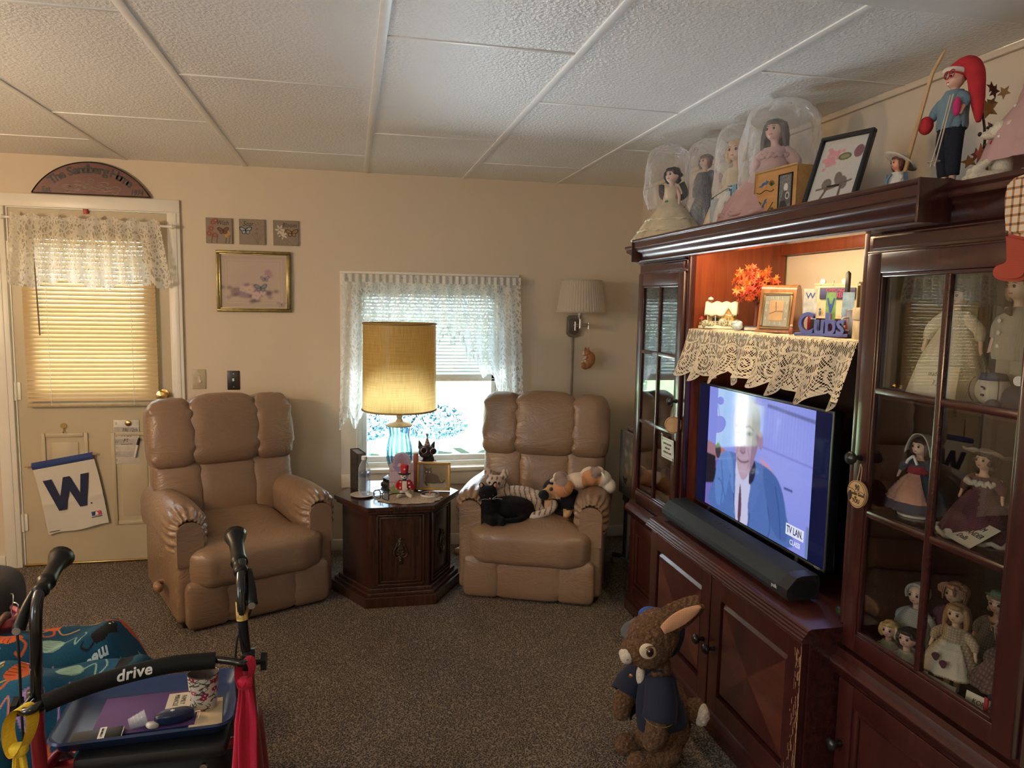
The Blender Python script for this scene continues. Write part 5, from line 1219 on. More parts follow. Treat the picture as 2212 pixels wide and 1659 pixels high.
def plasticbag(parent, name, c, r, zb, m, top=1.0, wobn=.05):
    """clear bag or dome standing round a doll"""
    bm = B(); prof = [(r[0]*k, z) for k, z in ((.80, zb), (.98, zb+(c[2]-zb)*.35), (1, zb+(c[2]-zb)*.7), (1, c[2]), (.93, c[2]+r[2]*.42), (.72, c[2]+r[2]*.74), (.40, c[2]+r[2]*.93), (.0, c[2]+r[2]))]
    sp = smoothpath([(a, b, 0) for a, b in prof], 4)
    lathe(bm, [(max(p.x, 0), p.y) for p in sp], 40, (c[0], c[1], 0), wob=lambda a, i: 1+wobn*math.sin(a*5+i*.35)+wobn*.5*math.sin(a*11-i*.5), cap=False)
    for v in bm.verts: v.co.y = c[1]+(v.co.y-c[1])*r[1]/r[0]
    return obj(name, bm, m, parent, 180)
M_bag = sheet('clear_bag', (.92, .92, .92), .10, .16); M_dome = sheet('clear_dome', (.95, .95, .97), .05, .06)
DZ_ = TOPZ+.001; DB = 1.788
RW = math.radians(-78)      # things on the wall unit mostly face the room
pink = fabric('pink_voile', (.64, .40, .38), 700, translucent=.25); ivory = fabric('ivory_lace', (.62, .52, .36), 500, var=.3); creamc = fabric('cream_cotton', (.60, .52, .40), 600, var=.25)
# southern belle under a dome
t, hd, R = doll('doll', 'black haired doll in a tiered ivory gown inside a clear dome bag', 'doll', (1.395, -1.325, DB+.001), math.radians(-62), .325, hair='curls', hairc=(.012, .010, .010), skin=(.66, .46, .38), hr=.10, hz=.87,
    dress=[(.52, .0), (.50, .05), (.455, .10), (.43, .12), (.42, .17), (.36, .25), (.33, .27), (.31, .30), (.20, .43), (.10, .54), (.085, .58), (.10, .66), (.09, .71)], dmat=ivory, sleeves=False, arms=((.12, .47), (.15, .50)), legs=False, look=-1)
for z, r in ((.006, .53), (.115, .45), (.265, .345)):
    bm = B(); tube(bm, [((r*.325*(1+.03*math.sin(9*a)))*math.cos(a), .88*(r*.325*(1+.03*math.sin(9*a)))*math.sin(a), z*.325+.003*math.sin(a*23)) for a in np.linspace(0, 2*PI, 90)[:-1]], .0055, 6, 0, closed=True); obj('ruffle', bm, fabric('ecru_ruffle', (.66, .58, .42), 400, var=.3), t, 180)
bm = B(); tube(bm, [(-.055, -.005, .245), (-.062, .015, .20), (-.02, .03, .185), (.035, .03, .19), (.066, .01, .205), (.058, -.01, .245)], .013, 10, 5); obj('shawl', bm, plain('black_velvet', (.012, .011, .012), .9), t, 180)
bm = B(); ball(bm, (0, -.034, .165), (.010, .005, .008)); obj('sash_bow', bm, plain('green_satin', (.02, .16, .05), .4), t)
plasticbag(t, 'clear_bag', (-.02, -.01, .32), (.105, .085, .10), .135, M_dome)
# red haired lady
t, hd, R = doll('doll', 'red haired doll in a dark dotted dress inside a clear bag behind the belle', 'doll', (1.52, -1.385, DB+.001), math.radians(-70), .375, hair='bob', hairc=(.16, .045, .02), hr=.072, hz=.90, look=-1,
    dress=[(.22, .10), (.20, .2), (.15, .38), (.10, .50), (.085, .57), (.10, .70), (.085, .775)], dmat=None, arms=((.13, .42), (.27, .58)))
k = NT('navy_dots'); v_ = k.vor(190, rand=0); MD_ = k.done(k.bsdf(k.ramp(v_, [(.20, (.30, .30, .34)), (.28, (.022, .026, .055))]), .7))
for ch in t.children:
    if ch.name.split('.')[0] in ('dress', 'sleeve'): ch.data.materials.clear(); ch.data.materials.append(MD_)
bm = B(); box(bm, (.085, -.035, .235), (.112, -.015, .275), .003); obj('gift_parcel', bm, plain('red_foil', (.45, .04, .03), .3), t)
bm = B(); ball(bm, hd+Vector((0, R*.3, R*.55)), (R*1.08, R*1.0, R*.75)); obj('beret', bm, plain('dark_felt', (.035, .035, .05), .9), t, 180)
plasticbag(t, 'clear_bag', (.02, 0, .33), (.115, .08, .11), .05, M_bag)
# blonde in a bag
t, hd, R = doll('doll', 'blonde doll with bangs wrapped in a hazy clear bag beside the bluebird frame', 'doll', (1.50, -1.700, DB+.001), math.radians(-66), .375, hair='bob', hairc=(.50, .33, .14), hr=.108, hz=.86,
    dress=[(.34, .02), (.30, .2), (.20, .42), (.12, .52), (.12, .62), (.10, .68)], dmat=ivory, arms=((.15, .45), (.15, .45)))
plasticbag(t, 'clear_bag', (0, 0, .32), (.09, .085, .115), .01, M_bag, wobn=.04)
# big doll in pink
t, hd, R = doll('doll', 'large brunette pink dressed doll wrapped in clear plastic, tallest one', 'doll', (1.475, -2.01, DB+.001), math.radians(-58), .385, hair='long', hairc=(.030, .020, .016), hr=.092, hz=.86, skin=(.60, .36, .29), tilt=(-.01, -.01), look=-1,
    dress=[(.50, .02), (.46, .12), (.36, .30), (.22, .46), (.13, .55), (.14, .64), (.11, .70)], dmat=pink, arms=((.22, .42), (.24, .40)))
for z, r in ((.09, .47), (.62, .15)):
    bm = B(); tube(bm, [((r*.385*(1+.05*math.sin(12*a)))*math.cos(a), .88*(r*.385*(1+.05*math.sin(12*a)))*math.sin(a), z*.385+.004*math.sin(a*17)) for a in np.linspace(0, 2*PI, 80)[:-1]], .008, 6, 0, closed=True); obj('frill', bm, pink, t, 180)
plasticbag(t, 'clear_bag', (.015, .0, .31), (.135, .11, .13), .01, M_bag, wobn=.06)
# boxed dolls
t = thing('doll_box', 'blue window box holding two small dolls in front of the bagged dolls', 'doll box', (1.40, -1.785, DB), RW)
w_, d_, h_ = .145, .055, .168
bm = B(); box(bm, (-w_/2, d_-.002, 0), (w_/2, d_, h_)); box(bm, (w_/2-.002, 0, 0), (w_/2, d_, h_)); box(bm, (-w_/2, 0, 0), (-w_/2+.002, d_, h_*.8)); box(bm, (-w_/2, 0, 0), (w_/2, d_, .002)); box(bm, (.02, 0, h_-.002), (w_/2, d_, h_))
obj('carton', bm, plain('sky_carton', (.16, .30, .40), .6, var=.25, scale=12), t, 0)
bm = B(); box(bm, (w_/2-.024, -.001, .02), (w_/2, .001, h_)); box(bm, (-w_/2, -.001, 0), (w_/2, .001, .022)); obj('front_panel', bm, plain('sky_carton', (.16, .30, .40)), t, 0)
bm = B(); box(bm, (-w_/2+.03, -.0016, .001), (.01, 0, .020)); obj('yellow_strip', bm, plain('yellow_card', (.62, .38, .03), .6), t, 0)
bm = B(); prism(bm, [(.005, 0), (w_/2, 0), (w_/2, .05), (.06, .056), (.045, .05), (.03, .042), (.015, .034)], .002, off=-.0022); obj('pink_bush', bm, plain('pink_print', (.42, .02, .09), .6, var=.7, scale=90), t, 0)
bm = B(); tube(bm, [(-w_/2+.004, -.001, .13), (-.02, -.001, .145), (.03, -.001, .158), (.036, -.001, .148), (.046, -.001, .152), (.045, -.001, .130), (.046, -.001, .10), (.040, -.001, .05)], .0012, 6, 4); obj('window_edge', bm, M_black, t)
bm = B(); prism(bm, [(-w_/2+.002, .022), (.040, .022), (.045, .12), (.036, .15), (-w_/2+.002, .125)], .0005, off=-.0008); obj('clear_window', bm, M_bag, t, 0)
bm = B(); cyl(bm, (-.058, -.0015, .016), (-.058, -.0005, .016), .0155, n=24); obj('round_seal', bm, plain('pale_seal', (.45, .55, .55), .5, var=.4, scale=90), t, 0)
for i, (x, dc, hc, lb) in enumerate(((-.028, (.035, .028, .030), (.12, .045, .025), 'small dark dressed doll in the blue box, left of its companion'), (.002, (.24, .20, .19), (.13, .06, .035), 'small grey dressed doll in the blue box, right of its companion'))):
    q, _, _ = doll('miniature_doll', lb, 'doll', (0, 0, 0), 0, .120, hair='bob', hairc=hc, hr=.095, hz=.87, dress=[(.16, .05), (.15, .2), (.11, .45), (.10, .6), (.09, .7)], dmat=plain('mini_dress_%d' % i, dc, .8), arms=((.12, .45), (.12, .45)), group=None)
    a = RW; q.location = (1.40+math.cos(a)*x-math.sin(a)*.03, -1.785+math.sin(a)*x+math.cos(a)*.03, DB+.0025); q.rotation_euler = (0, 0, RW-.3)
# bluebird frame
t = thing('keepsake_frame', 'pine keepsake frame painted with two bluebirds around a black and white photo', 'photo frame', (1.375, -2.185, DB), math.radians(-84))
w_, h_ = .215, .165
bm = B(); box(bm, (-w_/2, 0, 0), (w_/2, .075, h_), .002); obj('pine_box', bm, wood_mat('pine', (.40, .20, .06), (.56, .31, .11), .5, coat=.1, grain='X'), t)
bm = B()
for i in range(46): a = -w_/2+w_*i/46; tube(bm, [(a, -.003, h_-.004), (a+.003, -.004, h_+.003), (a+.005, -.003, h_-.004)], .0016, 5, 2)
for s in (-1, 1):
    for i in range(34): z = h_*i/34; tube(bm, [(s*(w_/2-.003), -.003, z), (s*(w_/2+.001), -.004, z+.0025), (s*(w_/2-.003), -.003, z+.005)], .0016, 5, 2)
tag(obj('braid_trim', bm, plain('straw_braid', (.50, .32, .15), .8), t, 180), None, None, None, 'stuff')
bm = B()
for z0, z1, x0, x1 in ((.022, .142, .018, .022), (.022, .142, .082, .086), (.022, .026, .018, .086), (.138, .142, .018, .086)): box(bm, (x0, -.004, z0), (x1, 0, z1))
obj('photo_bezel', bm, M_black, t, 0)
c = Canvas(.06, .112, 60, 112, (.06, .06, .06)); rs = np.random.RandomState(4); c.a = np.clip(c.a+.35*(rs.rand(112, 60, 1)**2.2), 0, 1); c.blur(2); c.ell(.032, .072, .010, .013, (.60, .60, .58)); c.poly([(.012, .02), (.018, .055), (.03, .062), (.045, .055), (.052, .02)], (.10, .10, .10), curve=4); c.ell(.04, .045, .010, .012, (.5, .5, .48)); c.ell(.04, .045, .006, .008, (.08, .08, .08)); c.poly([(0, 0), (.05, 0), (.03, .03), (.008, .03)], (.04, .04, .04)); c.blur(1)
obj('old_photo', c.mesh(lambda u, v: (.022+.06*u, -.001, .026+.112*v)), M_photo, t, 0)
def bird(x, z, fl, ang):
    ca, sa = math.cos(ang), math.sin(ang); P = lambda a, b: (x+fl*(a*ca-b*sa), z+a*sa+b*ca)
    bm = B(); prism(bm, [P(*p) for p in ((-.034, .001), (-.018, .004), (-.008, .011), (.006, .012), (.012, .016), (.019, .013), (.024, .010), (.018, .007), (.010, -.002), (-.004, -.006), (-.016, -.002))], .0008, off=-.0008); obj('bluebird', bm, plain('bird_blue', (.03, .11, .24), .5, var=.5, scale=160), t, 0)
    bm = B(); prism(bm, [P(*p) for p in ((-.010, -.003), (.006, .003), (.014, .001), (.010, -.008), (.0, -.011), (-.012, -.007))], .0008, off=-.0012); obj('bird_breast', bm, plain('bird_orange', (.50, .22, .08), .6), t, 0)
bird(-.058, .118, 1, .05); bird(-.052, .050, 1, .75)
M_twig = plain('twig_paint', (.035, .022, .015), .7); M_leafp = plain('leaf_paint', (.03, .09, .03), .7)
for pts in ([(-.096, -.001, .098), (-.075, -.001, .094), (-.05, -.001, .102), (-.02, -.001, .095), (-.006, -.001, .100)], [(-.085, -.001, .018), (-.06, -.001, .028), (-.035, -.001, .032), (-.008, -.001, .058)]): bm = B(); tube(bm, pts, .0013, 6, 3); obj('twig', bm, M_twig, t)
for x, z, s in ((-.02, .112, 1), (-.082, .068, .9), (-.012, .028, .7)):
    bm = B()
    for i in range(7): tube(bm, [(x, -.001, z), (x+s*.018*math.cos(.4+i*.36), -.0012, z+s*.02*math.sin(.4+i*.36)*(1 if x > -.05 else -1))], .0009, 5, 0)
    obj('fir_sprig', bm, M_leafp, t)
# pebble picture in a black easel frame
c = Canvas(.15, .215, 90, 130, (.50, .48, .44)); c.speckle(.05, 3)
for i in range(40): c.ell(.04+random.gauss(0, .013), .15+random.gauss(0, .022), .007, .006, (.52+.1*random.random(), .26, .28), .9)
c.ell(.085, .155, .022, .012, (.12, .13, .06)); c.ell(.085, .155, .015, .007, (.26, .24, .14))
c.ell(.128, .165, .016, .02, (.20, .10, .12))
for x, y, a, b in ((.05, .07, .016, .018), (.085, .085, .013, .022), (.105, .07, .012, .022), (.075, .06, .03, .006)): c.ell(x, y, a, b, (.16, .135, .115), ang=.3)
c.line([(.02, .055), (.07, .06), (.13, .075)], .006, (.13, .10, .08)); c.line([(.04, .02), (.055, .055)], .008, (.11, .075, .055)); c.line([(.10, .02), (.10, .06)], .008, (.11, .075, .055)); c.line([(.03, .01), (.12, .012)], .004, (.32, .28, .25)); c.blur(1)
t = framed('easel_frame', 'black easel frame with a pebble and pink flower picture leaning back on the wall unit', 'photo frame', .178, .245, .013, .018, M_black, c, (1.372, -2.455, DB+.005), (-.36, 0, math.radians(-72)), M_matte)
bm = B(); prism(bm, [(-.03, 0), (.03, 0), (.02, .16), (-.02, .16)], .003, T((0, .115, -.04), (.75, 0, 0))); obj('easel_strut', bm, plain('strut_board', (.03, .025, .02), .8), t, 0)
bm = B()
t = thing('flower_sprig', 'tiny white flower cluster lying behind the crown near the easel frame', 'ornament', (1.36, -2.625, DB))
for i in range(7): bm = B(); ball(bm, (random.uniform(-.012, .012), random.uniform(-.02, .02), .008+.006*random.random()), (.006, .006, .005), u=10, v=8); obj('petal', bm, M_trim, t, 180)
# little girl in a white sun hat
t, hd, R = doll('figurine', 'white hatted girl figurine in a sailor collar on the wall unit top', 'figurine', (1.395, -2.725, DB), math.radians(-100), .115, hair='bob', hairc=(.10, .03, .015), skin=(.60, .26, .15), hr=.155, hz=.76,
    dress=[(.22, 0), (.24, .15), (.22, .35), (.16, .5), (.12, .56)], dmat=plain('china_white', (.66, .62, .55), .35), arms=((.2, .35), (.2, .35)), legs=False, look=-1)
hat_disc(t, hd+Vector((0, .006, R*.35)), R, R*2.5, R*.8, plain('hat_white', (.60, .57, .50), .6), (-.55, .12, 0))
for s in (-1, 1): bm = B(); tube(bm, [(s*.012, -.022, .058), (s*.004, -.028, .045), (s*.002, -.029, .03)], .003, 6, 3); obj('sailor_tie', bm, plain('slate_blue', (.14, .22, .30), .5), t, 180)
bm = B(); surf(bm, lambda u, v: (.026+.012*v, .004+.012*u-.004, .062-.05*v), 3, 6); obj('hat_ribbon', bm, plain('slate_blue', (.14, .22, .30), .5), t, 180)
# skier with autumn leaves behind
t, hd, R = doll('ski_doll', 'cloth skier doll with red stocking cap, wooden ski and poles on the wall unit', 'doll', (1.425, -2.862, DB+.014), math.radians(-96), .275, hair=None, skin=(.62, .36, .27), hr=.085, hz=.91, armf=-.05,
    dress=[(.125, .47), (.135, .50), (.13, .58), (.13, .70), (.08, .80)], dmat=fabric('chambray', (.15, .23, .28), 600), arms=((.26, .56), (.17, .60)), legs=True, shoes=plain('brown_boot', (.035, .022, .018), .5))
navy = plain('navy_knit', (.010, .012, .022), .95, var=.4, scale=300)
for s in (-1, 1): bm = B(); tube(bm, [(s*.015, 0, .142), (s*.016, -.004, .09), (s*.016, 0, .02)], [.021, .020, .014], 14, 4); obj('trouser_leg', bm, navy, t, 180)
bm = B(); ball(bm, (0, 0, .130), (.034, .026, .022)); obj('trouser_seat', bm, navy, t, 180)
red = plain('red_felt', (.42, .02, .03), .9)
bm = B(); tube(bm, [hd+Vector((-.004, .004, .010)), hd+Vector((.018, .016, .024)), hd+Vector((.040, .020, .0)), hd+Vector((.052, .02, -.06)), hd+Vector((.062, .02, -.115))], [.026, .024, .020, .016, .005], 16, 5); obj('stocking_cap', bm, red, t, 180)
bm = B(); tube(bm, [hd+Vector((.025*math.cos(a), .024*math.sin(a), .012-.006*math.sin(a))) for a in np.linspace(0, 2*PI, 25)[:-1]], .006, 8, 0, closed=True); obj('cap_band', bm, plain('white_wool', (.62, .56, .48), .95), t, 180)
bm = B(); ball(bm, (-.072, -.018, .155), (.020, .016, .022)); obj('mitten', bm, red, t, 180)
bm = B(); ball(bm, (.046, -.026, .172), (.010, .008, .022)); obj('mitten', bm, plain('magenta_felt', (.48, .03, .14), .9), t, 180)
M_ski = plain('ski_wood', (.46, .29, .14), .5)
bm = B()
def fski(u, v): k = max(0, (v-.82)/.18); z = .045+.275*v; x = -.115+.092*v+.012*k; return (x+(u-.5)*.013*(1-.9*max(0, (v-.93)/.07)), -.040+.004*v-.022*k*k*0+.010*k, z)
surf(bm, fski, 3, 24); me = bpy.data.meshes.new('ski'); bm.to_mesh(me); bm.free(); obj('ski', evald(me, [('SOLIDIFY', dict(thickness=.004))]), M_ski, t)
for dx in (0, .010):
    bm = B(); tube(bm, [(.045-dx, -.036, .20), (.03-dx, -.042, .12), (.012-dx*1.6, -.046, .040)], .0016, 6, 3); tube(bm, [(.015-dx*1.6+.009*math.cos(a), -.045+.009*math.sin(a), .052) for a in np.linspace(0, 2*PI, 13)[:-1]], .0008, 5, 0, closed=True); obj('ski_pole', bm, plain('pole_cane', (.50, .42, .32), .5), t)
bm = B(); lathe(bm, [(0, -.014), (.05, -.014), (.05, -.004), (.046, 0), (0, .0)], 32); obj('wood_stand', bm, plain('stand_paint', (.30, .26, .22), .6), t)
for dx in (-.009, .009):
    bm = B(); tube(bm, [hd+Vector((dx+.012+.009*math.cos(a), -.026, .004+.009*math.sin(a))) for a in np.linspace(0, 2*PI, 15)[:-1]], .0012, 6, 0, closed=True); obj('goggle_ring', bm, red, t, 180)
t = thing('autumn_spray', 'spray of rust coloured autumn leaves behind the skier doll', 'leaves', (1.50, -2.865, DB))
M_rust = plain('rust_leaf', (.16, .035, .022), .7, var=.5, scale=40); M_ochre = plain('ochre_leaf', (.30, .15, .05), .7, var=.4, scale=40)
bm = B(); tube(bm, [(0, 0, 0), (0, -.02, .12), (.01, .02, .24)], .003, 6, 4); obj('stem', bm, M_twig, t)
for i in range(22):
    bm = B(); z = random.uniform(.01, .25); y = random.choice((-1, 1))*random.uniform(.03, .075); q = random.uniform(.016, .028); prism(bm, [(q*r*math.cos(a), q*r*math.sin(a)) for a, r in zip(np.linspace(0, 2*PI, 11)[:-1], (1, .45)*5)], .0008, T((random.uniform(-.05, .02), y, z), (random.uniform(-.6, .6), random.uniform(-3, 3), random.uniform(1, 2.2)))); obj('leaf', bm, M_rust if i % 3 else M_ochre, t, 0)
# white felt dog
t = thing('felt_dog', 'white felt dog sitting with a red bow at its neck beside the skier', 'figurine', (1.452, -2.985, DB), math.radians(-118))
me = blob([('b', (0, 0, .040), (.026, .024, .040)), ('t', [(0, 0, .07), (0, -.002, .095)], [.014, .012]), ('b', (0, -.004, .118), (.024, .026, .022)), ('b', (0, -.030, .108), (.012, .018, .010)), ('t', [(-.03, .004, .125), (-.034, .006, .085)], [.010, .013]), ('t', [(.03, .004, .125), (.034, .006, .085)], [.010, .013]),
           ('t', [(-.018, -.01, .065), (-.02, -.045, .035), (-.018, -.055, .030)], [.009, .009, .010]), ('t', [(.018, -.01, .065), (.02, -.045, .035), (.018, -.055, .030)], [.009, .009, .010]), ('t', [(-.018, -.005, .014), (-.026, -.06, .012)], [.014, .012]), ('t', [(.018, -.005, .014), (.026, -.06, .012)], [.014, .012]), ('t', [(0, .02, .012), (.01, .05, .02)], [.008, .006])], .003, 3)
obj('body', me, plain('cream_felt', (.64, .57, .43), .95, bump=.4, scale=300), t, 180); eyes(t, [(-.010, -.030, .127), (.010, -.030, .127)], .0035)
bm = B(); ball(bm, (0, -.048, .111), (.006, .004, .005)); obj('nose', bm, M_black, t, 180)
bm = B(); ball(bm, (-.008, -.016, .092), (.010, .008, .007)); ball(bm, (.010, -.014, .092), (.010, .008, .007)); obj('bow', bm, plain('red_satin', (.36, .015, .03), .4), t, 180)
bm = B(); box(bm, (.02, .035, .012), (.021, .062, .030)); obj('paper_tag', bm, M_trim, t)
# doll in pink at the frame edge
t, hd, R = doll('doll', 'doll in a pink dotted dress sitting above the cabinet of dolls', 'doll', (1.515, -3.020, DB-.008), math.radians(-100), .335, hair='long', hairc=(.22, .10, .05), hr=.09, hz=.86, skin=(.55, .33, .22),
    dress=[(.36, .16), (.35, .22), (.28, .40), (.16, .56), (.12, .62), (.13, .68), (.10, .73)], dmat=pink, arms=((.18, .50), (.18, .50)))
bm = B()
for i in range(40): a = random.uniform(0, 2*PI); q = random.random(); ball(bm, (.335*(.345-.17*q)*1.02*math.cos(a), .335*(.345-.17*q)*.9*math.sin(a), .335*(.26+.28*q)), (.0035,)*3, u=8, v=6)
tag(obj('dot_tufts', bm, M_trim, t, 180), None, None, None, 'stuff')
for s in (-1, 1): bm = B(); ball(bm, hd+Vector((s*R*1.05, -.005, R*.2)), (.012, .006, .010)); obj('hair_ribbon', bm, M_white, t, 180)
# christmas stocking hanging off the crown
t = thing('christmas_stocking', 'plaid and rust red stocking hanging from the crown at the right edge', 'stocking', (1.278, -3.212, 1.745), math.radians(-90))
out = [(-.030, 0), (.042, 0), (.038, -.12), (.040, -.16), (.030, -.185), (.0, -.190), (-.034, -.184), (-.046, -.172), (-.040, -.158), (-.018, -.150), (-.020, -.12)]
def stk(zc, sel):
    bm = B(); o2 = [(p.x, p.y) for p in smoothpath([(x, z, 0) for x, z in out], 4, True)]; prism(bm, o2, .022, off=-.011)
    bmesh.ops.bisect_plane(bm, geom=bm.verts[:]+bm.edges[:]+bm.faces[:], plane_co=(0, 0, zc), plane_no=(.25, 0, 1 if sel else 1), clear_inner=not sel, clear_outer=sel)
    bmesh.ops.holes_fill(bm, edges=bm.edges[:]); es = [e for e in bm.edges if len(e.link_faces) == 2 and e.calc_face_angle(0) > 1]; bmesh.ops.bevel(bm, geom=es, offset=.006, segments=3, affect='EDGES'); return bm
k = NT('tartan'); c_ = k.co(); a_ = k.wave(18, c_, 'X'); b_ = k.wave(18, c_, 'Z'); f_ = k.math('ADD', k.math('GREATER_THAN', a_, .8), k.math('GREATER_THAN', b_, .8)); col = k.ramp(k.math('MULTIPLY', f_, .5), [(0, (.62, .50, .36)), (.4, (.46, .20, .06)), (.9, (.06, .05, .05))]); MT = k.done(k.bsdf(col, .9))
obj('plaid_leg', stk(-.10, False), MT, t, 60); obj('red_foot', stk(-.10, True), fabric('rust_felt', (.36, .055, .025), 500), t, 60)
bm = B(); tube(bm, [(.005, 0, -.002), (.012, .004, .028), (.018, .010, .044)], .002, 6, 3); obj('hanging_loop', bm, red, t)

# ------------------------------------------------------------------ inside the right curio cabinet
SH1, SH2, SH3 = 1.281, .956, .566
beige = fabric('oatmeal_suit', (.36, .30, .22), 600)
t, hd, R = doll('doll', 'doll in a long cream gown on the top shelf of the doll cabinet', 'doll', (1.475, -2.868, SH1), math.radians(-72), .290, hair='bob', hairc=(.05, .03, .02), hr=.085, hz=.87,
    dress=[(.34, .0), (.31, .12), (.24, .35), (.14, .55), (.10, .62), (.11, .70), (.08, .745)], dmat=creamc, arms=((.24, .42), (.24, .42)))
t, hd, R = doll('doll', 'boy doll in an oatmeal suit with a dark bow tie on the top cabinet shelf', 'doll', (1.475, -3.045, SH1), math.radians(-95), .315, hair='bob', hairc=(.16, .10, .05), hr=.095, hz=.86, skin=(.58, .38, .26), look=-1,
    dress=[(.15, .34), (.16, .40), (.14, .55), (.13, .66), (.09, .72)], dmat=beige, arms=((.20, .42), (.20, .42)))
for s in (-1, 1): bm = B(); tube(bm, [(s*.018, 0, .125), (s*.02, 0, .07), (s*.02, 0, .02)], [.024, .023, .022], 14, 3); obj('trouser_leg', bm, beige, t, 180)
for s in (-1, 1): bm = B(); prism(bm, [(0, -.003), (s*.020, -.011), (s*.020, .011), (0, .003)], .006, T((0, -.040, .217))); obj('bow_tie_wing', bm, M_black, t)
for z in (.195, .168, .138): bm = B(); ball(bm, (-.004, -.044, z), (.0055, .003, .0055), u=12, v=8); obj('button', bm, plain('pearl_button', (.6, .56, .48), .15), t, 180)
def card(label, loc, rz, w_, h_, lines, tilt=.35, size=.016, m=None):
    t = thing('note_card', label, 'note', loc, 0, None, (-tilt, 0, rz))
    bm = B(); box(bm, (-w_/2, -.0004, 0), (w_/2, .0004, h_)); obj('card', bm, m or plain('index_card', (.60, .54, .42), .8, var=.03), t, 0)
    for i, l in enumerate(lines):
        if l: strokes('handwriting', l, size, M_black, t, (0, -.0007, h_-(i+1)*h_/(len(lines)+1)))
    return t
card('cream note card with faint writing leaning against the long cream gown', (1.392, -2.905, SH1), math.radians(-80), .115, .082, ('madelyn', '2 y', ''), .12)
# baseball-headed plush and its cap
t = thing('baseball_toy', 'stuffed baseball toy with stitched face on the top cabinet shelf', 'toy', (1.412, -3.055, SH1), math.radians(-80))
bm = B(); ball(bm, (0, 0, .040), (.036, .034, .038)); obj('ball_head', bm, plain('ball_leather', (.48, .42, .33), .7), t, 180)
for s in (-1, 1):
    bm = B(); tube(bm, [(s*.022+s*.012*math.cos(a), -.034*math.cos(a*.6)+.003, .040+.030*math.sin(a)) for a in np.linspace(-1.2, 1.2, 9)], .0012, 5, 2); obj('stitching', bm, plain('dark_thread', (.06, .02, .02), .8), t)
bm = B(); tube(bm, [(-.004, -.034, .048), (.004, -.0355, .046), (.004, -.0355, .042)], .002, 6, 2); tube(bm, [(-.003, -.0345, .030), (.003, -.0345, .029)], .003, 6, 2); obj('face', bm, plain('dark_thread', (.06, .02, .02), .8), t)
bm = B(); lathe(bm, [(.030, .062), (.025, .076), (0, .080)], 24); obj('cap', bm, plain('cap_blue', (.02, .035, .09), .8), t, 180)
bm = B(); ball(bm, (.055, .005, .028), (.035, .03, .028)); ball(bm, (.02, -.025, .010), (.016, .014, .012)); obj('plush_body', bm, plain('cap_navy', (.025, .028, .05), .9), t, 180)
bm = B(); lathe(bm, [(.042, 0), (.040, .02), (.032, .040), (.014, .052), (0, .054)], 28, (.085, .03, .045)); obj('knit_cap', bm, plain('dim_purple', (.06, .045, .08), .9), t, 180)
bm = B(); cyl(bm, (.060, -.006, .066), (.060, -.009, .066), .011, n=20); obj('badge', bm, M_trim, t)
# dutch girl
t, hd, R = doll('doll', 'doll in white winged cap, red shawl and pink apron on the middle shelf', 'doll', (1.465, -2.800, SH2+.006), math.radians(-80), .215, hair='bob', hairc=(.030, .022, .022), skin=(.66, .48, .36), hr=.105, hz=.83, tilt=(.0, -.01),
    dress=[(.38, .06), (.37, .10), (.30, .28), (.18, .44), (.11, .50), (.11, .60), (.09, .66)], dmat=fabric('navy_skirt', (.035, .05, .085), 600), arms=((.26, .44), (.26, .44)), legs=True, apron=(.17, .50, fabric('peach_gingham', (.52, .27, .20), 800, var=.4)))
bm = B(); surf(bm, lambda u, v: ((R*1.18+R*.45*(1-v)*abs(math.cos(PI*u))**3)*math.cos(PI*u), hd.y-R*.55+v*R*1.6, hd.z+R*.15+(R*1.35-R*.2*v)*math.sin(PI*u)-(R*1.1*(1-v)*abs(math.cos(PI*u))**6)), 30, 8); me = bpy.data.meshes.new('cap'); bm.to_mesh(me); bm.free(); obj('winged_cap', evald(me, [('SOLIDIFY', dict(thickness=.002))]), fabric('white_linen', (.60, .55, .45), 500), t, 180)
bm = B(); lathe(bm, [(.095, .515), (.145, .50), (.14, .54), (.10, .62), (.06, .66)], 30); bm.transform(Matrix.Diagonal((.215, .18, .215, 1))); obj('red_shawl', bm, fabric('crimson', (.24, .02, .035), 600), t, 180)
for s in (-1, 1): bm = B(); tube(bm, [(0, -.026, hd.z-R*1.05), (s*.010, -.030, hd.z-R*1.5), (s*.016, -.030, hd.z-R*2.0)], .004, 6, 3); obj('cap_tie', bm, M_trim, t, 180)
bm = B(); lathe(bm, [(0, -.006), (.045, -.006), (.045, 0), (0, 0)], 28); obj('disc_stand', bm, M_trim, t)
# hat doll in plum
plum = fabric('plum_velvet', (.085, .018, .035), 400, var=.5)
t, hd, R = doll('doll', 'doll in a plum gown and wide ruffled hat on the middle shelf', 'doll', (1.480, -2.985, SH2), math.radians(-80), .225, hair='curls', hairc=(.015, .012, .012), skin=(.56, .32, .21), hr=.10, hz=.83,
    dress=[(.40, .0), (.36, .10), (.26, .30), (.15, .46), (.10, .52), (.12, .60), (.10, .66)], dmat=plum, arms=((.22, .42), (.24, .44)))
hat_disc(t, hd+Vector((0, .006, R*.55)), R, R*2.3, R*.6, fabric('taupe_hat', (.36, .28, .21), 500), (-.30, 0, 0), .22)
for z, r in ((.02, .40), (.57, .15)):
    bm = B(); tube(bm, [((r*.235*(1+.05*math.sin(9*a)))*math.cos(a), .9*(r*.235*(1+.05*math.sin(9*a)))*math.sin(a), z*.235+.004*math.sin(a*15)) for a in np.linspace(0, 2*PI, 70)[:-1]], .006, 6, 0, closed=True); obj('lace_ruffle', bm, creamc, t, 180)
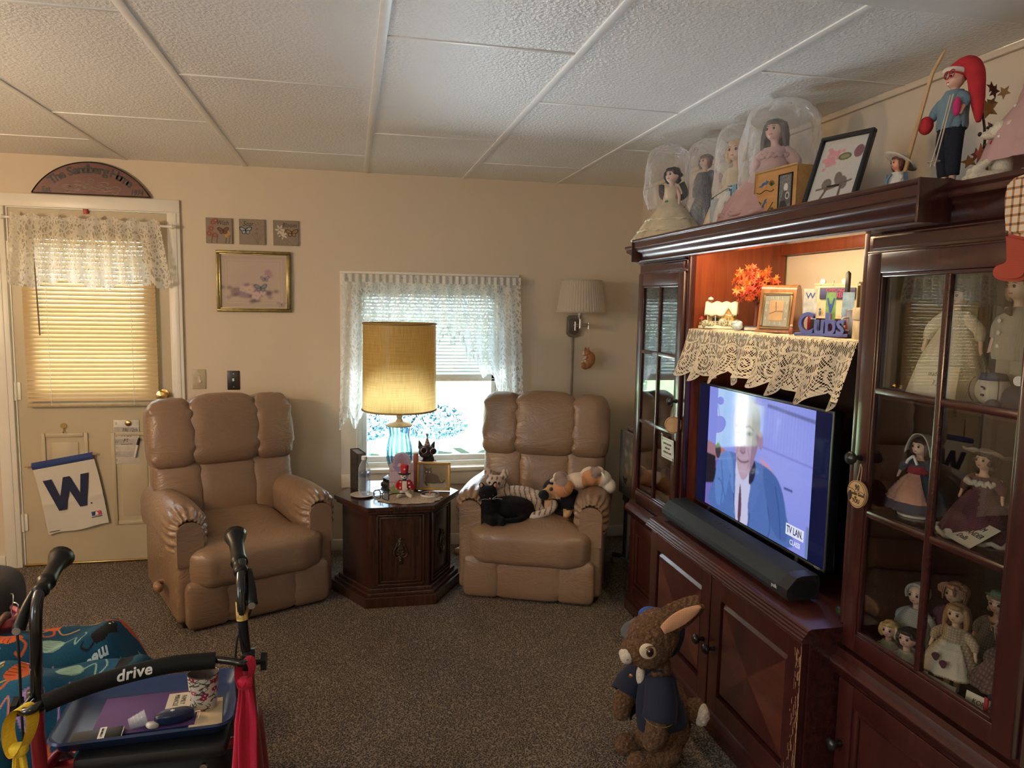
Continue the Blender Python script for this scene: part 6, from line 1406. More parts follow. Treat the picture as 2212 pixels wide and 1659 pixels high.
# third doll, mostly hidden by the door stile
t, hd, R = doll('doll', 'doll in a green skirt and red hem at the right end of the middle shelf', 'doll', (1.50, -3.178, SH2), math.radians(-88), .195, hair='bob', hairc=(.05, .03, .02), hr=.10, hz=.84,
    dress=[(.34, .10), (.36, .16), (.26, .40), (.14, .52), (.12, .62), (.09, .68)], dmat=fabric('moss_stripe', (.22, .22, .07), 500, var=.5), arms=((.2, .42), (.2, .42)), apron=None)
bm = B(); lathe(bm, [(.36, .0), (.37, .06), (.34, .16)], 30, cap=False); bm.transform(Matrix.Diagonal((.20, .17, .20, 1))); obj('red_underskirt', bm, fabric('wine', (.20, .02, .03), 500), t, 180)
bm = B(); ball(bm, (-.030, -.062, .020), (.020, .026, .020)); obj('red_shoe', bm, plain('red_leather', (.36, .03, .04), .4), t, 180)
t = thing('note_card', 'cream note with three handwritten lines lying in front of the plum doll', 'note', (1.384, -3.012, SH2+.004), 0, None, (-1.02, .05, math.radians(-100)))
bm = B(); box(bm, (-.055, -.0004, 0), (.055, .0004, .082)); obj('card', bm, plain('index_card', (.60, .54, .42), .8), t, 0)
for i, l in enumerate(('MADAM', 'ALEXANDER', 'Dolls')): strokes('handwriting', l, .0185, M_black, t, (.002*i, -.0008, .062-.021*i))
# bottom shelf
t, hd, R = doll('doll', 'baby doll in a grey lace bonnet and smock on the bottom shelf', 'doll', (1.500, -2.790, SH3), math.radians(-72), .205, hair=None, hr=.125, hz=.80, skin=(.56, .38, .28), dress=[(.28, .06), (.30, .2), (.26, .38), (.17, .55), (.10, .62)], dmat=fabric('grey_lace', (.34, .33, .29), 400, var=.35), arms=((.26, .35), (.26, .35)))
bm = B(); ball(bm, hd+Vector((0, R*.30, R*.22)), (R*1.14, R*1.0, R*1.08)); tube(bm, [hd+Vector((R*1.02*math.cos(a), -R*.45, R*.1+R*1.05*math.sin(a))) for a in np.linspace(-.5, PI+.5, 18)], R*.16, 8, 2); obj('bonnet', bm, fabric('grey_lace', (.34, .33, .29)), t, 180)
for lb, loc, hc, rz, hh, st in (('small blond baby doll at the left front of the bottom shelf', (1.41, -2.800, SH3), (.44, .29, .10), -62, .105, 'bob'), ('small baby doll with thick black hair beside the blond baby doll', (1.405, -2.872, SH3), (.016, .014, .014), -70, .118, 'curls')):
    doll('doll', lb, 'doll', loc, math.radians(rz), hh, hair=st, hairc=hc, hr=.20, hz=.74, skin=(.60, .36, .24), dress=[(.22, .0), (.24, .2), (.20, .36), (.13, .46)], dmat=fabric('sage_knit', (.40, .40, .28), 500), arms=((.30, .2), (.30, .2)), legs=False, sleeves=False)
t, hd, R = doll('doll', 'light haired doll in a cream apron dress on the bottom shelf', 'doll', (1.445, -2.978, SH3), math.radians(-68), .235, hair='long', hairc=(.34, .19, .09), hr=.098, hz=.83, skin=(.64, .42, .26),
    dress=[(.32, .22), (.30, .27), (.22, .42), (.13, .55), (.11, .60), (.11, .66), (.09, .70)], dmat=fabric('tan_print', (.42, .31, .20), 300, var=.45), arms=((.22, .44), (.22, .44)), apron=(.24, .55, creamc), shoes=plain('cream_boot', (.48, .38, .27), .6))
for x, z in ((-.012, .098), (.006, .085)): bm = B(); prism(bm, [(x+.010*math.cos(a)*(1 if math.sin(a) > 0 else .7), z+.010*math.sin(a)) for a in np.linspace(0, 2*PI, 13)[:-1]], .002, off=-.066); obj('heart_patch', bm, plum, t)
doll('rag_doll', 'rag doll with red and tan yarn hair behind the apron doll', 'doll', (1.560, -2.850, SH3), math.radians(-72), .235, hair='yarn', hairc=(.30, .14, .08), hr=.11, hz=.80, skin=(.42, .28, .18), dress=[(.3, .1), (.24, .3), (.14, .52), (.1, .64)], dmat=plum, arms=((.2, .4), (.2, .4)))
t, hd, R = doll('doll', 'curly haired doll in a green hat on the bottom shelf', 'doll', (1.580, -2.965, SH3), math.radians(-72), .250, hair='curls', hairc=(.20, .14, .07), hr=.10, hz=.82, skin=(.46, .28, .20), dress=[(.3, .1), (.24, .3), (.14, .52), (.1, .64)], dmat=fabric('grey_plaid', (.16, .13, .12), 300, var=.5), arms=((.2, .4), (.2, .4)))
hat_disc(t, hd+Vector((0, .004, R*.6)), R, R*1.3, R*.6, plain('green_hat', (.06, .14, .10), .8), (-.2, .1, 0))
doll('rag_doll', 'rag doll with shaggy yarn hair and a brown striped skirt, bottom shelf', 'doll', (1.475, -3.100, SH3), math.radians(-80), .230, hair='yarn', hairc=(.22, .12, .07), hr=.11, hz=.84, skin=(.22, .13, .08), dress=[(.34, .28), (.33, .33), (.20, .50), (.12, .58), (.11, .66), (.09, .70)], dmat=fabric('brown_stripe', (.13, .075, .06), 200, var=.75), arms=((.22, .42), (.22, .42)))
t, hd, R = doll('doll', 'small doll in a dark blue satin robe with a red sash', 'doll', (1.412, -3.150, SH3), math.radians(-80), .12, hair='bob', hairc=(.012, .012, .012), hr=.12, hz=.84, dress=[(.30, .0), (.28, .3), (.18, .55), (.1, .7)], dmat=plain('navy_satin', (.012, .02, .06), .25), arms=((.25, .4), (.25, .4)))
bm = B(); box(bm, (-.012, -.042, .01), (-.004, -.036, .08), .001); obj('red_sash', bm, plain('red_satin', (.36, .015, .03), .4), t)
card('blank cream card leaning by the cabinet door left of the apron doll', (1.372, -2.935, SH3), math.radians(-78), .065, .045, (), .2); card('blank cream card at the feet of the apron doll', (1.372, -3.015, SH3), math.radians(-78), .075, .048, (), .2)
card('note reading Korean 2000 at the right front of the bottom shelf', (1.372, -3.138, SH3), math.radians(-78), .085, .070, ('KOREAN', '2000', ''), .15, .0165)

# ------------------------------------------------------------------ left curio cabinet contents, notes and ornaments on the doors
t = thing('bell_jar', 'small floral glass bell figurine on the middle shelf of the far curio', 'ornament', (1.47, -1.335, SH2), 0)
bm = B(); lathe(bm, [(.045, 0), (.047, .012), (.030, .012)], 28); obj('base', bm, plain('maroon_base', (.10, .02, .02), .4), t)
bm = B(); lathe(bm, [(.040, .012), (.040, .055), (.034, .080), (.018, .098), (.006, .104)], 28, cap=False); obj('bell', bm, plain('floral_china', (.42, .34, .31), .3, var=.7, scale=55), t, 180)
bm = B(); tube(bm, [(.0, .008*math.sin(a), .112+.010*math.cos(a)) for a in np.linspace(0, 2*PI, 15)[:-1]], .0025, 6, 0, closed=True); obj('loop', bm, M_trim, t, 180)
t = thing('brass_candlestick', 'thin brass candlestick left of the glass bell in the far curio', 'candlestick', (1.58, -1.215, SH2))
bm = B(); lathe(bm, [(0, 0), (.035, 0), (.030, .008), (.008, .015), (.007, .07), (.012, .075), (.010, .095), (0, .095)], 24); obj('stick', bm, M_brass, t)
t = thing('verse_card', 'small white bordered verse card taped to the bottom pane of the far curio', 'note', (1.336, -1.520, .840), 0, None, (.06, 0, math.radians(-90)))
bm = B(); box(bm, (-.060, -.0004, 0), (.066, .0004, .092)); obj('card', bm, M_white, t, 0)
bm = B()
for lo, hi in (((-.052, -.0008, .008), (.058, -.0005, .0095)), ((-.052, -.0008, .083), (.058, -.0005, .0845)), ((-.052, -.0008, .008), (-.0505, -.0005, .084)), ((.0565, -.0008, .008), (.058, -.0005, .084))): box(bm, lo, hi)
obj('border', bm, plain('teal_ink', (.06, .16, .18), .7), t, 0)
for i, l in enumerate(('GOD IS GREATER', 'THAN ANY', 'PROBLEM I HAVE')): strokes('verse', l, .0125, M_black, t, (.003, -.0009, .066-.019*i), shear=0)
for s, x, z in ((1, -.05, .092), (-1, .058, .0)): bm = B(); box(bm, (x-.008, -.0012, z-.014), (x+.008, -.0004, z+.014)); obj('tape', bm, glass('tape', (.85, .85, .8), 1.5, .2), t, 0)
def slice_orn(label, loc, rz, r, words):
    t = thing('wood_slice', label, 'ornament', loc, rz)
    bm = B(); tf = T((0, 0, 0), (PI/2, 0, 0)); lathe(bm, [(0, -.004), (r, -.004), (r*1.01, .004), (0, .004)], 36, tf=tf, wob=lambda a, i: 1+.02*math.sin(a*3)); obj('slice', bm, [plain('raw_pine', (.52, .33, .15), .6)], t)
    bm = B(); tube(bm, [((r*.93)*math.cos(a), -.0045, (r*.93)*math.sin(a)) for a in np.linspace(0, 2*PI, 37)[:-1]], .0006, 5, 0, closed=True); obj('burnt_ring', bm, M_twig, t)
    bm = B(); tube(bm, [(-.006, 0, r-.006), (.004, -.002, r+.03), (.004, .0, r+.046), (.008, .002, r+.03), (.006, 0, r-.006)], .0011, 6, 4); obj('twine', bm, plain('twine', (.48, .38, .24), .9), t)
    for l, s, x, z in words: strokes('burnt_lettering', l, s, M_twig, t, (x, -.0046, z), shear=0, bold=.0004)
    return t
t = slice_orn('round wood slice lettered 90 looks good on you hanging from the doll cabinet knob', (1.316, -2.758, 1.008), math.radians(-90), .036, (('90', .021, .002, .017), ('Looks Good', .0125, .004, .0005), ('on', .009, -.002, -.0085), ('YOU', .016, .0, -.019)))
bm = B(); tube(bm, [(-.034, -.0048, .012), (-.012, -.0048, .010), (-.004, -.0048, .005), (.014, -.0048, .009), (.034, -.0048, .006)], .0007, 5, 3); obj('burnt_branch', bm, M_twig, t); bm = B(); ball(bm, (-.024, -.0046, -.008), (.008, .001, .013)); obj('burnt_cat', bm, M_twig, t)
slice_orn('plain wood slice hanging edge on from the far curio door knob', (1.322, -1.595, 1.002), math.radians(-10), .036, ())
# ------------------------------------------------------------------ things on the lit display shelf
SZ = 1.4115; CA = math.radians(-31)
t = thing('cottage_model', 'snow covered yellow cottage model on the lace shelf', 'model house', (1.455, -1.715, SZ), math.radians(-34))
M_yel = plain('yellow_clapboard', (.52, .31, .08), .6); M_snow = plain('model_snow', (.68, .62, .50), .7, bump=.5, scale=90)
bm = B(); box(bm, (-.05, -.02, .012), (.055, .035, .055)); prism(bm, [(.01, .012), (.05, .012), (.05, .058), (.03, .085), (.01, .058)], .06, off=-.035); obj('walls', bm, M_yel, t, 0)
bm = B()
def roof(u, v): y = -.032+.078*u; return (-.062+.122*v, y, .050+.050*(1-abs(2*u-1)**1.2)+.003*math.sin(v*22))
surf(bm, roof, 10, 20)
surf(bm, lambda u, v: (.006+.048*u, -.042+.06*v, .052+.042*(1-abs(2*u-1)**1.1)+.002*math.sin(v*15)), 10, 8); me = bpy.data.meshes.new('r'); bm.to_mesh(me); bm.free(); obj('snowy_roof', evald(me, [('SOLIDIFY', dict(thickness=.007))]), M_snow, t, 180)
bm = B(); box(bm, (-.052, .0, .06), (-.038, .014, .118), .001); obj('chimney', bm, plain('tiny_brick', (.22, .07, .05), .8), t); bm = B(); lathe(bm, [(0, .112), (.012, .114), (.009, .122), (0, .127)], 14, (-.045, .007, 0)); obj('chimney_snow', bm, M_snow, t, 180)
bm = B(); box(bm, (-.034, -.0215, .022), (-.008, -.019, .044)); obj('door_opening', bm, M_black, t, 0)
for x, y, w_ in ((.022, -.0365, .018), (-.046, -.0215, .008), (.002, -.0215, .006)):
    bm = B(); box(bm, (x, y, .024), (x+w_, y+.003, .044)); obj('window', bm, plain('tiny_pane', (.30, .22, .10), .2), t, 0); bm = B()
    for lo, hi in (((x-.001, y-.001, .033), (x+w_+.001, y+.001, .0345)), ((x+w_/2-.001, y-.001, .023), (x+w_/2+.001, y+.001, .045))): box(bm, lo, hi)
    obj('window_bars', bm, M_snow, t, 0)
bm = B(); box(bm, (-.05, -.033, .020), (.008, -.031, .022)); box(bm, (-.05, -.033, .028), (.008, -.031, .030))
for i in range(13): box(bm, (-.05+.0045*i, -.033, .010), (-.0485+.0045*i, -.031, .030))
for x in (-.05, -.02, .006): box(bm, (x-.0015, -.033, .01), (x+.0015, -.030, .058))
obj('porch_rail', bm, M_snow, t, 0)
bm = B(); lathe(bm, [(0, 0), (.070, 0), (.068, .008), (.05, .013), (0, .014)], 36, wob=lambda a, i: 1+.05*math.sin(a*7)); obj('snow_base', bm, M_snow, t, 180)
for x, y, r in ((-.058, -.030, .016), (-.035, -.046, .013), (.012, -.046, .020), (.045, -.044, .016), (.060, -.015, .018)): bm = B(); ball(bm, (x, y, r*.9+.004), (r, r*.8, r)); obj('frosted_bush', bm, plain('frosted_green', (.36, .36, .26), .8, var=.8, scale=170, bump=.8), t, 180)
t = thing('carousel_ornament', 'tiny red canopied carousel ornament at the left end of the lace shelf', 'ornament', (1.402, -1.652, SZ), CA)
bm = B(); lathe(bm, [(0, 0), (.014, 0), (.014, .010), (0, .011)], 18); obj('base', bm, M_snow, t); bm = B(); cyl(bm, (0, 0, .01), (0, 0, .045), .0015); obj('pole', bm, M_trim, t); bm = B(); lathe(bm, [(.013, .036), (.008, .042), (0, .05)], 10, cap=False); obj('canopy', bm, plain('red_canopy', (.36, .03, .03), .6), t)
for x, y in ((-.006, -.004), (.006, -.005)): bm = B(); ball(bm, (x, y, .019), (.003, .003, .007)); obj('rider', bm, M_yel, t, 180)
t = thing('snow_ornament', 'pale blue frosted ornament between the cottage and the mantel clock', 'ornament', (1.42, -1.905, SZ), CA); bm = B()
me = blob([('b', (0, 0, .014), (.020, .014, .014)), ('b', (-.008, 0, .026), (.010, .009, .010)), ('b', (.009, 0, .024), (.010, .009, .012))], .002, 1); obj('ice', me, plain('ice_blue', (.40, .50, .55), .3, var=.3, scale=90), t, 180); bm.free()
t = thing('small_book', 'small dark blue book lying beside the mantel clock', 'book', (1.44, -1.965, SZ), CA)
bm = B(); box(bm, (-.025, -.018, 0), (.03, .03, .003)); box(bm, (-.025, -.018, .015), (.03, .03, .018)); box(bm, (-.025, -.018, 0), (-.022, .03, .018)); obj('cover', bm, plain('navy_cover', (.03, .05, .10), .5), t, 0); bm = B(); box(bm, (-.022, -.016, .003), (.029, .028, .015)); obj('pages', bm, M_snow, t, 0)
# maple tree
t = thing('maple_tree', 'little artificial maple tree with bright orange leaves on the lace shelf', 'artificial tree', (1.555, -1.80, SZ), CA); M_bark = plain('wine_bark', (.13, .035, .025), .7)
bm = B(); lathe(bm, [(0, 0), (.022, 0), (.018, .004), (0, .005)], 16); obj('foot', bm, M_bark, t); bm = B(); rnd = random.Random(11); tube(bm, [(0, 0, 0), (.002, 0, .06), (0, 0, .11), (.004, 0, .16)], [.008, .006, .005, .003], 10, 4); tips = []
for i in range(15):
    a, e = i*2.4, rnd.uniform(.1, 1.1); z = .085+.006*i*.6; q = rnd.uniform(.055, .085); p = Vector((math.cos(a)*math.cos(e)*q, math.sin(a)*math.cos(e)*q, z+math.sin(e)*q*1.2+.02)); tube(bm, [(0, 0, z), p*.5+Vector((0, 0, z*.45)), p], [.003, .002, .0012], 6, 3); tips.append(p)
obj('trunk', bm, M_bark, t, 180)
M_or = [plain('maple_%d' % i, c, .6, var=.25, scale=60) for i, c in enumerate(((.62, .10, .03), (.70, .19, .04), (.50, .05, .025)))]
for i in range(100):
    c = Vector((0, 0, .17)); th, ph = rnd.uniform(0, 2*PI), math.acos(rnd.uniform(-.75, 1)); p = c+Vector((math.sin(ph)*math.cos(th)*.085, math.sin(ph)*math.sin(th)*.075, math.cos(ph)*.088))*rnd.uniform(.5, 1); bm = B()
    for k in range(3): q = .018*rnd.uniform(.6, 1.1); prism(bm, [(q*r*math.cos(a), q*r*math.sin(a)) for a, r in zip(np.linspace(0, 2*PI, 11)[:-1], (1, .38)*5)], .0006, T(p+Vector((rnd.uniform(-.01, .01), rnd.uniform(-.01, .01), rnd.uniform(-.01, .01))), (rnd.uniform(-.9, .9), rnd.uniform(0, 6), rnd.uniform(-.9, .9))))
    obj('leaf_cluster', bm, M_or[i % 3], t, 0)
# mantel clock
t = thing('mantel_clock', 'arched wooden mantel clock with a square cream dial on the lace shelf', 'clock', (1.485, -2.085, SZ), math.radians(-52)); M_mahog = wood_mat('clock_wood', (.13, .045, .015), (.30, .13, .05), .35, coat=.5)
prof = [(-.062, .006), (-.050, .006)]; A = [(-.062, .006)]+[(-.040+.0, .120)]
def tent(dx): return [(-.075+dx, 0), (-.058+dx*.2, .010)]+[(-.030+.030*math.cos(a), .150+.028*math.sin(a)) for a in np.linspace(PI*.95, PI*.05, 11)]+[(.055, .010), (.060, 0)]
bm = B(); extr(bm, [(-.058, .008)]+[(-.008+.026*math.cos(a), .142+.024*math.sin(a)) for a in np.linspace(PI*.92, PI*.06, 13)]+[(.055, .008)], 'x', -.062, .062); 
for v in bm.verts: pass
obj('case', bm, M_mahog, t, 40); bm = B(); box(bm, (-.066, -.066, 0), (.066, .060, .009), .002); obj('base', bm, M_mahog, t)
fr = T((0, -.0585, .0125), (-.172, 0, 0))
bm = B()
for lo, hi in (((-.052, -.004, 0), (.052, .002, .010)), ((-.052, -.004, .118), (.052, .002, .128)), ((-.052, -.004, .01), (-.042, .002, .118)), ((.042, -.004, .01), (.052, .002, .118))): box(bm, lo, hi, .002, tf=fr)
obj('bezel', bm, plain('bronze_bezel', (.17, .12, .06), .35, .8), t)
bm = B(); box(bm, (-.042, -.001, .010), (.042, .001, .118), tf=fr); obj('chapter_ring', bm, plain('silver_dial', (.42, .40, .34), .35, .3), t, 0); bm = B(); box(bm, (-.025, -.0018, .030), (.025, .001, .100), tf=fr); d = obj('dial', bm, plain('peach_dial', (.58, .36, .20), .5), t, 0)
for n_, x, z in (('11', -.018, .108), ('12', 0, .108), ('1', .018, .108), ('7', -.018, .020), ('6', 0, .020), ('5', .018, .020), ('10', -.034, .092), ('9', -.034, .064), ('8', -.034, .036), ('2', .034, .092), ('3', .034, .064), ('4', .034, .036)): text('numeral', n_, .013, M_trim, d, fr @ Vector((x, -.0022, z)), (PI/2-.172, 0, 0), .0002)
bm = B(); tube(bm, [fr @ Vector((0, -.003, .063)), fr @ Vector((-.003, -.003, .095))], .0007, 5, 0); tube(bm, [fr @ Vector((-.022, -.003, .054)), fr @ Vector((0, -.003, .063)), fr @ Vector((.026, -.003, .063))], .0006, 5, 0); obj('hands', bm, M_black, d)
bm = B(); box(bm, (-.042, -.0032, .010), (.042, -.0028, .118), tf=fr); obj('crystal', bm, M_pane, t, 0); bm = B(); ball(bm, (-.064, .0, .10), (.004,)*3); obj('side_knob', bm, M_trim, t)
for i, (y, c) in enumerate(((-2.245, (.10, .16, .28)), (-2.275, (.22, .07, .06)))):
    t = thing('player_figure', ('tiny blue figure standing left of its brown twin by the blue letters', 'tiny brown figure standing right of its blue twin by the letters')[i], 'figurine', (1.425-.02*i, y, SZ), CA, 'tiny figures by the clock'); bm = B(); lathe(bm, [(0, 0), (.006, 0), (.007, .012), (.005, .022), (0, .024)], 12); obj('body', bm, plain('tiny_paint_%d' % i, c, .5), t, 180); bm = B(); ball(bm, (0, 0, .027), (.005,)*3); obj('head', bm, plain('tiny_skin', (.5, .3, .2), .6), t, 180)
# blue letter block and clip-held cards
t = thing('letter_block', 'thick blue wooden letter block on the lace shelf, in front of the clipped cards', 'letter sign', (1.425, -2.405, SZ), math.radians(-47)); M_cub = plain('cub_blue', (.085, .11, .36), .5)
text('letters', 'Cubs', .094, M_cub, t, (0, 0, .036), (PI/2, 0, 0), .016, sx=.72, spacing=.96, bold=.0016); bm = B(); box(bm, (-.078, -.0155, 0), (.078, .016, .010), .003); obj('base_bar', bm, M_cub, t)
M_pin = plain('red_pin', (.36, .015, .03), .5)
for i, (x, z, w_, h_, cc, rz, lb) in enumerate(((-.052, .052, .04, .095, (.50, .52, .48), .1, 'white card with a blue W held up in a red clip left of the others'), (.010, .058, .03, .085, (.16, .30, .10), -.1, 'green picture card of a player in a red clip, the middle one'), (.060, .040, .034, .085, (.28, .42, .55), .2, 'pale blue card held in a red clip right of the others'))):
    t = thing('clipped_card', lb, 'card', (1.455+x*.68, -2.385-x*.73, SZ+.03), math.radians(-45)+rz)
    bm = B(); box(bm, (-w_/2, -.0006, .022), (w_/2, .0006, .022+h_)); cd_ = obj('card', bm, plain('card_stock_%d' % i, cc, .5, var=.3, scale=40), t, 0)
    for dx in (-.003, .003): bm = B(); box(bm, (-.0045, dx-.0015, -.02), (.0045, dx+.0015, .04), .001); obj('clip_leg', bm, M_pin, t)
    if i == 0: text('initial', 'W', .026, plain('ink_blue', (.03, .08, .30), .5), cd_, (0, -.0012, .095))
    if i == 1: bm = B(); prism(bm, [(0, .035), (.006, .06), (.012, .088), (.008, .09), (.003, .07), (-.003, .07), (-.008, .09), (-.012, .088), (-.006, .06), (-.002, .035)], .0008, off=-.0016); obj('player_shape', bm, plain('ink_blue', (.03, .08, .30), .5), cd_, 0)
# ballpark model on a dark box
t = thing('display_riser', 'black riser box under the ballpark model at the back of the shelf', 'box', (1.655, -2.27, SZ)); bm = B(); box(bm, (-.07, -.17, 0), (.09, .16, .052), .002); obj('riser', bm, M_black, t)
t = thing('ballpark_model', 'cream ballpark model with a red lettered scoreboard sign behind the blue letters', 'model building', (1.650, -2.265, SZ+.053), math.radians(-62)); M_crm = plain('stadium_cream', (.50, .42, .28), .6)
bm = B(); box(bm, (-.155, -.02, 0), (.155, .045, .008)); obj('base', bm, M_crm, t); bm = B(); box(bm, (-.15, .0, .008), (-.0, .03, .112), .001); box(bm, (-.15, -.002, .115), (0, .003, .119))
for x in (-.13, -.085, -.04): box(bm, (x-.002, .0, .11), (x+.002, .004, .128))
obj('facade', bm, M_crm, t, 0)
for x in (-.12, -.045): bm = B(); cyl(bm, (x, -.003, .126), (x, .003, .126), .009, n=16); obj('lamp_disc', bm, M_trim, t)
bm = B(); box(bm, (-.128, -.006, .066), (-.004, 0, .105), .002); sg = obj('sign_board', bm, plain('sign_navy', (.04, .04, .12), .5), t); M_rd = plain('sign_red', (.58, .05, .10), .5); text('sign_text', 'CHICAGO', .015, M_rd, sg, (-.066, -.0068, .096), sx=1.1); text('sign_text', 'CUBS', .024, M_rd, sg, (-.066, -.0068, .079), sx=1.1)
bm = B(); box(bm, (.004, .01, .008), (.150, .040, .118)); box(bm, (.0, .005, .118), (.152, .042, .124))
for x in (.03, .08, .125): box(bm, (x-.003, .01, .12), (x+.003, .016, .134))
obj('grandstand', bm, plain('stand_olive', (.11, .09, .05), .8), t, 0)
for r_ in range(2):
    for q in range(5): bm = B(); prism(bm, [(.014+.026*q, .026+.042*r_), (.036+.026*q, .026+.042*r_), (.036+.026*q, .05+.042*r_), (.014+.026*q, .058+.042*r_)], .004, off=.006); obj('bunting', bm, plain('bunting', (.38, .32, .24), .8, var=.8, scale=220), t, 0)
for i in range(7): bm = B(); x = -.12+.04*i; ball(bm, (x, -.012, .018), (.004, .004, .009), u=10, v=8); ball(bm, (x, -.012, .031), (.004,)*3, u=10, v=8); obj('spectator', bm, plain('tiny_paint_%d' % (i % 2), (.2, .1, .1), .5), t, 180)
t = thing('bat_shaped_stand', 'tall thin black souvenir standing upright in front of the ballpark model', 'souvenir', (1.56, -2.335, SZ), CA); bm = B(); lathe(bm, [(0, 0), (.018, 0), (.018, .006), (.005, .010), (.005, .09), (.008, .14), (.008, .20), (0, .208)], 16); obj('stand', bm, M_black, t, 180)
t = thing('grey_cup', 'shiny grey cup half hidden behind the blue letters', 'cup', (1.515, -2.450, SZ)); bm = B(); lathe(bm, [(0, 0), (.024, 0), (.030, .05), (.034, .082), (.036, .085), (.032, .085), (.028, .05), (0, .006)], 28); obj('cup', bm, plain('grey_enamel', (.30, .30, .31), .3), t, 180); bm = B(); tube(bm, [(-.03, 0, .06), (-.052, 0, .055), (-.048, 0, .025), (-.027, 0, .02)], .003, 8, 4); obj('handle', bm, plain('grey_enamel', (.3, .3, .31)), t, 180)
t = thing('baseball_figure', 'slim uniformed player figure standing against the cabinet of dolls', 'figurine', (1.585, -2.50, SZ+.0), math.radians(-70))
obj('body', recolor(blob([('t', [(-.006, 0, .005), (-.005, 0, .06)], .006), ('t', [(.006, 0, .005), (.005, 0, .06)], .006), ('b', (0, 0, .085), (.012, .008, .03)), ('b', (0, 0, .205), (.009, .009, .011)), ('t', [(0, 0, .10), (0, 0, .20)], .009), ('t', [(.010, 0, .16), (.016, -.008, .12)], .004)], .0022, 1), lambda co: np.where((np.sin(co[:, :1]*1500) > .3) & (co[:, 2:3] > .07), np.array((.34, .04, .05)), np.array((.5, .42, .34)))), vcol('figure_paint', .5), t, 180)
t = thing('stone_box', 'tan stone textured keepsake box at the right end of the lace shelf', 'box', (1.425, -2.610, SZ), math.radians(-20)); bm = B(); box(bm, (-.03, -.03, 0), (.03, .03, .055), .002); obj('box', bm, plain('tan_stone', (.46, .36, .22), .8, var=.2, scale=30), t); bm = B(); box(bm, (-.032, -.032, .056), (.032, .032, .09), .002); obj('lid', bm, plain('tan_stone', (.46, .36, .22)), t)
# ------------------------------------------------------------------ things on the back wall and the door
t = thing('welcome_sign', 'arched dark red wooden sign with a family name over the door', 'sign', (-1.347, -.001, 2.034)); R_ = .331; hc = .175
arc = [(R_*math.sin(a), hc-R_+R_*math.cos(a)) for a in np.linspace(-1.07, 1.07, 41)]; zc = hc-R_
bm = B(); prism(bm, [(-.292, 0)]+[(x, max(z, 0)) for x, z in arc if abs(x) < .2915 and z > 0]+[(.292, 0)], .018, off=-.018); obj('board', bm, wood_mat('oxblood_board', (.09, .025, .015), (.15, .045, .028), .5, grain='X'), t, 0)
bm = B(); tube(bm, [(x*.992, -.018, max(z*.985, .002)) for x, z in arc if z > .0], .0035, 6, 0); tube(bm, [(-.288, -.018, .003), (.288, -.018, .003)], .0028, 6, 0); obj('burnt_edge', bm, M_black, t)
acc = bmesh.new(); word = 'The Sandberg Home'; adv = [.62 if c in 'il ' else 1.25 if c in 'mHST' else 1 for c in word]; tot = sum(adv); pos = 0; Rt = R_-.042
def glyph(ch, size, bold):
    cu = bpy.data.curves.new('g', 'FONT'); cu.body = ch; cu.size = size; cu.align_x = 'CENTER'; cu.extrude = .0006; cu.offset = bold; cu.resolution_u = 2; o = bpy.data.objects.new('g', cu); COL.objects.link(o); dg = bpy.context.evaluated_depsgraph_get(); dg.update(); me = bpy.data.meshes.new_from_object(o.evaluated_get(dg), depsgraph=dg); bpy.data.objects.remove(o); return me
for ch, a_ in zip(word, adv):
    ang = -.70+1.40*(pos+a_/2)/tot; pos += a_
    if ch != ' ': me = glyph(ch, .062, .0018); me.transform(T((Rt*math.sin(ang), -.0187, zc+Rt*math.cos(ang)-.016), (0, ang, 0)) @ T((0, 0, 0), (PI/2, 0, 0))); acc.from_mesh(me)
obj('sign_lettering', acc, M_black, t, 0); strokes('est', 'Est.', .040, M_black, t, (-.215, -.0187, .022), shear=0, bold=.001); strokes('year', '1974', .038, M_black, t, (.222, -.0187, .022), shear=.2, bold=.0008)
M_chalk = plain('white_scroll', (.48, .42, .36), .8)
for s in (-1, 1):
    for pts in ([(0, .05), (.03, .035), (.06, .05), (.08, .035), (.07, .022), (.055, .032)], [(.0, .03), (.05, .02), (.10, .028), (.13, .02), (.12, .01), (.10, .016)], [(.02, .055), (.05, .07), (.085, .066), (.075, .055)], [(.0, .06), (.016, .075), (.0, .088)], [(.09, .04), (.12, .052), (.145, .04), (.13, .03)]): bm = B(); tube(bm, [(s*x, -.0187, z) for x, z in pts], .0009, 5, 4); obj('scrollwork', bm, M_chalk, t)
for i in range(16): bm = B(); a = random.uniform(-1, 1); x, z = a*.12, .042+.014*math.sin(i*2.3); prism(bm, [(x-.014, z), (x, z+.005), (x+.014, z+.002), (x, z-.005)], .0006, T((0, 0, 0)), off=-.0190); obj('sprig_leaf', bm, plain('sage_leaf', (.20, .15, .12), .8), t, 0)
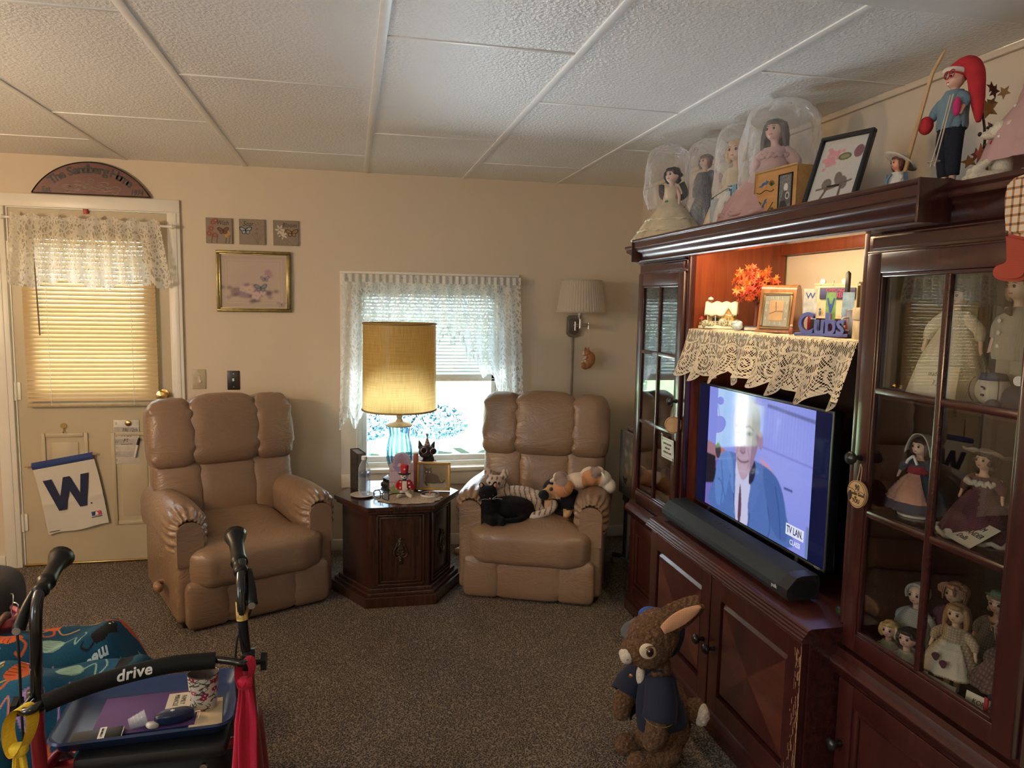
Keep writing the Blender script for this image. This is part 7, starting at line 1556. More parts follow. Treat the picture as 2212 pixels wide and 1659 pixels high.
# three tiles
BASE = (.26, .21, .165)
def tile(x, word, label, paint):
    c = Canvas(1, 1, 64, 64, BASE); paint(c); c.speckle(.04, int(x*99) % 50+50); t = thing('wall_tile', label, 'plaque', (x, -.001, 1.873), 0, 'painted tiles'); bm = B(); box(bm, (-.069, -.012, -.070), (.069, 0, .070), .001); obj('tile', bm, plain('stone_tile', BASE, .8), t); obj('painting', c.mesh(lambda u, v: ((u-.5)*.136, -.0125, (v-.5)*.138)), M_matte, t, 0); strokes('word', word, .036, M_black, t, (.018 if word != 'Soar' else -.022, -.0132, .043), shear=.35, sx=.8)
def wings(c, x, y, s, col, ec, a=0):
    for k, (dx, dy, rx, ry, an) in enumerate(((-.10, .04, .11, .06, -.5), (.10, .05, .11, .06, .6), (-.06, -.05, .06, .06, 0), (.07, -.05, .06, .06, 0))): c.ell(x+dx*s, y+dy*s, rx*s*1.12, ry*s*1.15, ec, ang=an); c.ell(x+dx*s, y+dy*s, rx*s*.8, ry*s*.75, col, ang=an)
    c.line([(x, y+.06*s), (x, y-.07*s)], .02*s, (.05, .03, .02))
def p1(c):
    for x, y in ((.2, .58), (.34, .32), (.12, .38), (.28, .82), (.38, .9)): c.ell(x, y, .12, .10, (.26, .09, .07), soft=.4); c.ell(x, y, .035, .03, (.4, .22, .12))
    for x in (.2, .4, .75, .88): c.line([(x, 0), (x+.05, .32)], .04, (.11, .11, .07))
    c.ell(.78, .32, .06, .09, (.45, .28, .09)); c.ell(.88, .4, .05, .08, (.45, .28, .09)); wings(c, .66, .5, 1.1, (.19, .09, .06), (.07, .04, .03))
def p2(c):
    wings(c, .25, .54, 1.2, (.30, .36, .42), (.03, .03, .03))
    for i in range(46): q = random.random(); c.ell(.72+random.gauss(0, .07*(1-q*.5)), .40+.5*q, .025, .022, (.31, .22, .19) if i % 2 else (.20, .16, .13))
    for x in (.5, .6, .7, .8, .92): c.line([(x, .42), (.72, 0)], .015, (.15, .13, .10))
def p3(c):
    for k in range(6): a = k*PI/3; c.ell(.26+.11*math.cos(a), .62+.13*math.sin(a), .09, .035, (.58, .52, .45), ang=a); c.ell(.38+.10*math.cos(a+.4), .42+.10*math.sin(a+.4), .09, .03, (.62, .56, .48), ang=a+.4)
    wings(c, .74, .5, 1.25, (.30, .19, .10), (.08, .05, .03))
    for x in (.1, .2, .35, .6, .8): c.line([(x, 0), (.3, .4)], .015, (.15, .14, .11), .8)
tile(-.711, 'Wish', 'square tile painted with pink flowers and the word Wish', p1); tile(-.536, 'Soar', 'square tile painted with a blue butterfly and the word Soar', p2); tile(-.354, 'Bloom', 'square tile painted with white lilies and the word Bloom', p3)
# framed print
c = Canvas(.36, .30, 150, 125, (.54, .45, .36))
for o in (.018, .026, .04): c.line([(o, o), (.36-o, o), (.36-o, .30-o), (o, .30-o), (o, o)], .0024, (.34, .27, .24))
c.ell(.18, .15, .15, .12, (.48, .39, .34), .9, soft=.5)
for i in range(70): c.ell(.17+random.gauss(0, .06), .085+random.gauss(0, .022), .014, .010, (.13, .09, .13) if i % 2 else (.28, .20, .24), .6, soft=.6)
for x, y, r in ((.155, .105, .026), (.19, .075, .026), (.12, .11, .018), (.225, .09, .016), (.255, .20, .02), (.265, .185, .015)):
    for k in range(5): a = k*2*PI/5; c.ell(x+r*.5*math.cos(a), y+r*.45*math.sin(a), r*.55, r*.45, (.58, .44, .42) if y < .15 else (.42, .26, .32), .9, ang=a, soft=.3)
    c.ell(x, y, r*.22, r*.2, (.46, .34, .20))
wings(c, .215, .115, .17, (.22, .26, .33), (.12, .11, .15)); wings(c, .238, .165, .12, (.34, .30, .38), (.17, .14, .19)); c.line([(.27, .21), (.24, .19), (.25, .15)], .002, (.3, .2, .2), .7, 3); wings(c, .325, .025, .12, (.42, .35, .32), (.35, .29, .27)); c.blur(2)
framed('framed_print', 'gold framed floral print with butterflies hanging under the three tiles', 'picture', .40, .342, .017, .022, plain('antique_gold', (.22, .17, .06), .35, .6, var=.3), c, (-.531, -.0245, 1.425), (0, 0, 0), M_matte, M_brass)
# switches
t = thing('switch_plate', 'ivory dimmer plate on the wall beside the door', 'light switch', (-.837, 0, 1.041)); bm = B(); box(bm, (-.035, -.006, -.056), (.035, 0, .056), .003); obj('plate', bm, plain('ivory_plate', (.42, .36, .24), .4), t); bm = B(); box(bm, (-.008, -.009, -.022), (.008, -.005, .022), .003); obj('slider', bm, plain('ivory_slide', (.50, .44, .32), .35), t); bm = B(); ball(bm, (.006, -.010, -.012), (.006, .004, .009)); obj('rocker', bm, M_trim, t)
t = thing('switch_plate', 'dark bronze toggle switch plate to the right of the ivory dimmer', 'light switch', (-.654, 0, 1.034)); bm = B(); box(bm, (-.034, -.006, -.055), (.034, 0, .055), .003); obj('plate', bm, plain('dark_plate', (.022, .018, .016), .35), t); bm = B(); box(bm, (-.005, -.016, -.004), (.005, -.004, .012), .002); obj('toggle', bm, M_trim, t)
for z in (-.038, .038): bm = B(); cyl(bm, (0, -.0072, z), (0, -.005, z), .003, n=12); obj('screw', bm, M_steel, t)
# hook, weekly board, marker, magnet
t = thing('coat_hook', 'small brass disc hook stuck high on the lower door panel', 'hook', (-1.545, .0055, .782)); bm = B(); cyl(bm, (0, -.004, .004), (0, 0, .004), .016, n=24); obj('disc', bm, M_brass, t); bm = B(); tube(bm, [(0, -.004, -.004), (.002, -.010, -.022), (.004, -.018, -.034), (.002, -.024, -.026)], .0028, 8, 4); obj('hook', bm, M_brass, t)
t = thing('weekly_planner', 'white weekly memo board with day letters on the door', 'memo board', (-1.229, .0035, .688), 0, None, (0, math.radians(1), 0)); bm = B(); box(bm, (-.066, -.003, -.125), (.066, 0, .125), .0025); bd = obj('board', bm, plain('memo_white', (.56, .52, .46), .35), t)
M_gl = plain('grey_letter', (.22, .21, .20), .6)
for i, ch in enumerate('SMTWTFS'):
    z = .104-.0345*i; text('day_letter', ch, .021, M_gl if i not in (1, 4) else plain('pale_letter', (.42, .39, .36), .6), bd, (-.052, -.0034, z))
    if i in (1, 3, 5): bm = B(); box(bm, (-.064, -.0034, z-.016), (.064, -.003, z+.016)); obj('day_band', bm, plain('grey_band', (.42, .39, .36), .6), bd, 0)
for b_, x, z, s_ in (('FRI 12th', .018, .068, .029), ('11:00', -.002, .040, .033), ('PT', -.004, .008, .030)): strokes('handwriting', b_, s_, M_black, bd, (x, -.0042, z), sx=.75, bold=-.0003)
bm = B(); tube(bm, [(-.03, -.0042, -.012), (.03, -.0042, -.010)], .0011, 5, 0); obj('underline', bm, M_black, bd)
t = thing('round_magnet', 'round brass magnet at the top of the weekly board', 'magnet', (-1.217, .0005, .795)); bm = B(); lathe(bm, [(0, 0), (.016, 0), (.016, .006), (.013, .008), (0, .009)], 24, tf=T((0, 0, 0), (PI/2, 0, 0))); obj('disc', bm, M_brass, t, 180)
t = thing('dry_erase_marker', 'black capped white marker clipped to the weekly board', 'marker', (-1.175, -.0075, .655), 0, None, (0, math.radians(13), 0)); bm = B(); cyl(bm, (0, 0, -.055), (0, 0, .018), .006, n=16); obj('barrel', bm, M_white, t); bm = B(); cyl(bm, (0, 0, .018), (0, 0, .058), .0068, .005, 16); obj('cap', bm, M_black, t)
# flag with a W on a stick, hung at a slant
t = thing('pennant_flag', 'white flag with a big blue W hanging slanted on the door', 'flag', (-1.553, -.012, .604), 0, None, (0, math.radians(-10), 0)); FW, FH = .312, .405
M_flag = fabric('flag_cloth', (.62, .58, .51), 900, var=.04, bump=.1); M_navy = plain('flag_navy', (.012, .018, .055), .8); M_hem = fabric('flag_hem', (.025, .05, .19), 900, var=.1)
def fl(u, v): return ((u-.5)*FW+.004*math.sin(v*4), -.003-.003*math.sin(u*7+v*3)*v-.004*math.exp(-((v-.55)/.04)**2), -.03-(FH-.03)*v+.004*math.sin(u*9)*v)
bm = B(); surf(bm, fl, 30, 40); obj('cloth', bm, M_flag, t, 180); bm = B(); surf(bm, lambda u, v: ((u-.5)*FW, -.010*math.sin(PI*v)-.001, .008-.042*v), 4, 10); obj('blue_sleeve', bm, M_hem, t, 180); bm = B(); tube(bm, [(-.19, -.004, -.006), (.178, -.004, -.006)], .004, 8, 0); obj('stick', bm, M_ski, t)
W_ = [(-.118, .085), (-.074, .085), (-.052, -.020), (-.016, .085), (.018, .085), (.050, -.020), (.074, .085), (.116, .085), (.070, -.095), (.034, -.095), (.0, .010), (-.036, -.095), (-.074, -.095)]
bm = B(); prism(bm, W_, .0012, T((-.002, -.0092, -.185))); obj('letter_w', bm, M_navy, t, 0); bm = B(); cyl(bm, (.092, -.010, -.272), (.092, -.008, -.272), .004, n=14); obj('w_period', bm, M_navy, t)
bm = B(); box(bm, (.08, -.010, -.345), (.128, -.009, -.322), .0008); lg = obj('league_logo', bm, M_hem, t); bm = B(); box(bm, (.106, -.0106, -.345), (.128, -.0099, -.322)); obj('logo_red', bm, M_rd, lg, 0); bm = B(); prism(bm, [(.096, -.344), (.112, -.344), (.114, -.334), (.108, -.324), (.102, -.326), (.100, -.334)], .0008, off=-.0114); obj('logo_batter', bm, M_white, lg, 0)
for x0, x1, z in ((.075, .130, -.352), (-.148, -.095, -.388)): bm = B(); box(bm, (x0, -.0098, z-.002), (x1, -.0090, z+.001)); obj('small_print', bm, M_navy, t, 0)
# sconce lamp and hanging cat
t = thing('wall_lamp', 'swing arm wall lamp with a white pleated shade', 'wall lamp', (1.362, 0, 1.362)); out = [(-.045, -.045), (-.030, -.062), (0, -.070), (.030, -.062), (.045, -.045), (.045, .055), (.030, .070), (-.030, .070), (-.045, .055)]
bm = B(); prism(bm, out, .018, off=-.018); obj('back_plate', bm, M_steel, t); bm = B(); prism(bm, [(x*.72, z*.72) for x, z in out], .004, off=-.022); obj('plate_inset', bm, plain('dark_nickel', (.25, .23, .21), .35, .9), t)
bm = B(); tube(bm, [(0, -.02, .01), (0, -.05, .01)], .007, 10, 0); cyl(bm, (0, -.05, -.022), (0, -.05, .032), .006); tube(bm, [(0, -.05, .016), (.073, -.085, .012)], .004, 8, 0); tube(bm, [(0, -.05, .004), (.073, -.085, .004)], .004, 8, 0); cyl(bm, (.075, -.086, -.012), (.075, -.086, .030), .008); tube(bm, [(.075, -.086, .016), (-.002, -.155, .018)], .005, 8, 0); cyl(bm, (-.002, -.155, -.005), (-.002, -.155, .05), .008); lathe(bm, [(.009, .05), (.016, .062), (.018, .085), (.0, .086)], 20, (-.002, -.155, 0)); obj('swing_arm', bm, M_steel, t)
M_sh = NT('pleated_linen'); d_ = M_sh.bsdf((.62, .55, .45), .8); tr = M_sh.node('BsdfTranslucent'); tr.inputs[0].default_value = (.62, .55, .45, 1); mx = M_sh.node('MixShader'); mx.inputs[0].default_value = .3; M_sh.t.links.new(d_, mx.inputs[1]); M_sh.t.links.new(tr.outputs[0], mx.inputs[2]); M_sh = M_sh.done(mx.outputs[0])
def shd(u, v): a = 2*PI*u; r = (.148-.030*v)*(1+.016*(2*abs((u*52) % 1-.5)-.5)); return (-.002+r*math.cos(a), -.165+r*.98*math.sin(a), .092+.192*v)
bm = B(); surf(bm, shd, 208, 4, closeu=True); obj('lamp_shade', bm, M_sh, t, 20)
for v in (0, 1): bm = B(); r = .1485-.030*v; tube(bm, [(-.002+r*math.cos(a), -.165+r*.98*math.sin(a), .094+.188*v) for a in np.linspace(0, 2*PI, 41)[:-1]], .0045, 6, 0, closed=True); obj('shade_band', bm, M_sh, t, 180)
bm = B(); box(bm, (-.006, -.008, -1.05), (.006, 0, -.068), .002); obj('cord_cover', bm, plain('cord_channel', (.30, .27, .24), .4, .5), t)
t = thing('cat_ornament', 'ginger curled kitten ornament hanging from the wall lamp arm', 'ornament', (1.437, -.086, 1.350))
def ging(co):
    x, y, z = co.T; c = np.tile(np.array((.40, .18, .08)), (len(co), 1)); c[np.sin(np.arctan2(z+.18, x-.0)*34) > .55] = (.26, .10, .045); c[(x < -.018) & (z < -.165) & (z > -.205)] = (.62, .52, .42); c[(x < -.028) & (z > -.16)] = (.60, .48, .36); return c
me = blob([('b', (.012, 0, -.185), (.036, .032, .048)), ('b', (-.008, -.002, -.147), (.026, .026, .024)), ('b', (-.030, -.006, -.155), (.010, .012, .008)), ('b', (0, 0, -.218), (.03, .028, .028)), ('t', [(-.010, -.02, -.17), (-.032, -.022, -.182)], .008), ('t', [(-.01, -.016, -.23), (-.036, -.018, -.215), (-.042, -.018, -.203)], [.012, .009, .008]), ('t', [(-.012, .012, -.126), (-.014, .012, -.112)], [.008, .003]), ('t', [(-.004, -.016, -.126), (-.002, -.018, -.110)], [.008, .003]), ('t', [(.03, .01, -.22), (-.005, .02, -.245), (-.03, .012, -.235)], .008)], .003, 2)
obj('body', recolor(me, ging), vcol('ginger_paint', .5), t, 180); eyes(t, [(-.026, -.018, -.143)], .003); bm = B(); tube(bm, [(.0, 0, .0), (.001, 0, -.06), (-.002, -.015, -.135), (-.002, -.027, -.165)], .0007, 5, 3); obj('string', bm, M_trim, t)
# folded tray tables on their caddy, far right corner
t = thing('tray_table', 'folded tray tables with a painted floral top standing on a wheeled rack', 'tray table', (1.535, -.50, 0)); c = Canvas(.5, .36, 120, 86, (.16, .16, .14))
for i in range(60): c.ell(.25+random.gauss(0, .12), .2+random.gauss(0, .08), .02, .016, random.choice([(.30, .28, .24), (.22, .14, .12), (.10, .12, .10), (.34, .30, .24)]), .7, soft=.5)
wings(c, .09, .08, .16, (.05, .05, .07), (.02, .02, .03)); c.blur(2)
for i, (x, zz) in enumerate(((-.02, .0), (.02, .01))):
    bm = B(); box(bm, (x-.006, -.52, .43+zz), (x+.006, .0, .80+zz), .005); p = obj('tray_top', bm, plain('tray_edge', (.20, .19, .16), .4), t)
    if i == 0: obj('tray_painting', c.mesh(lambda u, v: (x-.0066, -.005-u*.51, .437+v*.356)), M_photo, p, 0)
for y in (-.06, -.10, -.42): bm = B(); tube(bm, [(0, y, .44), (.004, y+.015, .06)], .011, 8, 0); obj('leg', bm, M_black if y != -.10 else M_steel, t)
bm = B(); box(bm, (-.012, -.46, .385), (.02, -.03, .43), .004); obj('rack_bar', bm, M_black, t)
for y in (-.05, -.45):
    bm = B(); tube(bm, [(-.045, y+.05, .055), (.0, y, .06), (.10, y-.06, .055)], .014, 8, 2); obj('rack_foot', bm, M_black, t)
    for x, yy in ((-.045, y+.05), (.10, y-.06)): bm = B(); cyl(bm, (x-.008, yy, .020), (x+.008, yy, .020), .020, n=20); cyl(bm, (x, yy, .03), (x, yy, .05), .005); obj('caster', bm, M_steel, t)
bm = B(); tube(bm, [(-.02, 0, .05), (.06, -.42, .05)], .010, 8, 0); obj('base_rail', bm, plain('green_grey_rail', (.16, .17, .13), .5), t)
# ------------------------------------------------------------------ plush rabbit on the carpet
rb = thing('plush_rabbit', 'large brown plush rabbit in a blue jacket and cap standing on the carpet', 'plush toy', (.955, -2.285, .0), math.radians(-12.4))
M_fur = plush('rabbit_fur', (.135, .080, .045), (.36, .25, .165), 70, .55)
FL = bpy.data.textures.new('pile', 'CLOUDS'); FL.noise_scale = .009
fl_ = [('DISPLACE', dict(texture=FL, strength=.010, mid_level=.5))]
def rabb(co):
    x, y, z = co.T; n = np.sin(x*310+np.sin(z*190)*2)*np.sin(z*280+np.sin(y*230)*2); c = np.tile(np.array((.125, .072, .040)), (len(co), 1))+np.clip(n, -1, 1)[:, None]*np.array((.05, .032, .02)); return np.clip(c, .01, 1)
k = NT('rabbit_pile'); a_ = k.node('Attribute', attribute_name='paint'); nz = k.noise(95, None, 4, .75, 1.2); n2 = k.noise(330, None, 2); h_ = k.math('ADD', k.math('MULTIPLY', nz, .7), k.math('MULTIPLY', n2, .3))
M_fur = k.done(k.bsdf(k.mix(1, a_.outputs['Color'], k.ramp(h_, [(.3, (.42, .39, .36)), (.5, (1.15, 1.1, 1.05)), (.7, (2.4, 2.35, 2.3))]), 'MULTIPLY'), .95, 0, k.bump(h_, 1, .010), spec=.1, sheen=.05))
body = blob([('b', (.045, .0, .175), (.082, .078, .125)), ('b', (.055, .01, .115), (.088, .085, .095)), ('b', (.015, 0, .30), (.055, .055, .09)),
             ('b', (-.005, -.01, .415), (.078, .075, .088)), ('b', (.015, .0, .435), (.075, .075, .080)), ('b', (-.055, -.025, .385), (.050, .048, .044)), ('b', (-.02, -.045, .375), (.05, .035, .04)),
             ('t', [(.01, -.06, .27), (.012, -.095, .20), (.004, -.105, .145)], [.036, .036, .038]), ('b', (-.004, -.105, .125), (.034, .032, .034)),
             ('t', [(-.02, .03, .27), (-.065, .02, .22), (-.088, .0, .185)], [.034, .034, .034]), ('b', (-.090, -.005, .17), (.032, .03, .034)),
             ('t', [(.055, -.05, .06), (.02, -.075, .036), (-.035, -.085, .036)], [.050, .036, .036]), ('b', (-.042, -.085, .038), (.040, .036, .036)),
             ('t', [(.03, .05, .06), (-.03, .03, .036), (-.068, .02, .036)], [.050, .036, .036]), ('b', (-.072, .018, .036), (.034, .032, .034))], .0055, 3, fl_)
obj('body', recolor(body, rabb), M_fur, rb, 180)
# ear with its peach lining, tail, muzzle
def earf(k, out):
    def f(u, v):
        w_ = (.034*math.sin(PI*min(1, .16+.84*v))**.75+.004)*k; a = (u-.5)*2; cx, cz = .010+.130*v+.0*v*v, .470+.085*v**.9
        nx, nz_ = -.55, .84
        return (cx+nx*a*w_*.95, -.035-.010*math.cos(a*1.5)*(.4 if out else 1)+.012*a*a-(.004 if not out else 0), cz+nz_*a*w_)
    return f
bm = B(); surf(bm, earf(1, True), 16, 26); me = bpy.data.meshes.new('e'); bm.to_mesh(me); bm.free(); me = evald(me, [('SOLIDIFY', dict(thickness=.022, offset=-1)), ('SUBSURF', dict(levels=1)), ('DISPLACE', dict(texture=FL, strength=.007, mid_level=.5))]); obj('ear', recolor(me, rabb), M_fur, rb, 180)
bm = B(); surf(bm, lambda u, v: (.020+.116*v-.50*(u-.5)*.050*math.sin(PI*min(.999, .12+.88*v))**.6, -.066-.005*math.cos((u-.5)*3), .476+.080*v**.9+.80*(u-.5)*.050*math.sin(PI*min(.999, .12+.88*v))**.6), 12, 20); me = bpy.data.meshes.new('e'); bm.to_mesh(me); bm.free(); obj('ear_lining', evald(me, [('SOLIDIFY', dict(thickness=.004))]), fabric('peach_plush', (.60, .31, .17), 300), rb, 180)
me = blob([('b', (.150, -.01, .175), (.038, .036, .042))], .004, 1, fl_); obj('tail', recolor(me, rabb), M_fur, rb, 180)
me = blob([('b', (.166, -.022, .170), (.028, .032, .038))], .004, 1, fl_); M_wf = plush('white_fur', (.52, .46, .38), (.74, .68, .60), 120, .15); obj('tail_tip', me, M_wf, rb, 180)
me = blob([('b', (-.086, -.045, .378), (.024, .026, .026)), ('b', (-.097, -.040, .384), (.015, .016, .014))], .003, 2); obj('muzzle', me, M_wf, rb, 180)
bm = B(); tube(bm, [(-.098, -.058, .382), (-.092, -.068, .376), (-.084, -.070, .378)], .0014, 6, 4); obj('nose_stitch', bm, plain('brown_thread', (.10, .05, .03), .8), rb)
bm = B(); ball(bm, (-.026, -.0815, .412), (.030, .012, .025), (0, .5, .15)); obj('eye_patch', bm, plain('cream_patch', (.62, .52, .38), .9, bump=.3), rb, 180)
bm = B(); ball(bm, (-.022, -.0925, .414), (.0125, .005, .016), (0, .1, .1)); e_ = obj('eye', bm, plain('brown_iris', (.10, .045, .018), .15), rb, 180)
bm = B(); ball(bm, (-.023, -.0965, .415), (.0085, .003, .0115)); obj('pupil', bm, M_eye, e_, 180); bm = B(); ball(bm, (-.026, -.0988, .420), (.0025, .0012, .003)); obj('catchlight', bm, M_white, e_, 180)
bm = B(); tube(bm, [(-.046, -.082, .395), (-.034, -.092, .428), (-.012, -.094, .434), (.004, -.088, .420)], .0016, 6, 4); obj('eyelid', bm, plain('brown_thread', (.1, .05, .03)), rb)
# jacket: open down the front, short sleeves with a turned stitch line
M_den = fabric('navy_denim', (.009, .014, .036), 700, var=.2)
def jac(u, v):
    a = -PI/2-1.05+u*(2*PI-.62); z = .325-.185*v; q = v*1.0; rx = .047+.048*math.sin(min(1, q*1.25)*PI/2)+.006*math.sin(a*5)*v; ry = .045+.044*math.sin(min(1, q*1.2)*PI/2)
    cx = .008+.030*v; return (cx+rx*math.cos(a+.0), -.002+ry*math.sin(a), z+.012*math.cos(a)*v)
bm = B(); surf(bm, jac, 60, 24); me = bpy.data.meshes.new('j'); bm.to_mesh(me); bm.free(); jk = obj('jacket', evald(me, [('SOLIDIFY', dict(thickness=.008, offset=1))]), M_den, rb, 180)
for pts, rs in (([(.02, -.045, .300), (.020, -.085, .245), (.014, -.100, .198)], [.040, .048, .050]), ([(-.012, .035, .295), (-.06, .025, .245), (-.080, .012, .218)], [.038, .044, .044])):
    bm = B(); tube(bm, pts, rs, 20, 6, cap=False); me = bpy.data.meshes.new('s'); bm.to_mesh(me); bm.free(); sl = obj('sleeve', evald(me, [('SOLIDIFY', dict(thickness=.005))]), M_den, jk, 180)
M_tan = plain('tan_stitch', (.36, .24, .14), .8)
bm = B(); p = smoothpath([(.02, -.045, .300), (.020, -.085, .245), (.014, -.100, .198)], 6)[-3]; tube(bm, [p+Vector((.0505*math.cos(a), .0505*math.sin(a)*.75, .0505*math.sin(a)*.35-.002)) for a in np.linspace(0, 2*PI, 30)[:-1]], .0009, 5, 0, closed=True); obj('cuff_stitch', bm, M_tan, jk)
bm = B(); prism(bm, [(-.028, .0), (.028, -.006), (.036, -.030), (.010, -.022), (-.006, -.006), (-.024, -.026)], .006, T((.000, -.055, .338), (.35, 0, 0))); obj('collar', bm, M_den, jk); me = blob([('b', (-.034, -.022, .300), (.016, .022, .036))], .004, 2); obj('white_chest', me, M_wf, rb, 180)
for z in (.29, .235): bm = B(); q = jac(.995, (.325-z)/.185); lathe(bm, [(0, 0), (.007, 0), (.007, .003), (0, .004)], 16, tf=T((q[0]-.012, q[1]-.010, z), (PI/2, 0, -.5))); obj('button', bm, plain('copper_button', (.45, .20, .08), .35, .7), jk, 180)
# cap slung behind the head
cp = M_den
bm = B(); puff(bm, (.045, .045, .415), (.070, .055, .082), .8, .8, (0, .25, 0)); hat = obj('cap', bm, plain('navy_cap', (.012, .018, .050), .8), rb, 180)
bm = B(); ball(bm, (.0, .045, .478), (.038, .030, .026)); obj('cap_top', bm, plain('royal_blue_cap', (.02, .07, .36), .8), hat, 180)
bm = B(); surf(bm, lambda u, v: (-.045-.050*v*math.sin(PI*u)**.6, .040+.05*(u-.5), .402+.062*u-.012*v), 14, 8); me = bpy.data.meshes.new('b'); bm.to_mesh(me); bm.free(); obj('cap_brim', evald(me, [('SOLIDIFY', dict(thickness=.005))]), plain('grey_brim', (.10, .10, .115), .8), hat, 180)

# ------------------------------------------------------------------ cat-print blanket over the footrest, bag and cushion at the left edge
BX0, BX1, BY0, BY1 = -1.55, -.40, -2.62, -1.55
cv = Canvas(BX1-BX0, BY1-BY0, 380, 366, (.008, .045, .085)); rnd = random.Random(21)
for i in range(14): cv.ell(rnd.random()*1.1, rnd.random()*1.07, .16, .09, (.018, .095, .165), .6, rnd.random()*3, soft=.6)
ORG, PNK, BLK, GLD, MNT = (.42, .085, .025), (.46, .16, .12), (.008, .008, .010), (.45, .27, .07), (.22, .36, .30)
def cat(x, y, s, c, a):
    ca, sa = math.cos(a), math.sin(a); P = lambda dx, dy: (x+s*(dx*ca-dy*sa), y+s*(dx*sa+dy*ca))
    cv.poly([P(*p) for p in ((-.7, -.1), (-.5, .35), (0, .42), (.5, .3), (.75, -.05), (.5, -.35), (0, -.3), (-.4, -.35))], c, curve=5); hx = P(.7, .12); cv.ell(*hx, .27*s, .24*s, c)
    for e in (-.15, .15): cv.poly([P(.7+e-.10, .28), P(.7+e, .52), P(.7+e+.10, .26)], c); cv.ell(*P(.7+e*.7, .15), .045*s, .055*s, (.7, .68, .6)); cv.ell(*P(.7+e*.7, .15), .02*s, .03*s, BLK)
    cv.line([P(-.65, 0), P(-1.0, .1), P(-1.05, .45), P(-.85, .5)], .09*s, c, 1, 5)
    if c != BLK:
        for q in (-.4, -.2, 0, .2, .4): cv.line([P(q, .36), P(q+.08, .05)], .05*s, tuple(k*.25 for k in c), .9)
def yarn(x, y, s, c):
    cv.ell(x, y, s, s*.8, tuple(k*.55 for k in c))
    for q in np.linspace(-.7, .7, 6): cv.line([(x-s*.8, y+q*s*.5), (x+q*s*.4, y+q*s), (x+s*.8, y+q*s*.3)], .005, c, 1, 4)
    cv.line([(x+s*.8, y), (x+s*1.6, y+.03), (x+s*2, y-.02), (x+s*2.5, y+.02), (x+s*2.2, y+.05)], .004, c, 1, 5)
cells = [(i, j) for i in range(9) for j in range(9)]
for n_, (i, j) in enumerate(cells):
    x, y = .06+.130*i+.06*(j % 2)+rnd.uniform(-.012, .012), .05+.120*j+rnd.uniform(-.012, .012); q = (i*3+j*5) % 7
    if q in (0, 3, 6): cat(x, y, .074, GLD if q == 3 else ORG, rnd.uniform(-.6, 3))
    elif q == 5: cat(x, y, .062, BLK, rnd.uniform(-.6, 3))
    elif q in (1, 4): yarn(x, y, .036, PNK if q == 1 else (.30, .20, .42))
    elif q == 2: yarn(x, y, .036, MNT)
    if q == 2 or q == 1: cv.line([(x-.05, y+.06), (x-.02, y+.09), (x+.01, y+.06), (x+.05, y+.085)], .004, rnd.choice((GLD, PNK, MNT)), 1, 5)
cv.speckle(.05, 2)
def bl(u, v):
    x = BX0+(BX1-BX0)*u; y = BY0+(BY1-BY0)*v
    def ridge(yc, w_, x1, h): k = ss(1.0, .0, max(0, abs(y-yc)/w_-.15)/.85); e = ss(x1, x1-.20, x); return h*(k**.8)*(e**.55)
    z = max(ridge(-1.93, .30, -.575, .415), ridge(-2.225, .27, -.420, .430), .0)
    z2 = .30*ss(-.72, -.92, x)*ss(-1.60, -1.75, y)*ss(-2.62, -2.40, y)
    z = max(z, z2)+.012*math.sin(x*17+y*9)*ss(.05, .2, z)+.008*math.sin(x*31-y*23)*ss(.05, .2, z)
    k = ss(.10, 0, z); return (x-.03*k*(u > .8), y, z+.012)
me = cv.mesh(bl); 
bmx = bmesh.new(); bmx.from_mesh(me); bmesh.ops.delete(bmx, geom=[f for f in bmx.faces if all(v.co.z < .0135 for v in f.verts)], context='FACES'); bmx.to_mesh(me); bmx.free()
bk = obj('fleece_blanket', me, vcol('fleece', .98, bump=.5, scale=500, sheen=.05, spec=.05), None, 180); tag(bk, 'teal fleece blanket printed with cats and yarn, draped in folds at the lower left', 'blanket')
M_meow = plain('meow_print', (.34, .46, .52), .95)
for i, (x, y, rz, s_) in enumerate(((-.665, -1.845, -.75, .042), (-.79, -2.03, -2.6, .036), (-1.02, -2.18, 2.9, .05), (-.87, -2.10, -.4, .04))):
    u, v = (x-BX0)/(BX1-BX0), (y-BY0)/(BY1-BY0); tme = glyph('meow', s_, .0012); tme.transform(T((x, y, 0), (0, 0, rz)))
    for vt in tme.vertices: q = bl((vt.co.x-BX0)/(BX1-BX0), (vt.co.y-BY0)/(BY1-BY0)); vt.co.z = q[2]+.0022+(vt.co.z > 0)*.0004
    obj('meow_lettering', tme, M_meow, bk, 0)
bm = B(); box(bm, (-1.5, -2.30, .0), (-.78, -1.80, .27), .05); tag(obj('ottoman', bm, plain('brown_upholstery', (.06, .045, .035), .9)), 'low upholstered footstool hidden under the cat print blanket', 'footstool')
bm = B(); puff(bm, (-1.27, -1.72, .40), (.16, .15, .17), .5, .5, (0, .1, .2)); tag(obj('seat_cushion', bm, fabric('charcoal_ribbed', (.024, .021, .021), 500, var=.3), None, 180), 'dark grey ribbed cushion at the far left edge', 'cushion')
t = thing('tote_bag', 'red floral quilted bag with a brown strap at the left edge', 'bag', (-1.165, -1.845, .30), math.radians(-25)); cvb = Canvas(1, 1, 80, 80, (.20, .025, .04))
for i in range(70): cvb.ell(rnd.random(), rnd.random(), .06, .05, rnd.choice([(.45, .10, .12), (.42, .22, .16), (.06, .02, .03), (.5, .3, .24)]), .9, rnd.random()*3, soft=.3)
bm = B(); bm.from_mesh(cvb.mesh(lambda u, v: ((.085+.035*v+.006*math.sin(u*40))*math.cos(2*PI*u), (.055+.02*v)*math.sin(2*PI*u), .17*v))); obj('bag_body', bm, vcol('quilted_print', .9, bump=.4, scale=60), t, 180)
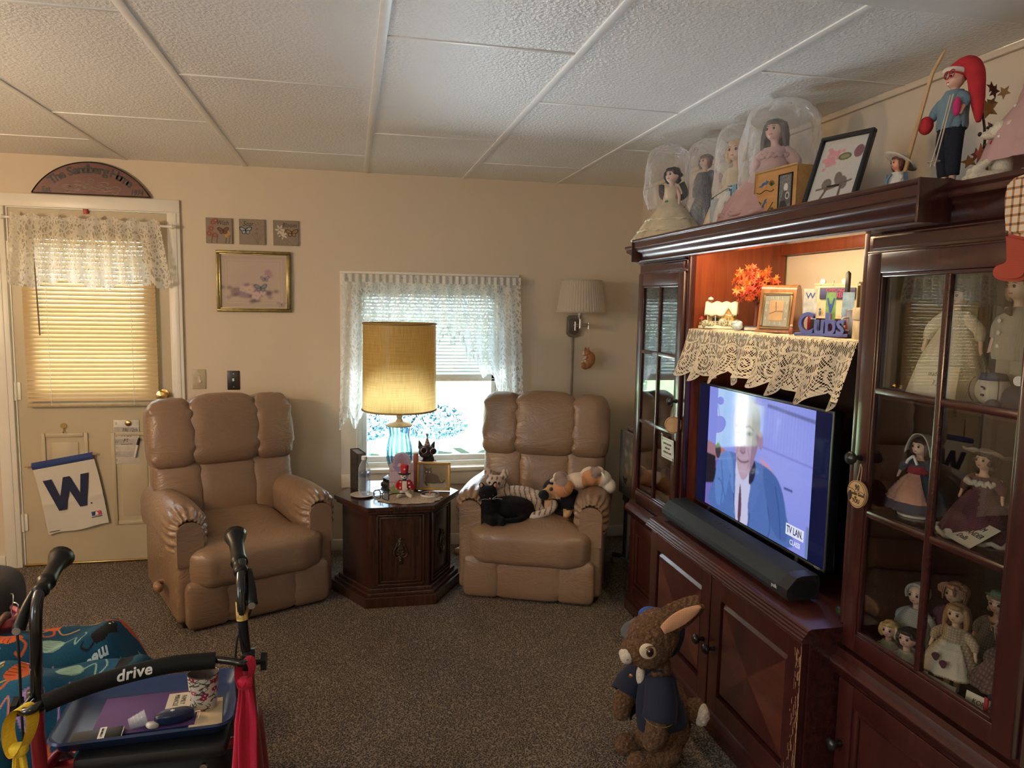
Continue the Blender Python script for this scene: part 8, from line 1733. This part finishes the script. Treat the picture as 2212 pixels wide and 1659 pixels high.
bm = B(); tube(bm, [(.10+.006*math.cos(a)*0, 0, .16)]*1+[(.118, -.02, .19), (.10, -.05, .15), (.05, -.078, .09), (.0, -.08, .03)], .011, 8, 5); obj('strap', bm, plain('brown_leather', (.09, .04, .025), .5), t, 180); bm = B(); tube(bm, [(.12*math.cos(a), .075*math.sin(a), .170) for a in np.linspace(0, 2*PI, 30)[:-1]], .007, 8, 0, closed=True); obj('rim_binding', bm, plain('pink_binding', (.46, .14, .16), .8), t, 180)
bm = B(); ball(bm, (0, 0, .14), (.09, .055, .025)); obj('contents', bm, plain('dark_wallet', (.05, .03, .025), .5), t, 180)
t = thing('key_fob', 'clear bottle key fob with a wire clip hanging off the red floral bag', 'key fob', (-1.062, -1.865, .372), math.radians(-20)); bm = B(); puff(bm, (0, 0, .045), (.018, .010, .032), .5); obj('clear_bottle', bm, glass('fob_plastic', (.80, .84, .85), 1.5, .05), t, 180); bm = B(); lathe(bm, [(0, .074), (.007, .074), (.007, .088), (0, .089)], 14); obj('stopper', bm, M_trim, t)
bm = B(); tube(bm, [(.0, 0, .086), (-.014, 0, .10), (-.008, .004, .135), (.010, .004, .128), (.004, 0, .092)], .0018, 6, 4); tube(bm, [(-.008, .004, .135), (-.012, .01, .16), (-.03, .02, .158)], .0015, 6, 3); obj('wire_clip', bm, M_steel, t)

# ------------------------------------------------------------------ rolling walker with its tray
wk = thing('rolling_walker', 'red and black rolling walker with a padded backrest bar in the left foreground', 'walker', (-.44, -2.70, 0)); M_redp = plain('walker_red', (.22, .010, .022), .3, coat=.4); M_tube = plain('black_lacquer', (.008, .008, .008), .16, coat=.5, bump=.01)
ox, oy = -.44, -2.70
def L_(p): return (p[0]-ox, p[1]-oy, p[2])
M_rub = plain('handle_rubber', (.006, .006, .006), .36, spec=.35)
for s, pts, gx in ((-1, [(-.655, -2.775, .62), (-.640, -2.80, .76), (-.638, -2.795, .84), (-.642, -2.765, .872), (-.645, -2.715, .888)], (-.650, -2.595, .905)), (1, [(-.238, -2.705, .64), (-.246, -2.715, .76), (-.249, -2.708, .825), (-.252, -2.68, .858), (-.256, -2.645, .878)], (-.281, -2.555, .905))):
    bm = B(); tube(bm, [L_(p) for p in pts], .0115, 16, 5); u = obj('handle_post', bm, M_tube, wk, 180)
    a, b = Vector(L_(pts[-2])), Vector(L_(gx)); d = (b-a).normalized(); bm = B()
    tube(bm, [a+d*.0, a+d*.012, a+d*.016, a+d*.035, a+d*.040, a+d*.052, a+d*.07, a+d*.115, a+d*.135, a+d*.15], [.014, .017, .015, .0155, .020, .0185, .0165, .0175, .024, .0275], 18, 1); obj('hand_grip', bm, M_rub, u, 180)
    c0 = Vector(L_(pts[3])); bm = B(); tube(bm, [c0+Vector((s*.014, .02, .0)), c0+Vector((s*.022, -.01, -.028)), c0+Vector((s*.028, -.035, -.062))], [.009, .011, .013], 10, 4); obj('brake_lever', bm, M_rub, u, 180)
    bm = B(); cyl(bm, c0+Vector((s*.028, -.047, -.060)), c0+Vector((s*.028, -.036, -.060)), .008); obj('cable_nut', bm, M_steel, u)
    bm = B(); q = Vector(L_(pts[0])); tube(bm, [c0+Vector((s*.028, -.042, -.066)), c0+Vector((s*.026, -.045, -.14)), q+Vector((s*.020, -.02, .02)), q+Vector((s*.022, -.01, -.14)), q+Vector((s*.018, .03, -.30))] if s < 0 else [c0+Vector((.028, -.042, -.066)), c0+Vector((.010, -.02, -.11)), q+Vector((-.022, -.012, .07)), q+Vector((-.024, -.01, -.06)), q+Vector((-.01, .02, -.2))], .0028, 8, 6); obj('brake_cable', bm, M_cord, u)
    bm = B(); tube(bm, [q+Vector((0, 0, .0)), q+Vector((0, 0, .045))], .0165, 16, 0); obj('collar', bm, M_rub, wk, 180); bm = B(); cyl(bm, q+Vector((s*.012, 0, .012)), q+Vector((s*.030, 0, .012)), .006); lathe(bm, [(0, 0), (.020, 0), (.020, .012), (0, .012)], 18, tf=T(q+Vector((s*.030, 0, .012)), (0, s*PI/2, 0)), wob=lambda a, i: 1+.12*math.cos(a*6)); obj('height_knob', bm, M_rub, wk)
    bm = B(); tube(bm, [q+Vector((0, 0, .01)), q+Vector((s*.002, .005, -.08)), q+Vector((s*.012, .05, -.30)), q+Vector((s*.018, .10, -.54))], .0145, 14, 4); obj('frame_leg', bm, M_redp, wk, 180)
    bm = B(); tube(bm, [q+Vector((s*.006, .02, -.16)), q+Vector((s*.0, .15, -.20)), q+Vector((s*.006, .30, -.54))], .0125, 12, 4); obj('frame_leg', bm, M_redp, wk, 180)
    for yy in (.10, .30): bm = B(); cyl(bm, q+Vector((s*.018-.014, yy, -q.z+.075)), q+Vector((s*.018+.014, yy, -q.z+.075)), .075, n=30); obj('wheel', bm, M_rub, wk)
pa, pb = Vector(L_((-.2463, -2.7150, .762))), Vector(L_((-.2488, -2.7105, .806))); bm = B(); cyl(bm, pa, pb, .0128, n=24, cap=False); o = obj('post_label', bm, plain('gold_label', (.50, .33, .10), .35, var=.5, scale=120), wk, 180); o['label'] = 'gold and white sticker'
bm = B(); cyl(bm, Vector(L_((-.6455, -2.790, .71))), Vector(L_((-.644, -2.794, .728))), .0123, n=24, cap=False); obj('clear_tape', bm, plain('tape_band', (.30, .27, .24), .25), wk, 180)
for z, y0 in ((.44, -2.70), (.395, -2.52)): bm = B(); tube(bm, [L_((-.655, y0, z)), L_((-.245, y0+.03, z))], .013, 12, 0); obj('cross_bar', bm, M_redp, wk, 180)
bm = B(); box(bm, (-.170, -.035, .440), (.155, .22, .475), .015); obj('padded_seat', bm, plain('seat_vinyl', (.010, .010, .011), .45), wk); bm = B(); puff(bm, (-.0, .10, .33), (.15, .11, .11), .35); obj('under_seat_bag', bm, plain('bag_nylon', (.008, .008, .009), .7), wk, 180)
for x in (-.10, .105): bm = B(); cyl(bm, (x, -.038, .425), (x, -.030, .425), .008); obj('snap_button', bm, M_steel, wk)
# backrest bar
bp = [(-.655, -2.790, .655), (-.652, -2.848, .662), (-.630, -2.866, .668), (-.600, -2.842, .674), (-.46, -2.785, .690), (-.33, -2.752, .690), (-.275, -2.752, .684), (-.240, -2.756, .676), (-.236, -2.728, .668)]
bm = B(); tube(bm, [L_(p) for p in bp], .0085, 12, 6); br = obj('backrest_tube', bm, M_tube, wk, 180)
pad = [(-.612, -2.850, .672), (-.54, -2.815, .684), (-.46, -2.785, .690), (-.38, -2.764, .692), (-.300, -2.752, .687)]
bm = B(); tube(bm, [L_(p) for p in pad], .0185, 20, 8); obj('foam_pad', bm, plain('foam_black', (.006, .006, .006), .6, bump=.3, scale=400, spec=.25), br, 40)
tb = strokes('brand_mark', 'drive', .032, M_white, br, (0, 0, 0), (0, 0, 0), .15, .0003, .0008, 1)
cb = Vector(L_((-.46, -2.785, .690))); db = Vector((.30, .096, .012)).normalized(); nb = Vector((.27, -.88, .40)); nb = (nb-db*nb.dot(db)).normalized(); ub = db.cross(-nb)
if ub.z < 0: ub = -ub
tbm = bmesh.new(); tbm.from_mesh(tb.data)
for yy in np.linspace(-.014, .016, 11): bmesh.ops.bisect_plane(tbm, geom=tbm.verts[:]+tbm.edges[:]+tbm.faces[:], plane_co=(0, yy, 0), plane_no=(0, 1, 0))
tbm.to_mesh(tb.data); tbm.free()
for vt in tb.data.vertices: x, y, z = vt.co; a = y/.0185; sag = -.55*x*x; vt.co = cb+db*x+Vector((0, 0, sag))+(nb*math.cos(a)+ub*math.sin(a))*(.0194+z)
# tray
ty = thing('walker_tray', 'blue plastic tray with a raised rim resting on the walker seat', 'tray', (-.478, -2.580, .4765), math.radians(3)); M_blue = plain('tray_blue', (.016, .036, .105), .32, bump=.03)
def rr(w_, d_, r, n=7): return [(sx*(w_-r)+r*math.cos(a0+PI/2*i/n), sy*(d_-r)+r*math.sin(a0+PI/2*i/n)) for sx, sy, a0 in ((1, 1, 0), (-1, 1, PI/2), (-1, -1, PI), (1, -1, 1.5*PI)) for i in range(n+1)]
rings = []; bm = B()
for w_, d_, r, z in ((.165, .108, .02, 0), (.176, .118, .03, .004), (.188, .130, .035, .026), (.195, .136, .038, .030), (.197, .138, .038, .024), (.190, .132, .035, .020), (.180, .122, .03, -.0), (.165, .108, .02, -.004)): rings.append([bm.verts.new((x, y, z+.004)) for x, y in rr(w_, d_, r)])
for a, b in zip(rings, rings[1:]):
    for i in range(len(a)): bm.faces.new((a[i], a[(i+1) % len(a)], b[(i+1) % len(b)], b[i]))
bm.faces.new(rings[0]); bm.faces.new(rings[-1][::-1]); bmesh.ops.recalc_face_normals(bm, faces=bm.faces); obj('tray_shell', bm, M_blue, ty, 50)
TZ = .4815
def flat(name, label, cat, loc, rz, w_, d_, h_, m, bev=.001): t = thing(name, label, cat, loc, rz); bm = B(); box(bm, (-w_/2, -d_/2, 0), (w_/2, d_/2, h_), bev); obj('body', bm, m, t); return t
t = flat('purple_folder', 'purple paper folder lying in the walker tray', 'folder', (-.488, -2.572, TZ), math.radians(4), .225, .175, .002, plain('purple_card', (.085, .042, .155), .6, scale=10))
bm = B(); box(bm, (.035, .0, .0022), (.092, .072, .0028)); nt_ = obj('taped_note', bm, plain('index_card', (.6, .54, .42)), t, 0); strokes('handwriting', 'FAMILY\nMIRACLE', .0165, M_black, nt_, (.064, .036, .0030), (0, 0, -PI/2), .1)
t = flat('cream_envelope', 'cream envelope under the floral cup in the walker tray', 'envelope', (-.352, -2.60, TZ), math.radians(8), .075, .125, .0012, plain('manila', (.58, .46, .30), .8))
t = thing('floral_cup', 'tall floral fabric covered cup standing at the right of the walker tray', 'cup', (-.362, -2.572, TZ+.0015)); cvf = Canvas(1, 1, 140, 100, (.56, .50, .42))
for i in range(46):
    x, y = rnd.random(), rnd.random(); cvf.ell(x, y, .018, .05, rnd.choice([(.05, .05, .04), (.10, .13, .09)]), 1, rnd.random()*3); cvf.line([(x, y), (x+.05, y+.09), (x+.02, y+.16)], .012, (.06, .06, .05), 1, 4)
for i in range(16):
    x, y = rnd.random(), rnd.random()
    for k in range(6): a = k*PI/3; cvf.ell(x+.025*math.cos(a), y+.045*math.sin(a), .018, .032, (.26, .02, .05) if i % 2 else (.40, .10, .11), 1, a)
bm = B(); bm.from_mesh(cvf.mesh(lambda u, v: ((.030+.007*v)*math.cos(2*PI*u), (.024+.006*v)*math.sin(2*PI*u), .088*v+.003*math.sin(2*PI*u)*v))); obj('printed_sleeve', bm, vcol('floral_print', .8), t, 180)
bm = B(); lathe(bm, [(.0, .02), (.030, .02), (.0355, .088)], 28, cap=False); bm.transform(Matrix.Diagonal((1, .8, 1, 1))); obj('lining', bm, plain('dark_lining', (.10, .07, .06), .9), t, 180)
t = flat('mobile_phone', 'black folding phone with a taped paper strip at the near left of the tray', 'phone', (-.575, -2.672, TZ+.0), math.radians(7), .105, .048, .013, M_black, .004)
bm = B(); box(bm, (.004, -.0245, .0128), (.018, .0245, .0138)); st_ = obj('paper_strip', bm, M_white, t, 0); strokes('handwriting', '1-9 9989-9101', .0075, M_black, st_, (.011, 0, .0142), (0, 0, PI/2), .1); bm = B(); box(bm, (.0515, -.022, .003), (.054, .022, .010)); obj('silver_edge', bm, M_steel, t)
t = thing('medicine_cup', 'small frosted plastic medicine cup tipped on its side in the tray', 'cup', (-.497, -2.640, TZ+.0175), 0, None, (0, math.radians(78), math.radians(20))); k = NT('frosted_plastic'); MF = k.done(k.bsdf((.62, .64, .68), .25, alpha=.34, spec=.6)); bm = B(); lathe(bm, [(0, -.018), (.0125, -.018), (.0135, -.016), (.0185, .018), (.0195, .0185), (.0185, .020), (.0165, .017), (.012, -.014), (0, -.015)], 28); obj('cup', bm, MF, t, 180)
for z in (-.006, .002, .010): bm = B(); tube(bm, [((.0155+z*.14)*math.cos(a), (.0155+z*.14)*math.sin(a), z) for a in np.linspace(1, 2.6, 9)], .0004, 5, 0); obj('measure_line', bm, M_trim, t)
t = thing('navy_pouch', 'navy drawstring pouch with a white crest lying in the tray', 'pouch', (-.418, -2.628, TZ+.015), math.radians(14), None); bm = B(); puff(bm, (0, 0, 0), (.044, .020, .015), .6, .6, fn=lambda p: (p.x, p.y*(1-.25*ss(.01, .044, abs(p.x))), p.z)); obj('pouch', bm, plain('navy_satin', (.012, .02, .06)), t, 180)
bm = B(); prism(bm, star(.006, 6), .0006, T((-.004, 0, .0155), (-PI/2, 0, 0))); obj('crest', bm, M_trim, t, 0); bm = B(); puff(bm, (-.048, -.010, -.006), (.014, .012, .007), .7, .7, (0, .3, .4)); obj('white_tissue', bm, M_trim, t, 180); bm = B(); tube(bm, [(.04, -.004, 0), (.056, -.012, .006), (.05, -.026, -.006)], .0012, 6, 3); obj('drawstring', bm, M_trim, t)
# ribbons knotted on the bar
def ribbon(name, label, m, top, tails, loopy):
    t = thing(name, label, 'ribbon', top)
    bm = B()
    def lp(u, v): a = 2*PI*u; return (loopy[0]*math.sin(a)*(.6+.4*math.cos(a/2)**2)+(v-.5)*.032*.4, (v-.5)*.030+loopy[2]*math.cos(a), loopy[1]*math.cos(a)-loopy[1]*.55)
    surf(bm, lp, 36, 6); obj('loop', bm, m, t, 180)
    bm = B(); puff(bm, (0, -.012, -loopy[1]*1.42), (.017, .014, .013), .7, .7); obj('knot', bm, m, t, 180)
    for i, (dx, dy, L0, wd) in enumerate(tails):
        bm = B()
        def tl(u, v): k = min(1, v*5); return (dx*v+(u-.5)*wd*(.45+.55*k)+.004*math.sin(v*8+i), -.014+dy*v-.006*math.sin(u*PI*2+i)*k-.004*math.cos(u*9), -loopy[1]*1.42-L0*v)
        surf(bm, tl, 12, 30); me = bpy.data.meshes.new('t'); bm.to_mesh(me); bm.free(); obj('tail', evald(me, [('SOLIDIFY', dict(thickness=.0015))]), m, t, 180)
ribbon('yellow_ribbon', 'yellow fabric band knotted round the left end of the walker bar', fabric('yellow_satin', (.80, .54, .03), 300, var=.1), (-.648, -2.872, .655), ((-.020, .03, .40, .034), (.004, .02, .42, .030)), (.026, .040, .018))
ribbon('red_ribbon', 'long red scarf knotted round the right end of the walker bar', fabric('scarlet_satin', (.50, .012, .045), 300, var=.1), (-.236, -2.765, .672), ((-.014, .03, .46, .048), (.016, .02, .48, .040)), (.018, .022, .020))
